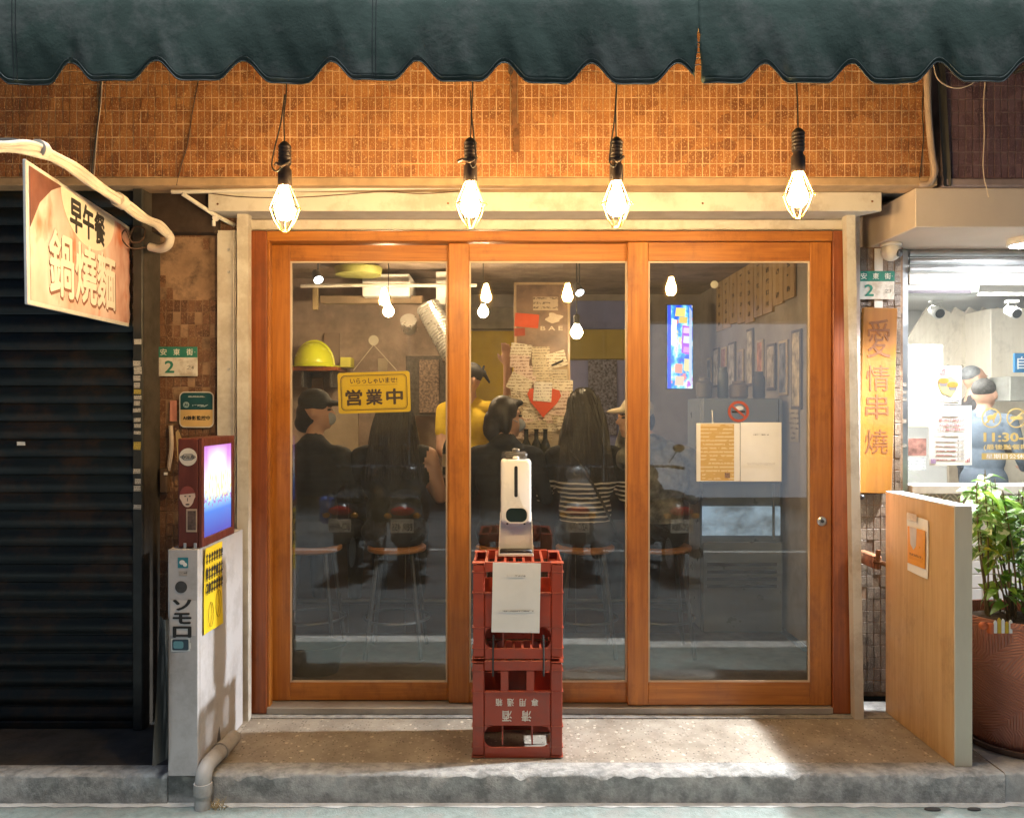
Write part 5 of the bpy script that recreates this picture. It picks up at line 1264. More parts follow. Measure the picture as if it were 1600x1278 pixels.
part('lettering', MB().text('(最後點餐時', (at(1572, 700, yg).x, yg - 0.0005, at(0, 699, yg).z), 1, 0.015, 0.001, h=0.032, w=0.225), m_gold, gd)
part('band', MB().box((at(1534, 0, yg).x, yg - 0.0012, at(0, 718, yg).z), (at(1625, 0, yg).x, yg, at(0, 708, yg).z)), m_gold, gd)
part('lettering', MB().text('星期日公休', (at(1570, 713, yg).x, yg - 0.0013, at(0, 713, yg).z), 1, 0.0, 0.0008, h=0.024, w=0.19), m_paper, gd)

# inside the bright shop
lmp = emit('ceiling_panel_light', (1.0, 0.98, 0.95), 95.0)
for i, y in enumerate((1.1, 2.6)):
    t = thing('ceiling_light', ('ceiling light panel nearest the bright shop window', 'ceiling light panel deeper inside the bright shop')[i], 'ceiling light', (2.7, y, 2.40))
    part('frame', MB().box((2.30, y - 0.25, 2.405), (3.10, y + 0.25, 2.418), 0.002), m_white, t)
    part('diffuser', MB().box((2.33, y - 0.22, 2.398), (3.07, y + 0.22, 2.4045)), lmp, t)
ya = 1.0
a, b_ = at(1405, 462, ya), at(1533, 437, ya)
ac = thing('air_conditioner', 'white wall air conditioner inside the bright shop', 'air conditioner', a)
part('case', MB().box((a.x, ya, a.z), (b_.x, ya + 0.2, b_.z), 0.02), m_nw, ac, True)
part('vent', MB().box((a.x + 0.02, ya - 0.003, a.z + 0.012), (b_.x - 0.06, ya - 0.0005, a.z + 0.032)), mat('vent_dark', (0.16, 0.14, 0.17), 0.5), ac)
for i, px in enumerate((1462, 1581)):
    q = at(px, 487, 1.2)
    t = thing('track_spotlight', ('white track spotlight above the food poster', 'white track spotlight at the far right edge')[i], 'spotlight', q - Vector((0, 0, 0.05)))
    part('adapter', MB().box((q.x - 0.035, 1.18, q.z + 0.052), (q.x + 0.035, 1.22, q.z + 0.070), 0.003), m_white, t)
    part('yoke', MB().tube(spline([q + Vector((-0.032, 0, -0.01)), q + Vector((-0.02, 0, 0.05)), q + Vector((0.02, 0, 0.05)), q + Vector((0.032, 0, -0.01))], 5), 0.004, 6), m_white, t, True)
    part('head', MB().lathe([(0.030, -0.04), (0.036, 0.045), (0.030, 0.05)], q, 16, M=Rx(R(110))), m_white, t, True)
    part('lens', MB().lathe([(0.028, 0.0), (0.028, 0.004)], q + Vector((0, -0.050, -0.018)), 16, M=Rx(R(110))), m_black, t)
rl = solo('spot_track', 'white spotlight track crossing the bright shop ceiling', 'track', MB().box((1.97, 1.19, at(0, 462, 1.2).z), (5.1, 1.21, at(0, 462, 1.2).z + 0.018)), m_white)
m_pale = wood('pale_panel', (0.66, 0.58, 0.47), (0.78, 0.71, 0.60), 'z', 0.5)
for i in range(6):
    x = at(1420, 0, 3.8).x + i * 0.13
    solo('wall_plank', f'pale slanted wood plank on the bright shop wall, {("first", "second", "third", "fourth", "fifth", "sixth")[i]} from the left', 'plank', MB().box((x, 3.8, 1.75), (x + 0.11, 3.83, 2.38), 0.003, (0, R(32), 0)), m_pale, 'slanted wall planks')
solo('doorway_panel', 'beige door at the back of the bright shop', 'door', MB().box((at(1483, 0, 4.5).x, 4.5, 0.02), (at(1513, 0, 4.5).x, 4.545, at(0, 520, 4.5).z), 0.004), mat('beige_door', (0.48, 0.40, 0.31), 0.6))
solo('tall_cabinet', 'pale wood cabinet at the right of the bright shop', 'cabinet', MB().box((at(1548, 0, 3.4).x, 3.4, 0.02), (5.1, 3.9, at(0, 482, 3.4).z), 0.006), m_pale)
bs = thing('blue_sign', 'small blue restroom style sign inside the bright shop', 'sign', at(1596, 580, 2.6))
part('board', MB().box(at(1585, 582, 2.6), at(1625, 552, 2.62), 0.004), mat('sign_blue', (0.03, 0.16, 0.34), 0.5), bs)
part('lettering', MB().text('自', at(1597, 567, 2.598), 1, 0.01, 0.001, h=0.10), m_paper, bs)
solo('wall_oven', 'grey steel oven on the counter in the bright shop', 'oven', MB().box((at(1578, 0, 2.9).x, 2.9, at(0, 627, 2.9).z), (at(1660, 0, 2.9).x, 3.2, at(0, 588, 2.9).z), 0.006), mat('oven_grey', (0.32, 0.31, 0.28), 0.4))
ct = thing('shop_counter', 'white shop counter with wood shelves inside the bright shop', 'counter', at(1430, 760, 1.6))
part('body', MB().box((1.965, 1.62, 0.02), (2.45, 2.0, 0.98), 0.004), m_nw, ct)
part('shelf', MB().box(at(1419, 668, 1.6), at(1447, 640, 1.7), 0.003), m_pale, ct)
part('picture', MB().box(at(1419, 712, 1.55), at(1446, 685, 1.56)), mat('red_brown_picture', (0.36, 0.17, 0.14), 0.6, var=0.6, vs=25), ct)
part('paper', MB().box(at(1419, 735, 1.55), at(1446, 714, 1.56)), writing('counter_print', (0.7, 0.69, 0.68), (0.3, 0.3, 0.35), 0.02, 0.8, 0.008, 0.5), ct)
part('white_display', MB().box(at(1420, 640, 1.9), at(1462, 540, 2.0), 0.004), m_nw, ct)

# ------------------------------------------------------------------ potted plant
PC = Vector((at(1606, 1180, -0.42).x, -0.36, 0.004))
def pot_mat():
    m = bpy.data.materials.new('hatched_terracotta'); N, L, p = nodes_of(m); nt = m.node_tree
    tc = N.new('ShaderNodeTexCoord'); sx = N.new('ShaderNodeSeparateXYZ'); L.new(tc.outputs['Object'], sx.inputs[0])
    th = mathn(nt, 'MULTIPLY', mathn(nt, 'ARCTAN2', sx.outputs[1], sx.outputs[0]), 0.22)
    cv_ = N.new('ShaderNodeCombineXYZ'); L.new(th, cv_.inputs[0]); L.new(sx.outputs[2], cv_.inputs[1])
    vo = N.new('ShaderNodeTexVoronoi'); vo.inputs['Scale'].default_value = 9; L.new(cv_.outputs[0], vo.inputs['Vector'])
    sp = N.new('ShaderNodeSeparateColor'); L.new(vo.outputs['Color'], sp.inputs[0])
    an = mathn(nt, 'MULTIPLY', mathn(nt, 'ROUND', mathn(nt, 'MULTIPLY', sp.outputs[0], 5.0)), 0.628)
    u = mathn(nt, 'ADD', mathn(nt, 'MULTIPLY', th, mathn(nt, 'COSINE', an)), mathn(nt, 'MULTIPLY', sx.outputs[2], mathn(nt, 'SINE', an)))
    s_ = mathn(nt, 'SINE', mathn(nt, 'MULTIPLY', u, 560.0))
    c_ = mixc(nt, ramp(nt, s_, [(0.55, 0.0), (0.85, 0.55)]), ramp(nt, noise(nt, coords(nt), 5, 5), [(0.3, (0.34, 0.115, 0.072)), (0.7, (0.48, 0.185, 0.120))]), (0.46, 0.22, 0.15))
    L.new(c_, p.inputs['Base Color']); p.inputs['Roughness'].default_value = 0.5
    bumpn(nt, s_, 0.6, 0.004, p)
    return m
pot = thing('plant_pot', 'large reddish pot with hatched relief standing at the right edge', 'pot', PC)
rimz = at(0, 966, -0.45).z
part('body', MB().lathe([(0.05, 0.02), (0.185, 0.022), (0.192, 0.04), (0.215, 0.30), (0.232, rimz - 0.025), (0.238, rimz - 0.02), (0.238, rimz), (0.222, rimz), (0.218, rimz - 0.05), (0.02, rimz - 0.055)], PC, 48), pot_mat(), pot, True)
part('saucer', MB().lathe([(0.05, 0.0), (0.205, 0.0), (0.225, 0.03), (0.220, 0.032), (0.200, 0.010), (0.02, 0.010)], PC, 40), mat('saucer_brown', (0.13, 0.075, 0.055), 0.5), pot, True)
so = MB(); n = 20
rr_ = random.Random(1)
so.lathe([(0.217, rimz - 0.045), (0.16, rimz - 0.030), (0.08, rimz - 0.018), (0.01, rimz - 0.015)], PC, 24)
part('soil', so, mat('soil', (0.06, 0.045, 0.035), 0.95, var=0.5, vs=40, bump=1.0, bs=120), pot)
for i, (px, m_, lab) in enumerate(((1558, m_paper, 'left white'), (1564, mat('picket_yellow', (0.65, 0.46, 0.03), 0.6), 'left yellow'), (1570, m_paper, 'middle white'), (1576, MATS['picket_yellow'], 'right yellow'), (1582, m_paper, 'right white'))):
    q = at(px, 972, -0.555)
    hgt = (0.052, 0.062, 0.058, 0.046, 0.054)[i]
    solo('garden_picket', f'{lab} miniature fence picket at the rim of the plant pot', 'picket', MB().prism([(-0.006, 0), (0.006, 0), (0.006, hgt - 0.008), (0, hgt), (-0.006, hgt - 0.008)], 0, 0.004, T(q.x, -0.545, rimz - 0.035)), m_, 'miniature fence in the pot')
solo('clay_ornament', 'small orange clay ornament between the pickets and the pot rim', 'ornament', MB().box((at(1545, 0, -.54).x, -0.545, rimz - 0.04), (at(1554, 0, -.54).x, -0.52, rimz + 0.004), 0.005, (0, 0, 0.3)).ell((at(1540, 0, -.54).x, -0.525, rimz - 0.01), (0.02, 0.016, 0.016), 10, 6), mat('orange_clay', (0.60, 0.14, 0.04), 0.6), smooth=True)
def leaf_mat(name, g, yv, wv):
    m = bpy.data.materials.new(name); N, L, p = nodes_of(m); nt = m.node_tree
    oi = N.new('ShaderNodeObjectInfo')
    v = coords(nt, (1, 1, 1))
    n1 = noise(nt, v, 26, 4, 0.6)
    c_ = ramp(nt, mathn(nt, 'ADD', mathn(nt, 'MULTIPLY', n1, 0.7), mathn(nt, 'MULTIPLY', oi.outputs['Random'], 0.5)), [(0.30, tuple(q_ * 0.6 for q_ in g)), (0.6, g), (0.9, yv)])
    if wv: c_ = mixc(nt, ramp(nt, noise(nt, v, 38, 3, 0.6), [(0.50, 0.0), (0.56, 0.9)]), c_, wv)
    L.new(c_, p.inputs['Base Color']); p.inputs['Roughness'].default_value = 0.32
    try: p.inputs['Subsurface Weight'].default_value = 0.0
    except Exception: pass
    tr = N.new('ShaderNodeBsdfTranslucent'); L.new(c_, tr.inputs[0])
    ms = N.new('ShaderNodeMixShader'); ms.inputs[0].default_value = 0.35
    L.new(p.outputs[0], ms.inputs[1]); L.new(tr.outputs[0], ms.inputs[2])
    L.new(ms.outputs[0], N['Material Output'].inputs[0])
    return m
leaf_ms = [leaf_mat('leaf_green', (0.15, 0.33, 0.05), (0.34, 0.50, 0.07), None), leaf_mat('leaf_yellow', (0.22, 0.38, 0.05), (0.62, 0.58, 0.08), None), leaf_mat('leaf_variegated', (0.17, 0.34, 0.08), (0.32, 0.48, 0.13), (0.68, 0.74, 0.60))]
def leaf_mesh(L_, W_, bend, m_):
    mb = MB(); vs = []; fs = []
    st = [(0, 0.03), (0.12, 0.45), (0.32, 0.95), (0.5, 1.0), (0.7, 0.75), (0.88, 0.35), (1.0, 0.02)]
    for s_, w_ in st:
        y = s_ * L_; z = -bend * s_ * s_ * L_ + 0.05 * L_ * math.sin(s_ * 3)
        vs += [(-w_ * W_ / 2, y, z + 0.18 * w_ * W_), (0, y, z), (w_ * W_ / 2, y, z + 0.18 * w_ * W_)]
    for i in range(len(st) - 1):
        a_ = i * 3; fs += [(a_, a_ + 1, a_ + 4, a_ + 3), (a_ + 1, a_ + 2, a_ + 5, a_ + 4)]
    mb.add(vs, fs); return mesh_of('leaf', mb, m_, smooth='all', recalc=False)
leaves = [leaf_mesh(0.075, 0.042, 0.5, leaf_ms[0]), leaf_mesh(0.09, 0.052, 0.7, leaf_ms[1]), leaf_mesh(0.10, 0.056, 0.6, leaf_ms[2]), leaf_mesh(0.06, 0.036, 0.3, leaf_ms[0]), leaf_mesh(0.11, 0.06, 0.9, leaf_ms[2])]
plant = thing('potted_plant', 'leafy green plant with yellow and white variegated leaves in the reddish pot', 'plant', PC + Vector((0, 0, rimz - 0.02)))
rr_ = random.Random(12)
nleaf = 0
for i in range(30):
    a_ = rr_.uniform(0, 2 * PI); r0 = rr_.uniform(0.02, 0.16); low = i >= 20
    b0 = PC + Vector((r0 * math.cos(a_), r0 * math.sin(a_), rimz - 0.03))
    hgt = rr_.uniform(0.18, 0.34) if low else rr_.uniform(0.44, 0.64)
    out = rr_.uniform(0.02, 0.10)
    tip = b0 + Vector((out * math.cos(a_) + rr_.uniform(-.03, .03), out * math.sin(a_) + rr_.uniform(-.03, .03), hgt))
    st = spline([b0, b0.lerp(tip, 0.5) + Vector((rr_.uniform(-.02, .02), rr_.uniform(-.02, .02), 0)), tip], 5)
    part('stem', MB().tube(st, [0.0045 * (1 - 0.6 * j / len(st)) for j in range(len(st))], 6), mat('stem_brown', (0.10, 0.075, 0.035), 0.7), plant, True)
    nl_ = rr_.randint(8, 11) if not low else rr_.randint(4, 7)
    for j in range(nl_):
        f_ = (0.35 + 0.65 * (j + 0.5) / nl_) if low else (0.50 + 0.5 * (j + 0.5) / nl_)
        p_ = st[min(len(st) - 1, int(f_ * (len(st) - 1)))].copy()
        az = rr_.uniform(0, 2 * PI); el = rr_.uniform(-0.3, 0.7)
        k_ = rr_.choice((0, 1, 2, 2, 4, 3)) if not low else rr_.choice((0, 0, 3, 3, 1))
        o = link('leaf', leaves[k_], plant, p_ + Vector((rr_.uniform(-.015, .015), rr_.uniform(-.015, .015), rr_.uniform(-.01, .01))) - OFF[plant])
        o.rotation_euler = Euler((el, rr_.uniform(-.5, .5), az)); s_ = rr_.uniform(0.8, 1.25); o.scale = (s_, s_, s_); nleaf += 1

# ================================================================== inside the shop
FZI = 0.022
m_floor = mat('shop_floor', (0.085, 0.078, 0.072), 0.5, var=0.3, vs=6, dirt=(0.08, 0.07, 0.06), dirt_amt=0.5)
m_wall = mat('brown_wall', (0.33, 0.25, 0.20), 0.8, var=0.25, vs=5, bump=0.2, bs=30, dirt=(0.14, 0.10, 0.08), dirt_amt=0.5)
m_gw = mat('greige_wall', (0.36, 0.32, 0.29), 0.8, var=0.15, vs=4, dirt=(0.2, 0.18, 0.16), dirt_amt=0.4)
struct('floor', MB().box((-1.80, 0.112, -0.05), (1.70, 4.3, FZI)), m_floor)
struct('ceiling', MB().box((-1.80, 0.10, 2.45), (1.80, 4.3, 2.49)), m_wall)
struct('wall_left', MB().box((-1.80, 0.10, FZI + .001), (-1.74, 4.3, 2.449)), m_wall)
struct('wall_right', MB().box((1.755, 0.335, FZI + .001), (1.80, 4.3, 2.449)), m_gw)
struct('wall_back', MB().box((-1.739, 3.60, FZI + .001), (1.754, 3.66, 2.449)), m_gw)
struct('partition_wall', MB().box((-1.739, 2.70, FZI + .001), (-0.30, 2.76, 2.449)), m_wall)
def panel(name, label, cat, px0, py0, px1, py1, y, th, m, b=0.003, group=None):
    a_, b2 = at(px0, py1, y), at(px1, py0, y)
    return solo(name, label, cat, MB().box(a_, (b2.x, y + th, b2.z), b), m, group)
# painted boards on the back wall
panel('wall_board', 'yellow painted board on the back wall beside the staff member', 'board', 640, 517, 812, 720, 3.56, 0.03, mat('board_yellow', (0.62, 0.42, 0.015), 0.6, var=0.15, vs=4))
panel('wall_board', 'grey blue painted board high on the back wall', 'board', 885, 470, 1016, 514, 3.56, 0.03, mat('board_blue', (0.16, 0.20, 0.46), 0.6, var=0.1))
panel('wall_board', 'olive painted board below the grey blue one', 'board', 885, 515, 1016, 561, 3.56, 0.03, mat('board_olive', (0.40, 0.31, 0.045), 0.6, var=0.1))
panel('wall_board', 'pale lavender painted board above the long haired woman', 'board', 880, 563, 1016, 700, 3.56, 0.03, mat('board_lavender', (0.28, 0.32, 0.66), 0.6, var=0.08))
panel('speckled_panel', 'speckled blue grey fabric panel hanging before the lavender board', 'fabric panel', 919, 562, 964, 680, 3.52, 0.02, mat('speckled_fabric', (0.20, 0.21, 0.30), 0.8, var=0.9, vs=55))
panel('grey_beam', 'grey beam under the ceiling behind the bulbs', 'beam', 700, 480, 812, 514, 3.50, 0.06, mat('beam_grey', (0.30, 0.26, 0.20), 0.7))
# left side: shelf, helmet, boxes
t = thing('wall_shelf', 'wooden shelf with the yellow helmet on the left wall', 'shelf', at(490, 580, 2.4))
a, b_ = at(456, 579, 2.35), at(528, 573, 2.69)
part('board', MB().box((a.x, 2.36, a.z), (at(528, 0, 2.36).x, 2.695, a.z + 0.03), 0.003), m_dk, t)
for px in (470, 515): part('bracket', MB().box((at(px, 0, 2.4).x, 2.40, a.z - 0.12), (at(px, 0, 2.4).x + 0.02, 2.69, a.z - 0.001), 0.003), m_steel, t)
hz = a.z + 0.031; hx = at(491, 0, 2.5).x
he = thing('yellow_helmet', 'shiny yellow safety helmet on the shelf at left', 'helmet', (hx, 2.5, hz))
sh_ = [(0.155 * math.cos(t_), 0.195 * math.sin(t_)) for t_ in np.linspace(0, PI / 2, 10)]
part('shell', MB().lathe([(r_, z_ + 0.005) for r_, z_ in sh_], (hx, 2.5, hz), 28, sy=1.15), mat('helmet_yellow', (0.62, 0.68, 0.03), 0.22, var=0.05, coat=0.5), he, 'all')
part('brim', MB().lathe([(0.150, 0.0), (0.168, 0.002), (0.168, 0.008), (0.150, 0.012)], (hx, 2.5, hz), 28, sy=1.15).box((hx + 0.13, 2.42, hz - 0.001), (hx + 0.205, 2.58, hz + 0.008), 0.004), MATS['helmet_yellow'], he, True)
part('ridge', MB().tube([(hx + 0.150 * math.cos(t_), 2.5, hz + 0.006 + 0.196 * math.sin(t_)) for t_ in np.linspace(0.05, PI - 0.05, 14)], 0.012, 8), MATS['helmet_yellow'], he, True)
solo('small_box', 'small yellow box beside the helmet on the shelf', 'box', MB().box((hx + 0.21, 2.45, hz), (hx + 0.29, 2.6, hz + 0.075), 0.004), mat('box_yellowgreen', (0.52, 0.50, 0.08), 0.6))
for i, (x0, y0, x1, y1, col) in enumerate(((455, 585, 480, 640, (0.30, 0.24, 0.19)), (484, 590, 505, 625, (0.24, 0.15, 0.10)), (506, 520, 530, 570, (0.26, 0.19, 0.15)), (590, 560, 605, 590, (0.36, 0.30, 0.22)), (500, 640, 560, 720, (0.34, 0.27, 0.19)), (645, 652, 698, 740, (0.30, 0.22, 0.16)))):
    panel('wall_card', ('grey card on the left wall below the shelf', 'dark brown card below the helmet shelf', 'brown card above the helmet shelf', 'cream card above the open sign', 'tan board behind the capped customer', 'tan board right of the open sign')[i], 'card', x0, y0, x1, y1, 2.66, 0.03, mat(f'card_{i}', col, 0.8, var=0.15))
panel('fabric_panel', 'dark patterned fabric panel hanging right of the open sign', 'fabric panel', 634, 556, 697, 650, 2.30, 0.02, mat('dark_fabric', (0.060, 0.050, 0.042), 0.85, var=0.5, vs=30))
panel('pattern_inset', 'brown dotted pattern piece on the dark fabric panel', 'fabric panel', 655, 562, 686, 645, 2.285, 0.012, mat('dotted_fabric', (0.16, 0.11, 0.08), 0.85, var=0.9, vs=60))
# ceiling services
t = thing('ceiling_unit', 'white ceiling air unit behind the left pane', 'air conditioner', at(600, 460, 2.2))
part('case', MB().box(at(566, 463, 2.2), (at(640, 0, 2.2).x, 2.6, at(0, 428, 2.2).z), 0.006), m_nw, t)
part('case', MB().box(at(681, 475, 2.2), (at(715, 0, 2.2).x, 2.6, at(0, 424, 2.2).z), 0.006), m_nw, t)
solo('ceiling_pipe', 'pale pipe crossing under the ceiling in the left pane', 'pipe', MB().tube([at(470, 447, 2.1), at(560, 446, 2.1), at(745, 446, 2.1)], 0.014, 10), m_cream, smooth=True)
solo('ceiling_pipe', 'brown beam under the pale pipe in the left pane', 'beam', MB().box(at(500, 474, 2.3), (at(660, 0, 2.3).x, 2.38, at(0, 462, 2.3).z), 0.004), mat('beam_brown', (0.24, 0.17, 0.10), 0.7))
solo('ceiling_pipe', 'second brown post beside the duct in the left pane', 'beam', MB().box(at(488, 484, 2.2), at(498, 450, 2.24), 0.003), mat('post_ochre', (0.34, 0.25, 0.12), 0.7))
dk = MB(); A_, B_ = at(668, 478, 2.15), at(712, 560, 2.05); ns = 40
dk.tube([A_.lerp(B_, i / ns) for i in range(ns + 1)], [0.085 + 0.007 * (i % 2) for i in range(ns + 1)], 20)
t = thing('air_duct', 'ribbed silver air duct in the left pane', 'duct', B_)
part('hose', dk, mat('silver_foil', (0.62, 0.60, 0.56), 0.3, 0.8, var=0.1), t)
part('collar', MB().lathe([(0.055, -0.02), (0.060, 0.09)], at(640, 512, 2.2), 18, M=Rx(R(60))), MATS['silver_foil'], t, True)
# round green glow duct
solo('ceiling_hood', 'greenish translucent round hood under the ceiling at left', 'hood', MB().lathe([(0.16, 0), (0.17, 0.05), (0.10, 0.09)], at(560, 430, 2.0), 24, sy=1), mat('hood_olive', (0.30, 0.30, 0.08), 0.4), smooth=True)

# interior lamps: globe bulbs and spotlights
m_globe = emit('globe_glow', (1.0, 0.70, 0.40), 470.0)
for i, (px, py, y) in enumerate(((607, 487, 1.70), (755, 488, 1.75), (901, 520, 1.02))):
    c = at(px, py, y)
    t = thing('globe_bulb', ('globe bulb hanging inside above the open sign', 'globe bulb hanging inside the middle pane at left', 'globe bulb hanging beside the notice board')[i], 'hanging bulb', c - Vector((0, 0, 0.035)), 'globe bulbs inside the shop')
    part('bulb', MB().lathe([(0.001, -0.036), (0.02, -0.030), (0.034, -0.010), (0.036, 0.004), (0.030, 0.022), (0.016, 0.042), (0.013, 0.052)], c, 18), m_globe if i < 2 else emit('globe_glow_soft', (1.0, 0.70, 0.40), 210.0), t, 'all')
    part('socket', MB().lathe([(0.017, 0.05), (0.018, 0.10), (0.008, 0.11)], c, 14), m_black, t, True)
    part('cord', MB().tube([c + Vector((0, 0, 0.105)), Vector((c.x, c.y, 2.449))], 0.003, 6), m_rubber, t)
for i, (px, py, y, dr) in enumerate(((497, 436, 1.5, 0.5), (905, 456, 1.7, 0.35), (1100, 408, 2.6, 0.2))):
    c = at(px, py, y)
    t = thing('ceiling_spotlight', ('lit spotlight at the top of the left pane', 'lit spotlight right of the notice board', 'lit spotlight at the top of the right pane')[i], 'spotlight', c - Vector((0, 0, 0.04)))
    part('head', MB().lathe([(0.022, 0.07), (0.028, 0.06), (0.034, -0.01), (0.030, -0.01)], c, 16, M=Ry(-dr) @ Rx(R(-35))), m_steel, t, True)
    part('lens', MB().lathe([(0.0295, -0.012), (0.0295, -0.006)], c, 16, M=Ry(-dr) @ Rx(R(-35))), emit('spot_glow', (0.9, 0.95, 1.0), 10.0), t)
    part('stem', MB().tube([c + Vector((0, 0, 0.06)), Vector((c.x, c.y, 2.449))], 0.006, 6), m_steel, t)

# lit poster
def neon_art():
    m = bpy.data.materials.new('neon_poster'); N, L, p = nodes_of(m); nt = m.node_tree
    v = coords(nt, (9, 9, 7)); a_ = noise(nt, v, 1.0, 3, 0.6, 1)
    sp = N.new('ShaderNodeSeparateColor'); L.new(a_, sp.inputs[0])
    c_ = ramp(nt, sp.outputs[0], [(0.36, (0.02, 0.05, 0.75)), (0.47, (0.02, 0.30, 0.80)), (0.54, (0.25, 0.75, 0.95)), (0.60, (0.85, 0.9, 0.95)), (0.68, (0.45, 0.10, 0.70))])
    c_ = mixc(nt, ramp(nt, sp.outputs[1], [(0.58, 0.0), (0.62, 0.9)]), c_, (0.85, 0.70, 0.20))
    c_ = mixc(nt, ramp(nt, sp.outputs[2], [(0.60, 0.0), (0.64, 0.9)]), c_, (0.85, 0.25, 0.20))
    p.inputs['Base Color'].default_value = (0.05, 0.05, 0.05, 1)
    L.new(c_, p.inputs['Emission Color']); p.inputs['Emission Strength'].default_value = 1.25
    return m
a, b_ = at(1043, 607, 2.9), at(1082, 477, 2.9)
t = thing('lit_poster', 'narrow glowing blue and purple poster in the right pane', 'lit poster', a)
part('frame', MB().box((a.x - 0.008, 2.905, a.z - 0.008), (b_.x + 0.008, 2.94, b_.z + 0.008), 0.003), m_steel, t)
part('screen', MB().box((a.x, 2.898, a.z), (b_.x, 2.9045, b_.z)), neon_art(), t)
part('side_stripe', MB().box((a.x, 2.894, a.z), (a.x + 0.028, 2.8975, b_.z)), emit('stripe_blue', (0.04, 0.08, 0.85), 1.1), t)
pw_, ph_ = b_.x - a.x, b_.z - a.z
for k_, (u0, v0, u1, v1, col_, st_) in enumerate(((0.30, 0.86, 0.72, 0.97, (0.9, 0.75, 0.25), 1.0), (0.45, 0.78, 0.80, 0.86, (0.85, 0.65, 0.2), 0.9), (0.14, 0.50, 0.36, 0.84, (0.80, 0.92, 0.98), 1.3), (0.55, 0.40, 0.97, 0.76, (0.42, 0.10, 0.75), 0.9), (0.62, 0.66, 0.88, 0.73, (0.7, 0.5, 0.95), 1.1), (0.62, 0.54, 0.88, 0.63, (0.65, 0.75, 0.95), 1.0), (0.62, 0.43, 0.88, 0.50, (0.6, 0.3, 0.9), 1.0),
        (0.28, 0.18, 0.60, 0.30, (0.85, 0.35, 0.30), 0.9), (0.64, 0.20, 0.92, 0.36, (0.80, 0.78, 0.45), 0.8), (0.28, 0.03, 0.66, 0.15, (0.9, 0.6, 0.5), 0.9), (0.85, 0.02, 0.97, 0.98, (0.55, 0.65, 0.9), 0.8))):
    part('printed_block', MB().prism([(q_[0] * (u1 - u0) * pw_, q_[1] * (v1 - v0) * ph_) for q_ in ((-.5, -.42), (.42, -.5), (.5, .44), (-.40, .5))], 0, 0.0012, T(a.x + (u0 + u1) / 2 * pw_, 2.8962 - 0.0006 * k_, a.z + (v0 + v1) / 2 * ph_)), emit(f'poster_block_{k_}', col_, st_), t)

# menu planks and posters on the right wall
m_plank = wood('menu_plank_wood', (0.40, 0.26, 0.12), (0.58, 0.40, 0.20), 'z', 0.8)
MR = Matrix(((0, 1, 0, 0), (-1, 0, 0, 0), (0, 0, 1, 0), (0, 0, 0, 1)))      # local x -> -y, faces -x
for i in range(9):
    y = 1.22 + i * 0.205
    ht = (0.36, 0.37, 0.40, 0.40, 0.42, 0.40, 0.38, 0.40, 0.40)[i]
    MM = T(1.752, y, 2.445 - ht / 2) @ Rz(R(-90))
    t = thing('menu_plank', f'hanging wooden menu plank on the right wall, {("nearest", "second", "third", "fourth", "fifth", "sixth", "seventh", "eighth", "farthest")[i]} from the door', 'menu plank', (1.752, y, 2.445 - ht), 'wooden menu planks')
    part('board', placed(MB().box((-0.095, -0.015, -ht / 2), (0.095, 0.0, ht / 2), 0.002), MM), m_plank, t)
    part('brush_marks', placed(MB().add(*sheet(0.06, ht * 0.8, 2, 2, 0, 0.0006), T(0, -0.0162, 0)), MM), writing('brush_marks', (0.50, 0.34, 0.16), (0.05, 0.03, 0.02), 0.075, 0.8, 0.022, 0.55), t)
cols = [(0.50, 0.42, 0.28), (0.20, 0.20, 0.22), (0.42, 0.36, 0.28), (0.50, 0.22, 0.10), (0.52, 0.46, 0.34), (0.26, 0.22, 0.20), (0.44, 0.40, 0.33), (0.33, 0.17, 0.12), (0.46, 0.42, 0.36), (0.25, 0.26, 0.28)]
for i in range(10):
    rr_ = random.Random(40 + i); y = 1.1 + i * 0.235; w_ = rr_.uniform(0.13, 0.19); h_ = rr_.uniform(0.30, 0.50); z_ = 1.72 + rr_.uniform(-0.08, 0.08)
    MM = T(1.750, y, z_) @ Rz(R(-90))
    t = thing('wall_poster', f'framed poster on the right wall, {("nearest", "second", "third", "fourth", "fifth", "sixth", "seventh", "eighth", "ninth", "farthest")[i]} from the door', 'poster', (1.750, y, z_ - h_ / 2), 'posters along the right wall')
    part('frame', placed(MB().box((-w_ / 2, -0.012, -h_ / 2), (w_ / 2, 0.0, h_ / 2), 0.002), MM), mat('poster_frame', (0.48, 0.38, 0.24), 0.6) if i % 2 else mat('poster_frame_dark', (0.12, 0.10, 0.09), 0.6), t)
    part('print', placed(MB().box((-w_ / 2 + 0.018, -0.014, -h_ / 2 + 0.018), (w_ / 2 - 0.018, -0.0122, h_ / 2 - 0.018)), MM), mat(f'poster_print_{i}', cols[i], 0.6, var=0.7, vs=14), t)
for i in range(5):
    rr_ = random.Random(70 + i); y = 1.15 + i * 0.33
    MM = T(1.751, y, 1.28 + rr_.uniform(-.04, .04)) @ Rz(R(-90)) @ Ry(rr_.uniform(-.05, .05))
    solo('wall_flyer', f'small paper flyer low on the right wall, {("nearest", "second", "third", "fourth", "farthest")[i]} from the door', 'flyer', placed(MB().add(*sheet(0.15, 0.21, 3, 3, 0.004, 0.0006, i)), MM @ T(0, -0.004, 0)), writing(f'flyer_print_{i}', cols[(i * 3) % 10], (0.1, 0.08, 0.07), 0.03, 0.8, 0.012, 0.5), 'flyers along the right wall')

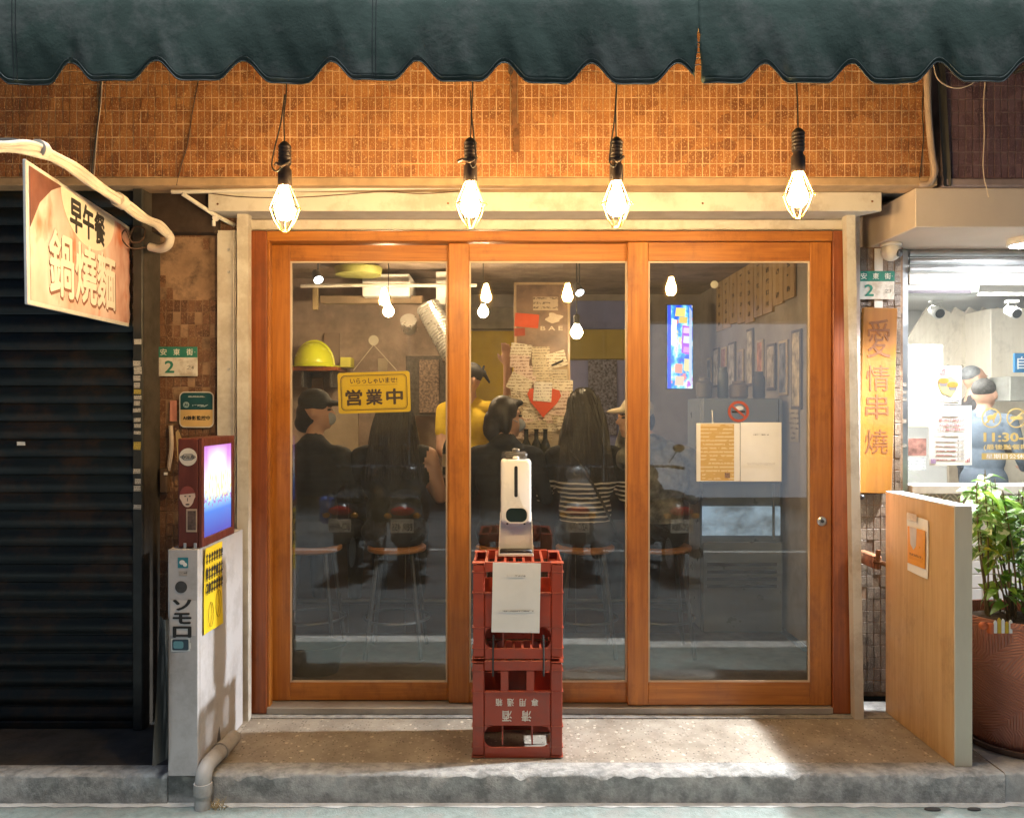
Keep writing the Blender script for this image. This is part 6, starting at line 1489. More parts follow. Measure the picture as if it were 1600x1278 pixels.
# stand-in case for an unclear pale shape behind the right pane
a, b_ = at(1098, 850, 1.25), at(1240, 622, 1.25)
fr = thing('stand_in_case', 'grey stand-in display case with a glowing band behind the right pane', 'display case', ((a.x + b_.x) / 2, 1.5, FZI))
m_fr = mat('case_grey', (0.24, 0.27, 0.30), 0.35, 0.3, var=0.1, vs=4)
part('body', MB().box((a.x, 1.31, FZI), (b_.x - 0.06, 1.68, b_.z), 0.008), m_fr, fr)
part('front_panel', MB().box((a.x + 0.004, 1.262, 0.95), (b_.x - 0.064, 1.309, b_.z - 0.004), 0.006), m_fr, fr)
def band_glow():  # the pale blurred band of that shape, put in as blotchy glow
    m = bpy.data.materials.new('blurred_band_glow'); N, L, p = nodes_of(m); nt = m.node_tree
    sx_ = N.new('ShaderNodeSeparateXYZ'); L.new(coords(nt, (1, 1, 1), True), sx_.inputs[0])
    e_ = mathn(nt, 'MULTIPLY', ramp(nt, noise(nt, coords(nt, (6, 1, 9), True), 1.0, 5, 0.65), [(0.35, 0.15), (0.65, 1.0)]), 0.55)
    p.inputs['Base Color'].default_value = (0.3, 0.34, 0.38, 1); p.inputs['Emission Color'].default_value = (0.50, 0.66, 0.85, 1)
    L.new(e_, p.inputs['Emission Strength']); return m
part('glow_band', MB().box((a.x + 0.01, 1.285, 0.62), (b_.x - 0.07, 1.3085, 0.80)), band_glow(), fr)
part('handle', MB().tube([(a.x + 0.06, 1.250, 1.12), (a.x + 0.06, 1.240, 1.30), (a.x + 0.06, 1.250, 1.40)], 0.008, 8), m_alu, fr, True)
for k_ in range(4): part('vent_slat', MB().box((a.x + 0.03, 1.258, 0.30 + 0.045 * k_), (b_.x - 0.10, 1.2615, 0.32 + 0.045 * k_), 0.001), m_steel, fr)
part('door_seam', MB().box((at(1216, 0, 1.26).x, 1.259, 0.96), (at(1216, 0, 1.26).x + 0.006, 1.2615, b_.z - 0.01)), m_black, fr)
for k_, (dx, hh, ww, cc_) in enumerate(((0.05, 0.13, 0.10, (0.10, 0.09, 0.08)), (0.17, 0.20, 0.07, (0.05, 0.06, 0.06)), (0.27, 0.11, 0.12, (0.22, 0.17, 0.13)), (0.40, 0.17, 0.08, (0.06, 0.06, 0.07)))):  # jars stand in for dark head-like shapes above the pale one
    solo('stand_in_jar', ('low dark stand-in jar at the left end on top of the display case', 'tall dark stand-in jar on top of the display case', 'brown stand-in tub in the middle on top of the display case', 'dark stand-in jar at the right end on top of the display case')[k_], 'jar', MB().lathe([(ww * .42, 0), (ww * .5, 0.01), (ww * .5, hh * .75), (ww * .36, hh * .86), (ww * .36, hh)], (a.x + dx, 1.42, b_.z + 0.001), 16), mat(f'jar_{k_}', cc_, 0.4), 'jars on the display case', True)
part('mullion', MB().box((at(1208, 0, 1.26).x, 1.262, 0.60), (at(1208, 0, 1.26).x + 0.012, 1.284, 0.945), 0.002), m_fr, fr)
part('plinth', MB().box((a.x + 0.004, 1.262, FZI), (b_.x - 0.064, 1.309, 0.58), 0.006), m_fr, fr)
part('glass_front', MB().box((a.x + 0.004, 1.266, 0.585), (b_.x - 0.064, 1.271, 0.945)), glass('case_glass', 0.02), fr)

# counter
m_ctr = wood('counter_wood', (0.035, 0.020, 0.014), (0.085, 0.045, 0.028), 'x')
ctr = thing('bar_counter', 'dark wooden bar counter in front of the customers', 'counter', (-0.3, 1.35, FZI))
part('top', MB().box((-1.70, 1.17, 0.95), (1.14, 1.62, 0.99), 0.005), m_ctr, ctr)
for i in range(8):
    x = -1.68 + i * 0.352
    part('front_board', MB().box((x, 1.25, FZI), (x + 0.348, 1.275, 0.949), 0.003), m_ctr, ctr)
part('foot_rail', MB().tube([(-1.68, 1.16, 0.24), (1.12, 1.16, 0.24)], 0.016, 10), m_steel, ctr, True)
m_bot = mat('bottle_glass', (0.03, 0.035, 0.03), 0.1, var=0.2)
for i, (px, lab) in enumerate(((822, 'dark bottle on the counter left of the notice board foot'), (838, 'dark bottle on the counter in the middle below the notes'), (852, 'dark bottle on the counter nearest the long haired woman'), (700, 'dark bottle on the counter beside the staff member'))):
    c = at(px, 700, 1.42); c.z = 0.991
    t = solo('bottle', lab, 'bottle', MB().lathe([(0.034, 0), (0.036, 0.01), (0.036, 0.16), (0.030, 0.19), (0.014, 0.225), (0.013, 0.275), (0.015, 0.278), (0.015, 0.29)], c, 16), m_bot, 'bottles on the counter', True)
    part('label_band', MB().lathe([(0.0366, 0.05), (0.0366, 0.13)], c, 16, cap=False), mat('bottle_label', (0.5, 0.45, 0.35), 0.7), t, True)

# notice board with notes
NYB = 1.50
nb = thing('notice_board', 'upright framed notice board over the counter covered in notes', 'notice board', (at(848, 0, NYB).x, NYB, 0.991))
x0, x1 = at(803, 0, NYB).x, at(891, 0, NYB).x; zt_, zm_, zb_ = at(0, 441, NYB).z, at(0, 572, NYB).z, 0.992
m_nf = wood('notice_frame', (0.36, 0.24, 0.12), (0.52, 0.38, 0.22), 'z')
for lo, hi in (((x0, zb_), (x0 + 0.016, zt_)), ((x1 - 0.016, zb_), (x1, zt_)), ((x0 + 0.0165, zt_ - 0.016), (x1 - 0.0165, zt_)), ((x0 + 0.0165, zm_ - 0.02), (x1 - 0.0165, zm_))):
    part('frame', MB().box((lo[0], NYB, lo[1]), (hi[0], NYB + 0.02, hi[1]), 0.002), m_nf, nb)
part('poster_panel', MB().box((x0 + 0.017, NYB + 0.004, zm_ + 0.0005), (x1 - 0.017, NYB + 0.010, zt_ - 0.0165)), mat('poster_brown', (0.20, 0.12, 0.075), 0.5, var=0.4, vs=9), nb)
part('lower_panel', MB().box((x0 + 0.017, NYB + 0.004, 1.0), (x1 - 0.017, NYB + 0.010, zm_ - 0.0205)), mat('cork', (0.50, 0.42, 0.31), 0.8, var=0.2, vs=12), nb)
part('lettering', MB().text('B A E', (at(862, 0, NYB).x, NYB + 0.0038, at(0, 513, NYB).z), 1, 0.015, 0.001, w=0.145, h=0.028), mat('poster_cream', (0.62, 0.50, 0.36), 0.6), nb)
part('figure_print', MB().prism([(0.05 * math.cos(t_) * (1 + .3 * math.sin(4 * t_)), 0.032 * math.sin(t_) * (1 + .2 * math.cos(3 * t_))) for t_ in np.linspace(0, 2 * PI, 24)[:-1]], 0.001, 0.0038, T(at(866, 0, NYB).x, NYB, at(0, 497, NYB).z)), MATS['poster_cream'], nb)
part('pale_card', MB().box((at(833, 0, NYB).x, NYB + 0.001, at(0, 485, NYB).z), (at(872, 0, NYB).x, NYB + 0.0038, at(0, 464, NYB).z)), writing('pale_card_print', (0.52, 0.40, 0.27), (0.12, 0.08, 0.05), 0.03, 0.8, 0.012, 0.5), nb)
m_note = [writing('note_cream', (0.74, 0.66, 0.50), (0.20, 0.13, 0.09), 0.020, 0.85, 0.008, 0.52), writing('note_pink', (0.74, 0.58, 0.48), (0.22, 0.12, 0.10), 0.022, 0.85, 0.008, 0.52), writing('note_tan', (0.62, 0.52, 0.36), (0.14, 0.10, 0.07), 0.018, 0.85, 0.007, 0.52), writing('note_white', (0.78, 0.74, 0.66), (0.18, 0.14, 0.14), 0.020, 0.85, 0.008, 0.5)]
notes = [(814, 548, 33, 22, 8), (812, 565, 30, 20, 4), (845, 555, 28, 26, 0), (870, 562, 30, 24, -16), (817, 583, 30, 24, 6), (845, 575, 26, 24, -2), (812, 600, 36, 26, 26), (842, 585, 32, 20, 3), (868, 590, 34, 20, 2), (880, 606, 30, 24, 2), (832, 600, 22, 26, 12), (850, 598, 26, 26, 4), (813, 617, 28, 26, -10), (878, 625, 26, 26, -6),
         (812, 640, 32, 22, 14), (830, 650, 28, 22, 6), (855, 652, 30, 20, -12), (875, 650, 26, 24, -20), (882, 662, 22, 20, 4), (818, 662, 30, 18, 8), (838, 667, 34, 18, -8), (860, 666, 30, 18, -14), (815, 678, 26, 16, -6), (848, 680, 30, 14, 2), (836, 632, 26, 20, 5), (872, 640, 26, 18, 10), (805, 628, 20, 22, -4), (860, 612, 26, 20, 2)]
note_label = {}
for rn, lo_p, hi_p in (('top', 0, 570), ('second', 570, 595), ('third', 595, 622), ('fourth', 622, 648), ('fifth', 648, 664), ('bottom', 664, 900)):
    rowi = sorted([i for i, q in enumerate(notes) if lo_p <= q[1] < hi_p], key=lambda i: notes[i][0])
    for k_, i in enumerate(rowi):
        note_label[i] = f'{("cream", "pinkish", "tan", "off white")[(i * 5 + i // 3) % 4]} handwritten note, {("first", "second", "third", "fourth", "fifth", "sixth", "seventh")[k_]} from left in the {rn} row of notes'
for i, (px, py, w_, h_, rt) in enumerate(notes):
    k_ = (NYB + CAMD) / FPX
    yy = NYB - 0.003 - 0.0035 * (i % 7)
    solo('paper_note', note_label[i], 'note', MB().add(*sheet(w_ * k_, h_ * k_, 4, 4, 0.004, 0.0006, i), T(*at(px, py, yy)) @ Ry(R(rt))), m_note[(i * 5 + i // 3) % 4], 'notes on the notice board')
m_red = mat('red_paper', (0.62, 0.075, 0.012), 0.7, var=0.1)
solo('red_heart', 'orange red paper heart among the notes', 'paper heart', MB().prism([(0, -0.125), (0.085, -0.03), (0.11, 0.02), (0.095, 0.055), (0.05, 0.065), (0, 0.035), (-0.05, 0.065), (-0.095, 0.055), (-0.11, 0.02), (-0.085, -0.03)], 0, 0.0015, T(*at(850, 622, NYB - 0.030)) @ Ry(R(3))), m_red)
solo('paper_note', 'white note pinned over the red paper heart', 'note', MB().add(*sheet(0.118, 0.125, 4, 4, 0.004, 0.0006, 50), T(*at(848, 612, NYB - 0.034)) @ Ry(R(4))), m_note[3])
solo('red_slip', 'orange red paper slip at the top left of the notice board', 'paper slip', MB().add(*sheet(0.155, 0.088, 4, 4, 0.006, 0.0008, 51), T(*at(823, 501, NYB - 0.012)) @ Ry(R(5))), m_red)
solo('red_slip', 'small dark red slip under the larger orange one', 'paper slip', MB().add(*sheet(0.07, 0.05, 3, 3, 0.004, 0.0008, 52), T(*at(812, 519, NYB - 0.008)) @ Ry(R(-3))), mat('dark_red_paper', (0.36, 0.05, 0.015), 0.7))
solo('black_marker', 'black marker clipped across a tan note at right', 'marker', MB().tube([at(862, 571, NYB - 0.035), at(880, 563, NYB - 0.035)], 0.006, 8), m_black, smooth=True)

# ------------------------------------------------------------------ people
def capsule(mb, a_, b2, ra, rb):
    a_, b2 = Vector(a_), Vector(b2); d = (b2 - a_)
    if d.length < 1e-6: d = Vector((0, 0, 1e-4))
    d.normalize(); pts = []; rs = []
    for th in (-88, -60, -30): pts.append(a_ + d * ra * math.sin(R(th))); rs.append(ra * math.cos(R(th)))
    pts.append(a_); rs.append(ra); pts.append(b2); rs.append(rb)
    for th in (30, 60, 88): pts.append(b2 + d * rb * math.sin(R(th))); rs.append(rb * math.cos(R(th)))
    mb.tube(pts, rs, 12)
def fused(prims, mats, voxel, off, name):
    """one continuous skin over capsules and ellipsoids; each face takes the material of the nearest one"""
    mb = MB()
    for p in prims:
        if p[0] == 'c': capsule(mb, *p[1:5])
        else: mb.ell(p[1], p[2], 18, 12)
    me = mesh_of('tmp', mb, mats[0])
    o = bpy.data.objects.new('tmp', me); COL.objects.link(o)
    md = o.modifiers.new('r', 'REMESH'); md.mode = 'VOXEL'; md.voxel_size = voxel; md.use_smooth_shade = True
    ms = o.modifiers.new('s', 'SMOOTH'); ms.factor = 0.5; ms.iterations = 3
    dg = bpy.context.evaluated_depsgraph_get()
    out = bpy.data.meshes.new_from_object(o.evaluated_get(dg)); out.name = name
    bpy.data.objects.remove(o); bpy.data.meshes.remove(me)
    nP = len(out.polygons)
    C = np.empty(nP * 3); out.polygons.foreach_get('center', C); C = C.reshape(-1, 3)
    best = np.full(nP, 1e9); idx = np.zeros(nP, int)
    for p in prims:
        if p[0] == 'c':
            a_, b2 = np.array(p[1]), np.array(p[2]); ab = b2 - a_; L2 = max(1e-9, ab @ ab)
            tt = np.clip(((C - a_) @ ab) / L2, 0, 1); d = np.linalg.norm(C - (a_ + tt[:, None] * ab), axis=1) - (p[3] + tt * (p[4] - p[3]))
            cls = p[5]
        else:
            q = (C - np.array(p[1])) / np.array(p[2]); d = (np.linalg.norm(q, axis=1) - 1) * min(p[2]); cls = p[3]
        m_ = d < best; best[m_] = d[m_]; idx[m_] = cls
    out.materials.clear()
    for m_ in mats: out.materials.append(m_)
    out.polygons.foreach_set('material_index', idx.astype(np.int32))
    out.polygons.foreach_set('use_smooth', [True] * nP)
    if off is not None: out.transform(Matrix.Translation(-Vector(off)))
    return out
def fuse_part(name, prims, mats, root, voxel):
    o = link(name, fused(prims, mats if isinstance(mats, list) else [mats], voxel, None, name), root); OFF[o] = OFF[root]; return o
def rotp(prims, f):
    out = []
    for p in prims:
        if p[0] == 'c': out.append(('c', tuple(f(p[1])), tuple(f(p[2])), *p[3:]))
        else: out.append(('e', tuple(f(p[1])), *p[2:]))
    return out
def hand(wr, dirv, side, cls, curl=0.5, k=1.0):
    """palm with four fingers and a thumb; dirv: pointing direction, side: thumb direction"""
    wr, dv, sv = Vector(wr), Vector(dirv).normalized(), Vector(side).normalized(); nv = dv.cross(sv)
    pr = [('c', tuple(wr), tuple(wr + dv * 0.075 * k + sv * 0.012), 0.026 * k, 0.026 * k, cls), ('c', tuple(wr + dv * 0.02), tuple(wr + dv * 0.075 * k - sv * 0.024), 0.020 * k, 0.020 * k, cls)]
    for i, ln in enumerate((0.070, 0.080, 0.074, 0.058)):
        b0 = wr + dv * 0.085 * k + sv * (0.030 - 0.020 * i) * k
        m0 = b0 + (dv * 0.9 + sv * (0.12 - 0.08 * i) + nv * curl * 0.4).normalized() * ln * 0.5 * k
        e0 = m0 + (dv * 0.8 + nv * curl).normalized() * ln * 0.5 * k
        pr += [('c', tuple(b0), tuple(m0), 0.0095 * k, 0.0088 * k, cls), ('c', tuple(m0), tuple(e0), 0.0088 * k, 0.0075 * k, cls)]
    t0 = wr + dv * 0.025 * k + sv * 0.022 * k; t1 = t0 + (dv * 0.6 + sv).normalized() * 0.042 * k; t2 = t1 + (dv + sv * 0.4 + nv * curl * .4).normalized() * 0.034 * k
    pr += [('c', tuple(t0), tuple(t1), 0.013 * k, 0.011 * k, cls), ('c', tuple(t1), tuple(t2), 0.011 * k, 0.009 * k, cls)]
    return pr
m_skin = mat('skin', (0.50, 0.29, 0.20), 0.5, var=0.08, vs=10)
m_hair = mat('black_hair', (0.018, 0.015, 0.014), 0.45, var=0.5, vs=20, stretch=(3, 3, 0.25), bump=0.7, bs=40)
m_pants = mat('dark_trousers', (0.025, 0.027, 0.034), 0.8, var=0.2)
m_shoe = mat('dark_shoe', (0.03, 0.03, 0.03), 0.5)
SH = 0.612
# classes: 0 top, 1 skin, 2 trousers, 3 shoes
def seated(head_turn=0.0, lean=0.0, wide=1.0, bare_arm=None, arm_fw=1.0, slim=1.0, head_dx=0.0, head_dz=0.0, hand_face=False):
    S = SH; pr = []
    pr += [('e', (0, 0, S + 0.095), (0.175 * wide, 0.135, 0.115), 2), ('e', (0, -0.01 + lean * .2, S + 0.22), (0.150 * wide, 0.110, 0.16), 0), ('e', (0, -0.02 + lean * .6, S + 0.40), (0.175 * wide, 0.112, 0.165), 0),
           ('c', (-0.150 * wide, -0.015 + lean, S + 0.535), (0.150 * wide, -0.015 + lean, S + 0.535), 0.058, 0.058, 0), ('c', (-0.06, -0.015 + lean, S + 0.575), (0.06, -0.015 + lean, S + 0.575), 0.048, 0.048, 0),
           ('e', (head_dx * .3, -0.02 + lean, S + 0.605), (0.080, 0.078, 0.052), 0),
           ('c', (0, -0.01 + lean, S + 0.57), (head_dx * .7, 0.010 + lean * 1.1, S + 0.68 + head_dz * .5), 0.052, 0.050, 1)]
    hc = Vector((head_dx, 0.020 + lean * 1.2, S + 0.785 + head_dz)); ca, sa = math.cos(head_turn), math.sin(head_turn)
    H = lambda x, y, z: tuple(hc + Vector((x * ca - y * sa, x * sa + y * ca, z)))
    pr += [('e', H(0, -0.008, 0.012), (0.078, 0.088, 0.100), 1), ('e', H(0, 0.028, -0.045), (0.058, 0.062, 0.068), 1), ('c', H(0, 0.060, -0.085), H(0, 0.066, -0.088), 0.026, 0.022, 1),
           ('c', H(0, 0.088, 0.008), H(0, 0.106, -0.020), 0.009, 0.014, 1), ('c', H(-0.018, 0.084, -0.052), H(0.018, 0.084, -0.052), 0.010, 0.010, 1), ('c', H(-0.016, 0.082, -0.064), H(0.016, 0.082, -0.064), 0.010, 0.010, 1),
           ('c', H(-0.04, 0.072, 0.026), H(0.04, 0.072, 0.026), 0.012, 0.012, 1), ('e', H(-0.080, -0.005, -0.012), (0.012, 0.020, 0.030), 1), ('e', H(0.080, -0.005, -0.012), (0.012, 0.020, 0.030), 1)]
    for sx in (-1, 1):
        ac_ = 1 if bare_arm == sx else 0
        sh0 = (sx * 0.178 * wide, -0.015 + lean, S + 0.525); el = (sx * 0.235 * wide, 0.06 + lean, S + 0.285); wr = (sx * 0.150, 0.295 * arm_fw + lean, S + 0.395)
        if hand_face and sx == -1: el = (-0.20, 0.16 + lean, S + 0.42); wr = (head_dx - 0.03, 0.15 + lean, S + 0.66)
        pr += [('c', sh0, el, 0.056 * slim, 0.044 * slim, ac_), ('c', el, wr, 0.043 * slim, 0.030, ac_)]
        pr += hand(wr, (-sx * 0.3, 1, 0.02) if not (hand_face and sx == -1) else (0.05, 0.1, 1), (-sx, 0.2, 0.4), 1, 0.5)
        kn = (sx * 0.125, 0.40, S + 0.06); an = (sx * 0.12, 0.40, S - 0.345)
        pr += [('c', (sx * 0.085, 0.02, S + 0.075), kn, 0.086, 0.062, 2), ('c', kn, an, 0.060, 0.042, 2), ('c', an, (sx * 0.12, 0.50, S - 0.365), 0.040, 0.032, 3)]
    return pr, H
def place(name, label, prims, mats, xyz, rz, voxel=0.012, group=None):
    t = thing(name, label, 'person', xyz, group); t.rotation_euler = (0, 0, rz)
    OFF[t] = Vector((0, 0, 0))      # children are built in the person's own frame
    fuse_part('body', prims, mats, t, voxel)
    return t
def hair_long(H, zlow, n=46, seed=0, back=0.095, spread=1.0):
    rr = random.Random(seed); pr = [('e', H(0, -0.022, 0.030), (0.092, 0.100, 0.100), 0), ('e', H(0, -0.045, -0.03), (0.088, 0.075, 0.09), 0)]
    for i in range(n):
        a_ = PI + (i / (n - 1)) * PI          # round the back from one ear to the other
        x, y = math.cos(a_) * 0.085, math.sin(a_) * 0.085 - 0.015
        hx, hy, hz_ = H(x, y, 0.0)
        wob = rr.uniform(-.012, .012)
        z1 = zlow + rr.uniform(-0.02, 0.05) + 0.05 * abs(math.cos(a_))
        pr += [('c', (hx, hy, hz_), (hx * 1.0 + math.cos(a_) * 0.022 * spread + wob, hy - 0.012, (hz_ + z1) / 2), 0.020, 0.019, 0), ('c', (hx + math.cos(a_) * 0.022 * spread + wob, hy - 0.012, (hz_ + z1) / 2), (hx + math.cos(a_) * 0.034 * spread + wob * 2, min(hy - 0.008, -0.10 - 0.01 * rr.random()) if abs(math.cos(a_)) < .8 else hy - 0.01, z1), 0.018, 0.008, 0)]
    return pr
def hair_short(H): return [('e', H(0, -0.014, 0.030), (0.087, 0.098, 0.096), 0), ('e', H(0, -0.050, -0.020), (0.078, 0.060, 0.075), 0), ('e', H(0, 0.055, 0.080), (0.055, 0.030, 0.026), 0)]
def strands(root, H, zlow, n, seed, spread=1.0):
    rr = random.Random(seed); mb = MB()
    for i in range(n):
        a_ = PI + rr.random() * PI; e_ = rr.uniform(-0.2, 1.45)
        x, y, z = 0.098 * math.cos(a_) * math.cos(e_), 0.106 * math.sin(a_) * math.cos(e_) - 0.02, 0.035 + 0.10 * math.sin(e_)
        p0 = Vector(H(x, y, z)); k1 = rr.uniform(-.012, .012); ca_ = math.cos(a_)
        pts = [p0]
        for f in (0.35, 0.7, 1.0):
            zz = p0.z + (zlow + rr.uniform(-.03, .06) - p0.z) * f
            pts.append(Vector((H(0, 0, 0)[0] + ca_ * (0.096 + 0.035 * f * spread) + k1 * f * 2, min(p0.y - 0.012, -0.10 - 0.03 * (1 - abs(ca_))) if f > 0.5 else p0.y - 0.02, zz)))
        mb.tube(spline(pts, 3), [0.0035] * 4 + [0.003] * 4 + [0.002] * 2, 4)
    o = part('hair_strands', mb, m_hair, root, True); o['kind'] = 'stuff'
def eyes(root, H, m_=None):
    for sx in (-1, 1):
        part('eye', MB().ell(H(sx * 0.030, 0.080, 0.006), (0.013, 0.008, 0.006), 10, 6), m_ink, root, True)
        part('eyebrow', MB().tube([H(sx * 0.016, 0.086, 0.024), H(sx * 0.046, 0.078, 0.026)], 0.004, 6), m_hair, root, True)
PYC = 0.86
def stripes():
    m = bpy.data.materials.new('striped_knit'); N, L, p = nodes_of(m); nt = m.node_tree
    tc = N.new('ShaderNodeTexCoord'); sx = N.new('ShaderNodeSeparateXYZ'); L.new(tc.outputs['Object'], sx.inputs[0])
    wv = mathn(nt, 'MULTIPLY', noise(nt, tc.outputs['Object'], 5, 2), 0.035)
    zz = mathn(nt, 'ADD', sx.outputs[2], wv)
    f = mathn(nt, 'GREATER_THAN', mathn(nt, 'FRACT', mathn(nt, 'DIVIDE', zz, 0.0275)), 0.64)
    f = mathn(nt, 'MULTIPLY', f, mathn(nt, 'LESS_THAN', zz, 1.035))
    L.new(mixc(nt, f, (0.014, 0.015, 0.018), (0.62, 0.56, 0.48)), p.inputs['Base Color']); p.inputs['Roughness'].default_value = 0.9
    return m
def plain(name, col, v=0.25): return mat(name, col, 0.85, var=v, vs=14, bump=1.0, bs=13)
# 1: customer in a dark cap at far left, turned to the right
xx = at(488, 0, PYC).x
pr, H = seated(head_turn=R(-78), lean=0.03, wide=1.02)
p1 = place('person', 'customer in a dark cap and dark jacket at the far left of the bar', pr, [plain('jacket_black', (0.018, 0.021, 0.022)), m_skin, m_pants, m_shoe], (xx, PYC, 0.0), R(-8))
fuse_part('hair', [('e', H(0, -0.03, -0.012), (0.086, 0.080, 0.085), 0), ('e', H(0, -0.06, -0.07), (0.066, 0.05, 0.06), 0)], m_hair, p1, 0.010)
fuse_part('cap', [('e', H(0, -0.008, 0.052), (0.094, 0.103, 0.080), 0), ('e', H(0, 0.105, 0.040), (0.070, 0.065, 0.014), 0), ('e', H(0, 0.08, 0.045), (0.075, 0.05, 0.018), 0)], mat('cap_black', (0.022, 0.024, 0.026), 0.8), p1, 0.010)
part('mask', MB().ell(H(0, 0.068, -0.045), (0.050, 0.030, 0.042), 14, 8), mat('face_mask', (0.35, 0.38, 0.42), 0.8), p1, True)
eyes(p1, H)
# 2: customer with long hair and a bare right arm
xx = at(616, 0, PYC).x
pr, H = seated(head_turn=R(10), lean=0.02, wide=1.10, bare_arm=1, arm_fw=0.9)
pr = [q for q in pr]
p2 = place('person', 'customer in dark sleeveless top with bare right arm behind the open sign', pr, [plain('top_black', (0.016, 0.018, 0.018)), m_skin, m_pants, m_shoe], (xx, PYC, 0.0), R(3))
fuse_part('hair', hair_long(H, SH + 0.40, seed=2, spread=1.3), m_hair, p2, 0.008)
strands(p2, H, SH + 0.42, 150, 3, 1.2)
eyes(p2, H)
# 3: customer with a mask, hair tied, face turned right
xx = at(789, 0, PYC).x
pr, H = seated(head_turn=R(-68), lean=0.0, wide=0.98, head_dz=-0.035)
p3 = place('person', 'customer with short dark hair and a face mask in the middle pane, turned right', pr, [plain('coat_navy', (0.014, 0.018, 0.026)), m_skin, m_pants, m_shoe], (xx, PYC, 0.0), R(-6))
fuse_part('hair', hair_short(H) + [('e', H(0.052, -0.01, -0.02), (0.036, 0.055, 0.085), 0), ('e', H(-0.052, -0.01, -0.02), (0.036, 0.055, 0.085), 0), ('e', H(0.0, -0.075, -0.065), (0.060, 0.045, 0.075), 0), ('e', H(0.0, -0.055, -0.11), (0.05, 0.04, 0.06), 0)], m_hair, p3, 0.010)
part('mask', MB().ell(H(0, 0.070, -0.046), (0.050, 0.032, 0.042), 14, 8).tube([H(0.05, 0.06, -0.03), H(0.082, 0.0, -0.005)], 0.003, 5).tube([H(-0.05, 0.06, -0.03), H(-0.082, 0.0, -0.005)], 0.003, 5), MATS['face_mask'], p3, True)
eyes(p3, H)
# 4: woman with long hair and a striped top
xx = at(914, 0, PYC).x
pr, H = seated(head_turn=R(-14), lean=0.0, wide=1.02)
p4 = place('person', 'woman with long dark hair in a black and white striped top', pr, [stripes(), m_skin, m_pants, m_shoe], (xx, PYC, 0.0), R(-4))
fuse_part('hair', hair_long(H, SH + 0.42, n=56, seed=5, spread=1.5), m_hair, p4, 0.008)
strands(p4, H, SH + 0.41, 170, 6, 1.4)
part('bag_strap', MB().tube(spline([(-0.12, -0.075, SH + 0.60), (-0.02, -0.142, SH + 0.48), (0.06, -0.150, SH + 0.34), (0.13, -0.135, SH + 0.20), (0.17, -0.06, SH + 0.10)], 6), 0.008, 6), m_rubber, p4, True)
eyes(p4, H)
# 5: man in a pale cap facing left, grey patterned jacket
xx = at(1024, 0, PYC).x
pr, H = seated(head_turn=R(88), lean=0.0, wide=1.05, head_dx=-0.115, head_dz=-0.045, hand_face=True)
p5 = place('person', 'man in a pale cap and grey patterned jacket facing left beside the woman', pr, [plain('jacket_grey_pattern', (0.14, 0.14, 0.13), 0.8), m_skin, m_pants, m_shoe], (xx, PYC - 0.03, 0.0), R(10), 0.009)
fuse_part('hair', [('e', H(0, -0.03, -0.012), (0.083, 0.080, 0.080), 0)], m_hair, p5, 0.012)
fuse_part('cap', [('e', H(0, -0.008, 0.054), (0.094, 0.103, 0.078), 0), ('e', H(0, 0.105, 0.040), (0.070, 0.060, 0.013), 0), ('e', H(0, 0.08, 0.045), (0.075, 0.05, 0.018), 0)], mat('cap_cream', (0.60, 0.52, 0.38), 0.8), p5, 0.010)
eyes(p5, H)
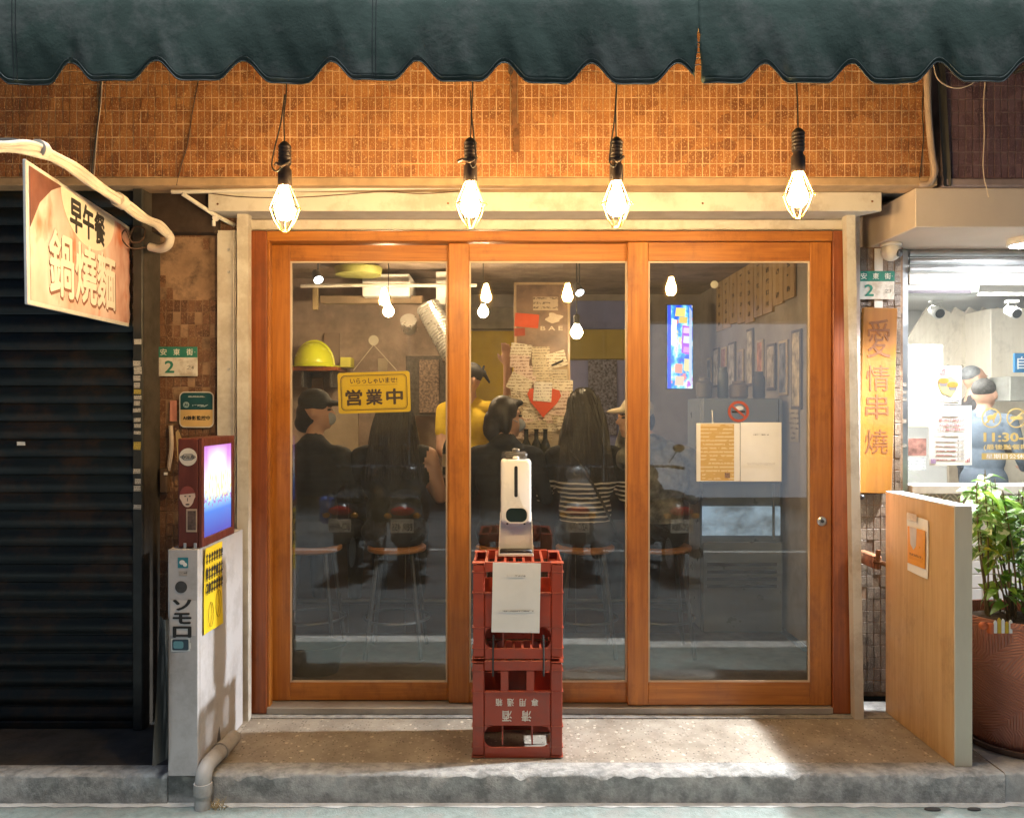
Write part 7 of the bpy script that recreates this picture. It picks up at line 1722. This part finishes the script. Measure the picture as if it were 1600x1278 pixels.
# 6: staff in a yellow shirt with a black head scarf, arm raised to the notes
def standing(top_h=1.72, turn=0.0, arms='down'):
    k = top_h / 1.72; pr = []; z = lambda v: v * k
    pr += [('e', (0, 0, z(0.93)), (0.165, 0.120, 0.13), 2), ('e', (0, 0, z(1.10)), (0.150, 0.108, 0.16), 0), ('e', (0, -0.005, z(1.28)), (0.172, 0.112, 0.155), 0), ('c', (-0.15, -0.01, z(1.405)), (0.15, -0.01, z(1.405)), 0.055, 0.055, 0), ('c', (-0.06, -0.01, z(1.44)), (0.06, -0.01, z(1.44)), 0.045, 0.045, 0),
           ('c', (0, -0.01, z(1.44)), (0, 0.012, z(1.53)), 0.052, 0.050, 1)]
    hc = Vector((0, 0.022, z(1.612))); ca, sa = math.cos(turn), math.sin(turn)
    H = lambda x, y, zz: tuple(hc + Vector((x * ca - y * sa, x * sa + y * ca, zz)))
    pr += [('e', H(0, -0.008, 0.012), (0.078, 0.088, 0.100), 1), ('e', H(0, 0.028, -0.045), (0.058, 0.062, 0.068), 1), ('c', H(0, 0.060, -0.085), H(0, 0.066, -0.088), 0.026, 0.022, 1), ('c', H(0, 0.088, 0.008), H(0, 0.106, -0.020), 0.009, 0.014, 1),
           ('c', H(-0.018, 0.084, -0.056), H(0.018, 0.084, -0.056), 0.012, 0.012, 1), ('c', H(-0.04, 0.072, 0.026), H(0.04, 0.072, 0.026), 0.012, 0.012, 1), ('e', H(-0.080, -0.005, -0.012), (0.012, 0.020, 0.030), 1), ('e', H(0.080, -0.005, -0.012), (0.012, 0.020, 0.030), 1)]
    for sx in (-1, 1):
        pr += [('c', (sx * 0.085, 0, z(0.90)), (sx * 0.095, 0.01, z(0.50)), 0.085, 0.058, 2), ('c', (sx * 0.095, 0.01, z(0.50)), (sx * 0.095, 0, z(0.10)), 0.056, 0.042, 2), ('c', (sx * 0.095, -0.02, z(0.045)), (sx * 0.10, 0.13, z(0.040)), 0.044, 0.034, 3)]
        sh0 = Vector((sx * 0.180, -0.01, z(1.39)))
        if arms == 'raised' and sx == -1: el = Vector((-0.30, 0.16, z(1.42))); wr = Vector((-0.30, 0.22, z(1.68))); dv = (0.0, 0.15, 1)
        else: el = Vector((sx * (0.235 if arms != 'raised' else 0.17), 0.02 + (0.10 if arms == 'raised' else 0), z(1.12))); wr = Vector((sx * (0.20 if arms != 'raised' else 0.05), 0.20, z(1.02))); dv = (-sx * 0.2, 1, -0.2)
        sleeve = sh0.lerp(el, 0.55)
        pr += [('c', tuple(sh0), tuple(sleeve), 0.058, 0.054, 0), ('c', tuple(sleeve), tuple(el), 0.044, 0.040, 1 if arms == 'raised' else 0), ('c', tuple(el), tuple(wr), 0.040, 0.029, 1 if arms == 'raised' else 0)]
        pr += hand(wr, dv, (-sx, 0.1, 0.3), 1, 0.35)
    return pr, H
SY = 1.86
pr, H = standing(1.70, R(-55), 'raised')
p6 = place('person', 'staff member in a yellow shirt and black head scarf reaching up behind the notes', pr, [plain('shirt_yellow', (0.62, 0.44, 0.02), 0.12), m_skin, m_pants, m_shoe], (at(733, 0, SY).x, SY, FZI), R(172), 0.0085)
fuse_part('head_scarf', [('e', H(0, -0.014, 0.038), (0.090, 0.098, 0.082), 0), ('e', H(0.0, -0.105, 0.050), (0.030, 0.022, 0.022), 0), ('c', H(0.02, -0.11, 0.055), H(0.06, -0.15, 0.10), 0.018, 0.008, 0), ('c', H(-0.01, -0.11, 0.045), H(0.0, -0.16, -0.02), 0.018, 0.010, 0)], mat('scarf_black', (0.02, 0.02, 0.022), 0.8), p6, 0.009)
eyes(p6, H)
# the two men in the bright shop
NY = 2.75
pr, H = standing(1.75, R(0))
p7 = place('person', 'older man with grey hair and a face mask in the bright shop', pr, [plain('sweater_dark', (0.06, 0.055, 0.055)), m_skin, m_pants, m_shoe], (at(1519, 0, 3.1).x, 3.1, 0.02), R(-100))
fuse_part('hair', [('e', H(0, -0.030, 0.044), (0.083, 0.084, 0.076), 0)], mat('grey_hair', (0.16, 0.16, 0.16), 0.6, var=0.4, vs=30), p7, 0.010)
part('mask', MB().ell(H(0, 0.070, -0.046), (0.050, 0.032, 0.042), 14, 8).tube([H(0.05, 0.06, -0.03), H(0.082, 0.0, -0.005)], 0.003, 5).tube([H(-0.05, 0.06, -0.03), H(-0.082, 0.0, -0.005)], 0.003, 5), mat('mask_white', (0.7, 0.72, 0.74), 0.8), p7, True)
eyes(p7, H)
pr, H = standing(1.60, R(0))
p8 = place('person', 'man with cropped dark hair in a slate jacket nearer the shop window', pr, [plain('jacket_slate', (0.10, 0.125, 0.16)), m_skin, mat('trousers_slate', (0.06, 0.075, 0.10), 0.8), m_shoe], (at(1537, 0, 2.3).x, 2.3, 0.02), R(-50))
fuse_part('hair', [('e', H(0, -0.026, 0.044), (0.083, 0.088, 0.077), 0)], mat('cropped_hair', (0.06, 0.055, 0.05), 0.7, var=0.5, vs=40), p8, 0.010)
eyes(p8, H)

# ------------------------------------------------------------------ bar stools
m_seat = wood('stool_wood', (0.30, 0.13, 0.045), (0.46, 0.22, 0.08), 'x')
def make_stool(c, label):
    t = thing('bar_stool', label, 'stool', c, 'bar stools along the counter')
    part('seat', MB().lathe([(0.05, SH - 0.035), (0.160, SH - 0.034), (0.168, SH - 0.026), (0.168, SH - 0.010), (0.160, SH - 0.004), (0.02, SH - 0.004)], c, 32), m_seat, t, True)
    for sx in (-1, 1):
        for sy in (-1, 1):
            part('leg', MB().tube([Vector((sx * 0.095, sy * 0.095, SH - 0.036)) + c, Vector((sx * 0.155, sy * 0.155, 0.0)) + c], 0.012, 8), m_steel, t, True)
    ringp = [c + Vector((0.185 * math.cos(a_), 0.185 * math.sin(a_), 0.20)) for a_ in np.linspace(0, 2 * PI, 33)]
    part('foot_ring', MB().tube(ringp, 0.008, 6, False), m_steel, t, True)
    return t
for px, lab in ((488, 'bar stool under the customer in the dark cap'), (620, 'bar stool under the customer behind the open sign'), (789, 'bar stool behind the red crates'), (914, 'bar stool under the woman in stripes'), (1034, 'bar stool under the man in the grey jacket')):
    make_stool(Vector((at(px, 0, PYC).x, PYC, FZI + 0.001)), lab)
bk = thing('floor_basket', 'dark storage basket on the floor behind the left pane', 'basket', (at(490, 0, 0.5).x, 0.5, FZI))
part('tub', MB().lathe([(0.13, 0.002), (0.16, 0.14), (0.168, 0.142), (0.168, 0.15), (0.155, 0.15), (0.125, 0.012)], Vector((at(490, 0, 0.5).x, 0.5, FZI)), 28, sy=0.8), mat('basket_dark', (0.03, 0.045, 0.045), 0.6), bk, True)

# ------------------------------------------------------------------ things on the door glass
yo = 0.024 + 0.0125         # front of the left pane is y = 0.037; the sign hangs inside it
yi = 0.024 + 0.022
c = (at(526, 577, yi) + at(643, 647, yi)) / 2
w, h = 0.340, 0.192
OM = T(*at(584.5, 613, yi)) @ Ry(R(-1.8))
sgn = thing('open_sign', 'yellow hanging sign with black Japanese lettering inside the left pane', 'sign', at(584, 646, yi))
m_sy = mat('sign_yellow', (0.76, 0.50, 0.004), 0.45, var=0.04)
part('board', placed(MB().prism(rrect(w, h, 0.012), 0.0, 0.006), OM), m_sy, sgn)
rm = MB(); ringframe(rm, rrect(w - 0.026, h - 0.026, 0.022), rrect(w - 0.032, h - 0.032, 0.020), -0.0012, 0)
part('border_line', placed(rm, OM), mat('sign_brown', (0.05, 0.022, 0.01), 0.6), sgn)
rm = MB(); ringframe(rm, rrect(w - 0.038, h - 0.038, 0.018), rrect(w - 0.040, h - 0.040, 0.0175), -0.0011, 0)
part('border_line', placed(rm, OM), MATS['sign_brown'], sgn)
part('lettering', placed(MB().text('いらっしゃいませ!', (0, -0.0002, 0.055), 1, 0.016, 0.0012, w=0.222, h=0.027), OM), MATS['sign_brown'], sgn)
part('underline', placed(MB().box((-0.112, -0.0012, 0.034), (0.112, -0.0002, 0.0352)), OM), MATS['sign_brown'], sgn)
for i, g in enumerate('営業中'):
    part('lettering', placed(MB().text(g, (-0.096 + 0.096 * i, -0.0002, -0.022), 1, 0.030, 0.0012, w=0.080, h=0.076), OM), MATS['sign_brown'], sgn)
hkp = at(584, 532, yi)
part('cord', MB().tube([at(552, 579, yi + 0.003), at(583, 540, yi + 0.002)], 0.0022, 6).tube([at(620, 579, yi + 0.003), at(585, 540, yi + 0.002)], 0.0022, 6), mat('sign_cord', (0.60, 0.52, 0.42), 0.8), sgn)
sc_ = thing('suction_hook', 'clear suction cup hook holding the open sign', 'hook', hkp)
part('cup', MB().lathe([(0.024, -0.004), (0.022, 0.004), (0.010, 0.010), (0.006, 0.014)], hkp, 22, M=Rx(R(-90))), mat('clear_rubber', (0.52, 0.47, 0.40), 0.2), sc_, True)
part('hook', MB().tube(spline([hkp + Vector((0, 0.012, 0)), hkp + Vector((0, 0.016, -0.014)), hkp + Vector((0, 0.008, -0.022)), hkp + Vector((0, 0.003, -0.016))], 4), 0.0025, 6), m_alu, sc_, True)
hk2 = at(1116, 445, -0.018)
sc2 = thing('suction_hook', 'lone suction cup hook high on the right pane', 'hook', hk2)
part('cup', MB().lathe([(0.018, -0.003), (0.017, 0.003), (0.008, 0.008)], hk2, 20, M=Rx(R(-90))), MATS['clear_rubber'], sc2, True)
# no smoking sticker and papers on the right pane (outside face y = -0.027)
yr = -0.0278
c = at(1154, 643, yr)
ns_ = thing('no_smoking_sticker', 'round red no smoking sticker on the right pane', 'sticker', c - Vector((0, 0, 0.045)))
A = np.linspace(0, 2 * PI, 41)[:-1]; rm = MB()
ringframe(rm, [(0.049 * math.cos(t_), 0.049 * math.sin(t_)) for t_ in A], [(0.037 * math.cos(t_), 0.037 * math.sin(t_)) for t_ in A], -0.0008, 0, T(*c))
rm.box((c.x - 0.038, yr - 0.0016, c.z - 0.0045), (c.x + 0.038, yr - 0.0009, c.z + 0.0045), 0, (0, R(40), 0))
part('ring', rm, mat('sticker_rust', (0.36, 0.075, 0.045), 0.6), ns_)
part('cigarette', MB().box((c.x - 0.030, yr - 0.0008, c.z - 0.006), (c.x + 0.030, yr - 0.0001, c.z + 0.003)), m_ink, ns_)
part('smoke', MB().prism([(0.020 * math.cos(t_), 0.010 * math.sin(t_)) for t_ in np.linspace(0, 2 * PI, 16)[:-1]], -0.0008, -0.0001, T(c.x + 0.003, yr, c.z + 0.016)), mat('sticker_pale', (0.6, 0.62, 0.64), 0.6), ns_)
def sheet_on(px0, py0, px1, py1, y, seed): 
    a_, b2 = at(px0, py1, y), at(px1, py0, y); c_ = (a_ + b2) / 2
    return MB().add(*sheet(b2.x - a_.x, b2.z - a_.z, 6, 6, 0.0008, 0.0006, seed), T(*c_)), c_, b2.x - a_.x, b2.z - a_.z
mb, c, w, h = sheet_on(1088, 661, 1156, 752, yr - 0.001, 1)
op = solo('paper_notice', 'white notice with a tan printed panel on the right pane', 'notice', mb, m_paper)
mb = MB().add(*sheet(w * 0.77, h * 0.97, 2, 2, 0, 0.0005), T(c.x - 0.004, yr - 0.0030, c.z))
part('tan_panel', mb, writing('tan_panel_print', (0.62, 0.42, 0.16), (0.72, 0.60, 0.38), 0.0175, 0.7, 0.010, 0.62), op)
part('seal', MB().box((c.x + 0.030, yr - 0.0042, c.z - h * 0.44), (c.x + 0.054, yr - 0.0035, c.z - h * 0.44 + 0.024)), mat('seal_taupe', (0.26, 0.17, 0.13), 0.6, var=0.5, vs=120), op)
mb, c, w, h = sheet_on(1157, 660, 1221, 752, yr - 0.001, 2)
wp = solo('paper_notice', 'plain white notice with faint print lines on the right pane', 'notice', mb, m_paper)
part('print_line', MB().add(*sheet(0.07, 0.010, 2, 2, 0, 0.0004), T(c.x, yr - 0.0030, c.z + h * 0.30)), MATS['notice_print'], wp)
part('print_line', MB().add(*sheet(0.13, 0.009, 2, 2, 0, 0.0004), T(c.x, yr - 0.0030, c.z - h * 0.20)), MATS['notice_print'], wp)

# ================================================================== the street behind the viewer (seen mirrored in the door glass)
m_scp = mat('scooter_paint', (0.020, 0.024, 0.030), 0.25, var=0.2, coat=0.5)
m_tyre = mat('tyre', (0.02, 0.02, 0.02), 0.8)
m_seatv = mat('seat_vinyl', (0.018, 0.018, 0.018), 0.5)
m_tail = mat('tail_lens', (0.42, 0.015, 0.01), 0.15, var=0.2)
m_amb = mat('amber_lens', (0.65, 0.28, 0.02), 0.15)
m_plt = mat('licence_plate', (0.66, 0.68, 0.66), 0.5, var=0.06)
m_chr = mat('chrome', (0.6, 0.6, 0.6), 0.15, 0.95, var=0.1)
def scooter(x, y, rz, label, plate, paint, extra=None):
    """rear end faces the shop (+y)"""
    t = thing('parked_scooter', label, 'scooter', (x, y, ROADZ), 'scooters parked at the roadside'); t.rotation_euler = (0, 0, rz); OFF[t] = Vector((0, 0, 0))
    for yc in (-0.30, -1.50):
        wh = part('wheel', MB().lathe([(0.14, -0.04), (0.20, -0.05), (0.225, -0.03), (0.23, 0.0), (0.225, 0.03), (0.20, 0.05), (0.14, 0.04)], (0, yc, 0.232), 28, cap=False, M=Ry(R(90))), m_tyre, t, True)
        part('rim', MB().lathe([(0.02, -0.03), (0.14, -0.035), (0.145, 0.0), (0.14, 0.035), (0.02, 0.03)], (0, yc, 0.232), 20, M=Ry(R(90))), m_alu, wh, True)
    fuse_part('body', [('e', (0, -0.42, 0.56), (0.17, 0.40, 0.15), 0), ('e', (0, -0.16, 0.60), (0.13, 0.16, 0.12), 0), ('e', (0, -0.60, 0.42), (0.16, 0.28, 0.14), 0), ('c', (-0.10, -0.75, 0.30), (-0.10, -1.15, 0.28), 0.07, 0.07, 0), ('c', (0.10, -0.75, 0.30), (0.10, -1.15, 0.28), 0.07, 0.07, 0), ('e', (0, -1.22, 0.55), (0.20, 0.10, 0.30), 0), ('e', (0, -1.30, 0.86), (0.13, 0.12, 0.10), 0), ('e', (0, -1.50, 0.42), (0.08, 0.22, 0.08), 0), ('c', (0, -1.28, 0.7), (0, -1.48, 0.3), 0.05, 0.04, 0)], paint, t, 0.02)
    fuse_part('seat', [('e', (0, -0.38, 0.735), (0.145, 0.28, 0.055), 0), ('e', (0, -0.72, 0.70), (0.12, 0.20, 0.05), 0)], m_seatv, t, 0.015)
    part('tail_light', MB().ell((0, -0.02, 0.640), (0.105, 0.035, 0.040), 18, 10), m_tail, t, True)
    for sx in (-1, 1):
        part('indicator', MB().ell((sx * 0.125, -0.03, 0.600), (0.035, 0.028, 0.026), 12, 8), m_amb, t, True)
        part('mirror_stem', MB().tube([(sx * 0.22, -1.24, 0.98), (sx * 0.30, -1.24, 1.10)], 0.006, 6), m_black, t, True)
        part('mirror', MB().ell((sx * 0.32, -1.24, 1.13), (0.062, 0.018, 0.042), 14, 8), m_black, t, True)
        part('grip', MB().tube([(sx * 0.24, -1.22, 0.945), (sx * 0.36, -1.17, 0.93)], 0.017, 10), m_rubber, t, True)
    part('handlebar', MB().tube([(-0.25, -1.22, 0.945), (0, -1.26, 0.95), (0.25, -1.22, 0.945)], 0.012, 8), m_chr, t, True)
    part('grab_rail', MB().tube(spline([(-0.13, -0.35, 0.70), (-0.12, -0.06, 0.76), (0, 0.01, 0.775), (0.12, -0.06, 0.76), (0.13, -0.35, 0.70)], 6), 0.012, 8), m_chr, t, True)
    part('rear_mudguard', MB().box((-0.07, -0.05, 0.33), (0.07, -0.035, 0.60), 0.006, (R(-12), 0, 0)), m_black, t)
    part('exhaust', MB().lathe([(0.045, 0), (0.055, 0.02), (0.055, 0.36), (0.02, 0.40)], (0.17, -0.10, 0.26), 16, M=Rx(R(90))), m_steel, t, True)
    pl = part('licence_plate', MB().box((-0.10, -0.012, 0.455), (0.10, -0.006, 0.575), 0.003, None), m_plt, t)
    if plate: part('lettering', placed(MB().text(plate, (0, 0, 0), 1, 0.015, 0.001, w=0.175, h=0.062), T(0, -0.0055, 0.505) @ Rz(PI)), m_ink, pl)
    if extra: part('cover_panel', MB().box((-0.19, -0.16, 0.52), (-0.08, -0.02, 0.76), 0.03, (0, 0, 0.2)), extra, t, True)
    return t
YS = -3.22
s_col = [m_scp, mat('scooter_grey', (0.06, 0.065, 0.07), 0.3, coat=0.4), mat('scooter_white', (0.45, 0.46, 0.47), 0.3, coat=0.4), mat('scooter_charcoal', (0.035, 0.035, 0.035), 0.3, coat=0.4)]
scooter(-1.45, YS, R(4), 'dark scooter with a blue side panel mirrored in the left pane', 'BCB-WHH', s_col[0], mat('scooter_blue', (0.03, 0.10, 0.45), 0.3, coat=0.4))
scooter(-0.90, YS + 0.04, R(-3), 'grey scooter with plate BBR 455 mirrored in the left pane', 'BBR 455', s_col[1])
scooter(0.62, YS - 0.05, R(5), 'pale scooter mirrored in the middle pane', 'AZC-VNN', s_col[2])
scooter(1.52, YS - 0.08, R(-4), 'charcoal scooter with plate MCC 3804 mirrored in the right pane', 'MCC-3804', s_col[3])

ob = thing('opposite_building', 'building across the street seen only as a mirror image in the glass', 'building', (0, -10.5, ROADZ))
m_ob = mat('opposite_wall', (0.20, 0.19, 0.18), 0.85, var=0.3, vs=1.5, dirt=(0.1, 0.1, 0.1), dirt_amt=0.5, ds=0.6)
part('wall', MB().box((-14, -12.0, 2.9), (14, -10.0, 10.0)), m_ob, ob)
for i in range(8):
    x = -14 + i * 4.0
    part('pillar', MB().box((x - 0.3, -10.4, ROADZ), (x + 0.3, -10.02, 2.899)), m_ob, ob)
    lit = i == 4  # one unseen shopfront made to glow, laying a bluish haze on the right pane
    part('shopfront', MB().box((x + 0.301, -10.6, ROADZ), (x + 3.699, -10.5, 2.898)), emit(f'haze_shop_glow_{int(lit)}', (0.60, 0.70, 0.84), 0.9) if lit else mat('far_shutter', (0.16, 0.17, 0.18), 0.5, 0.3, var=0.3, vs=3, stretch=(0.2, 1, 10)), ob)
    for z in (3.8, 6.6):
        f = part('window', MB().box((x + 0.8, -10.0 + 0.001, z), (x + 3.0, -9.94, z + 1.5), 0.02), m_alu, ob)
        part('pane', MB().box((x + 0.88, -9.939, z + 0.08), (x + 2.92, -9.93, z + 1.42)), mat('far_pane', (0.03, 0.035, 0.04), 0.1), f)
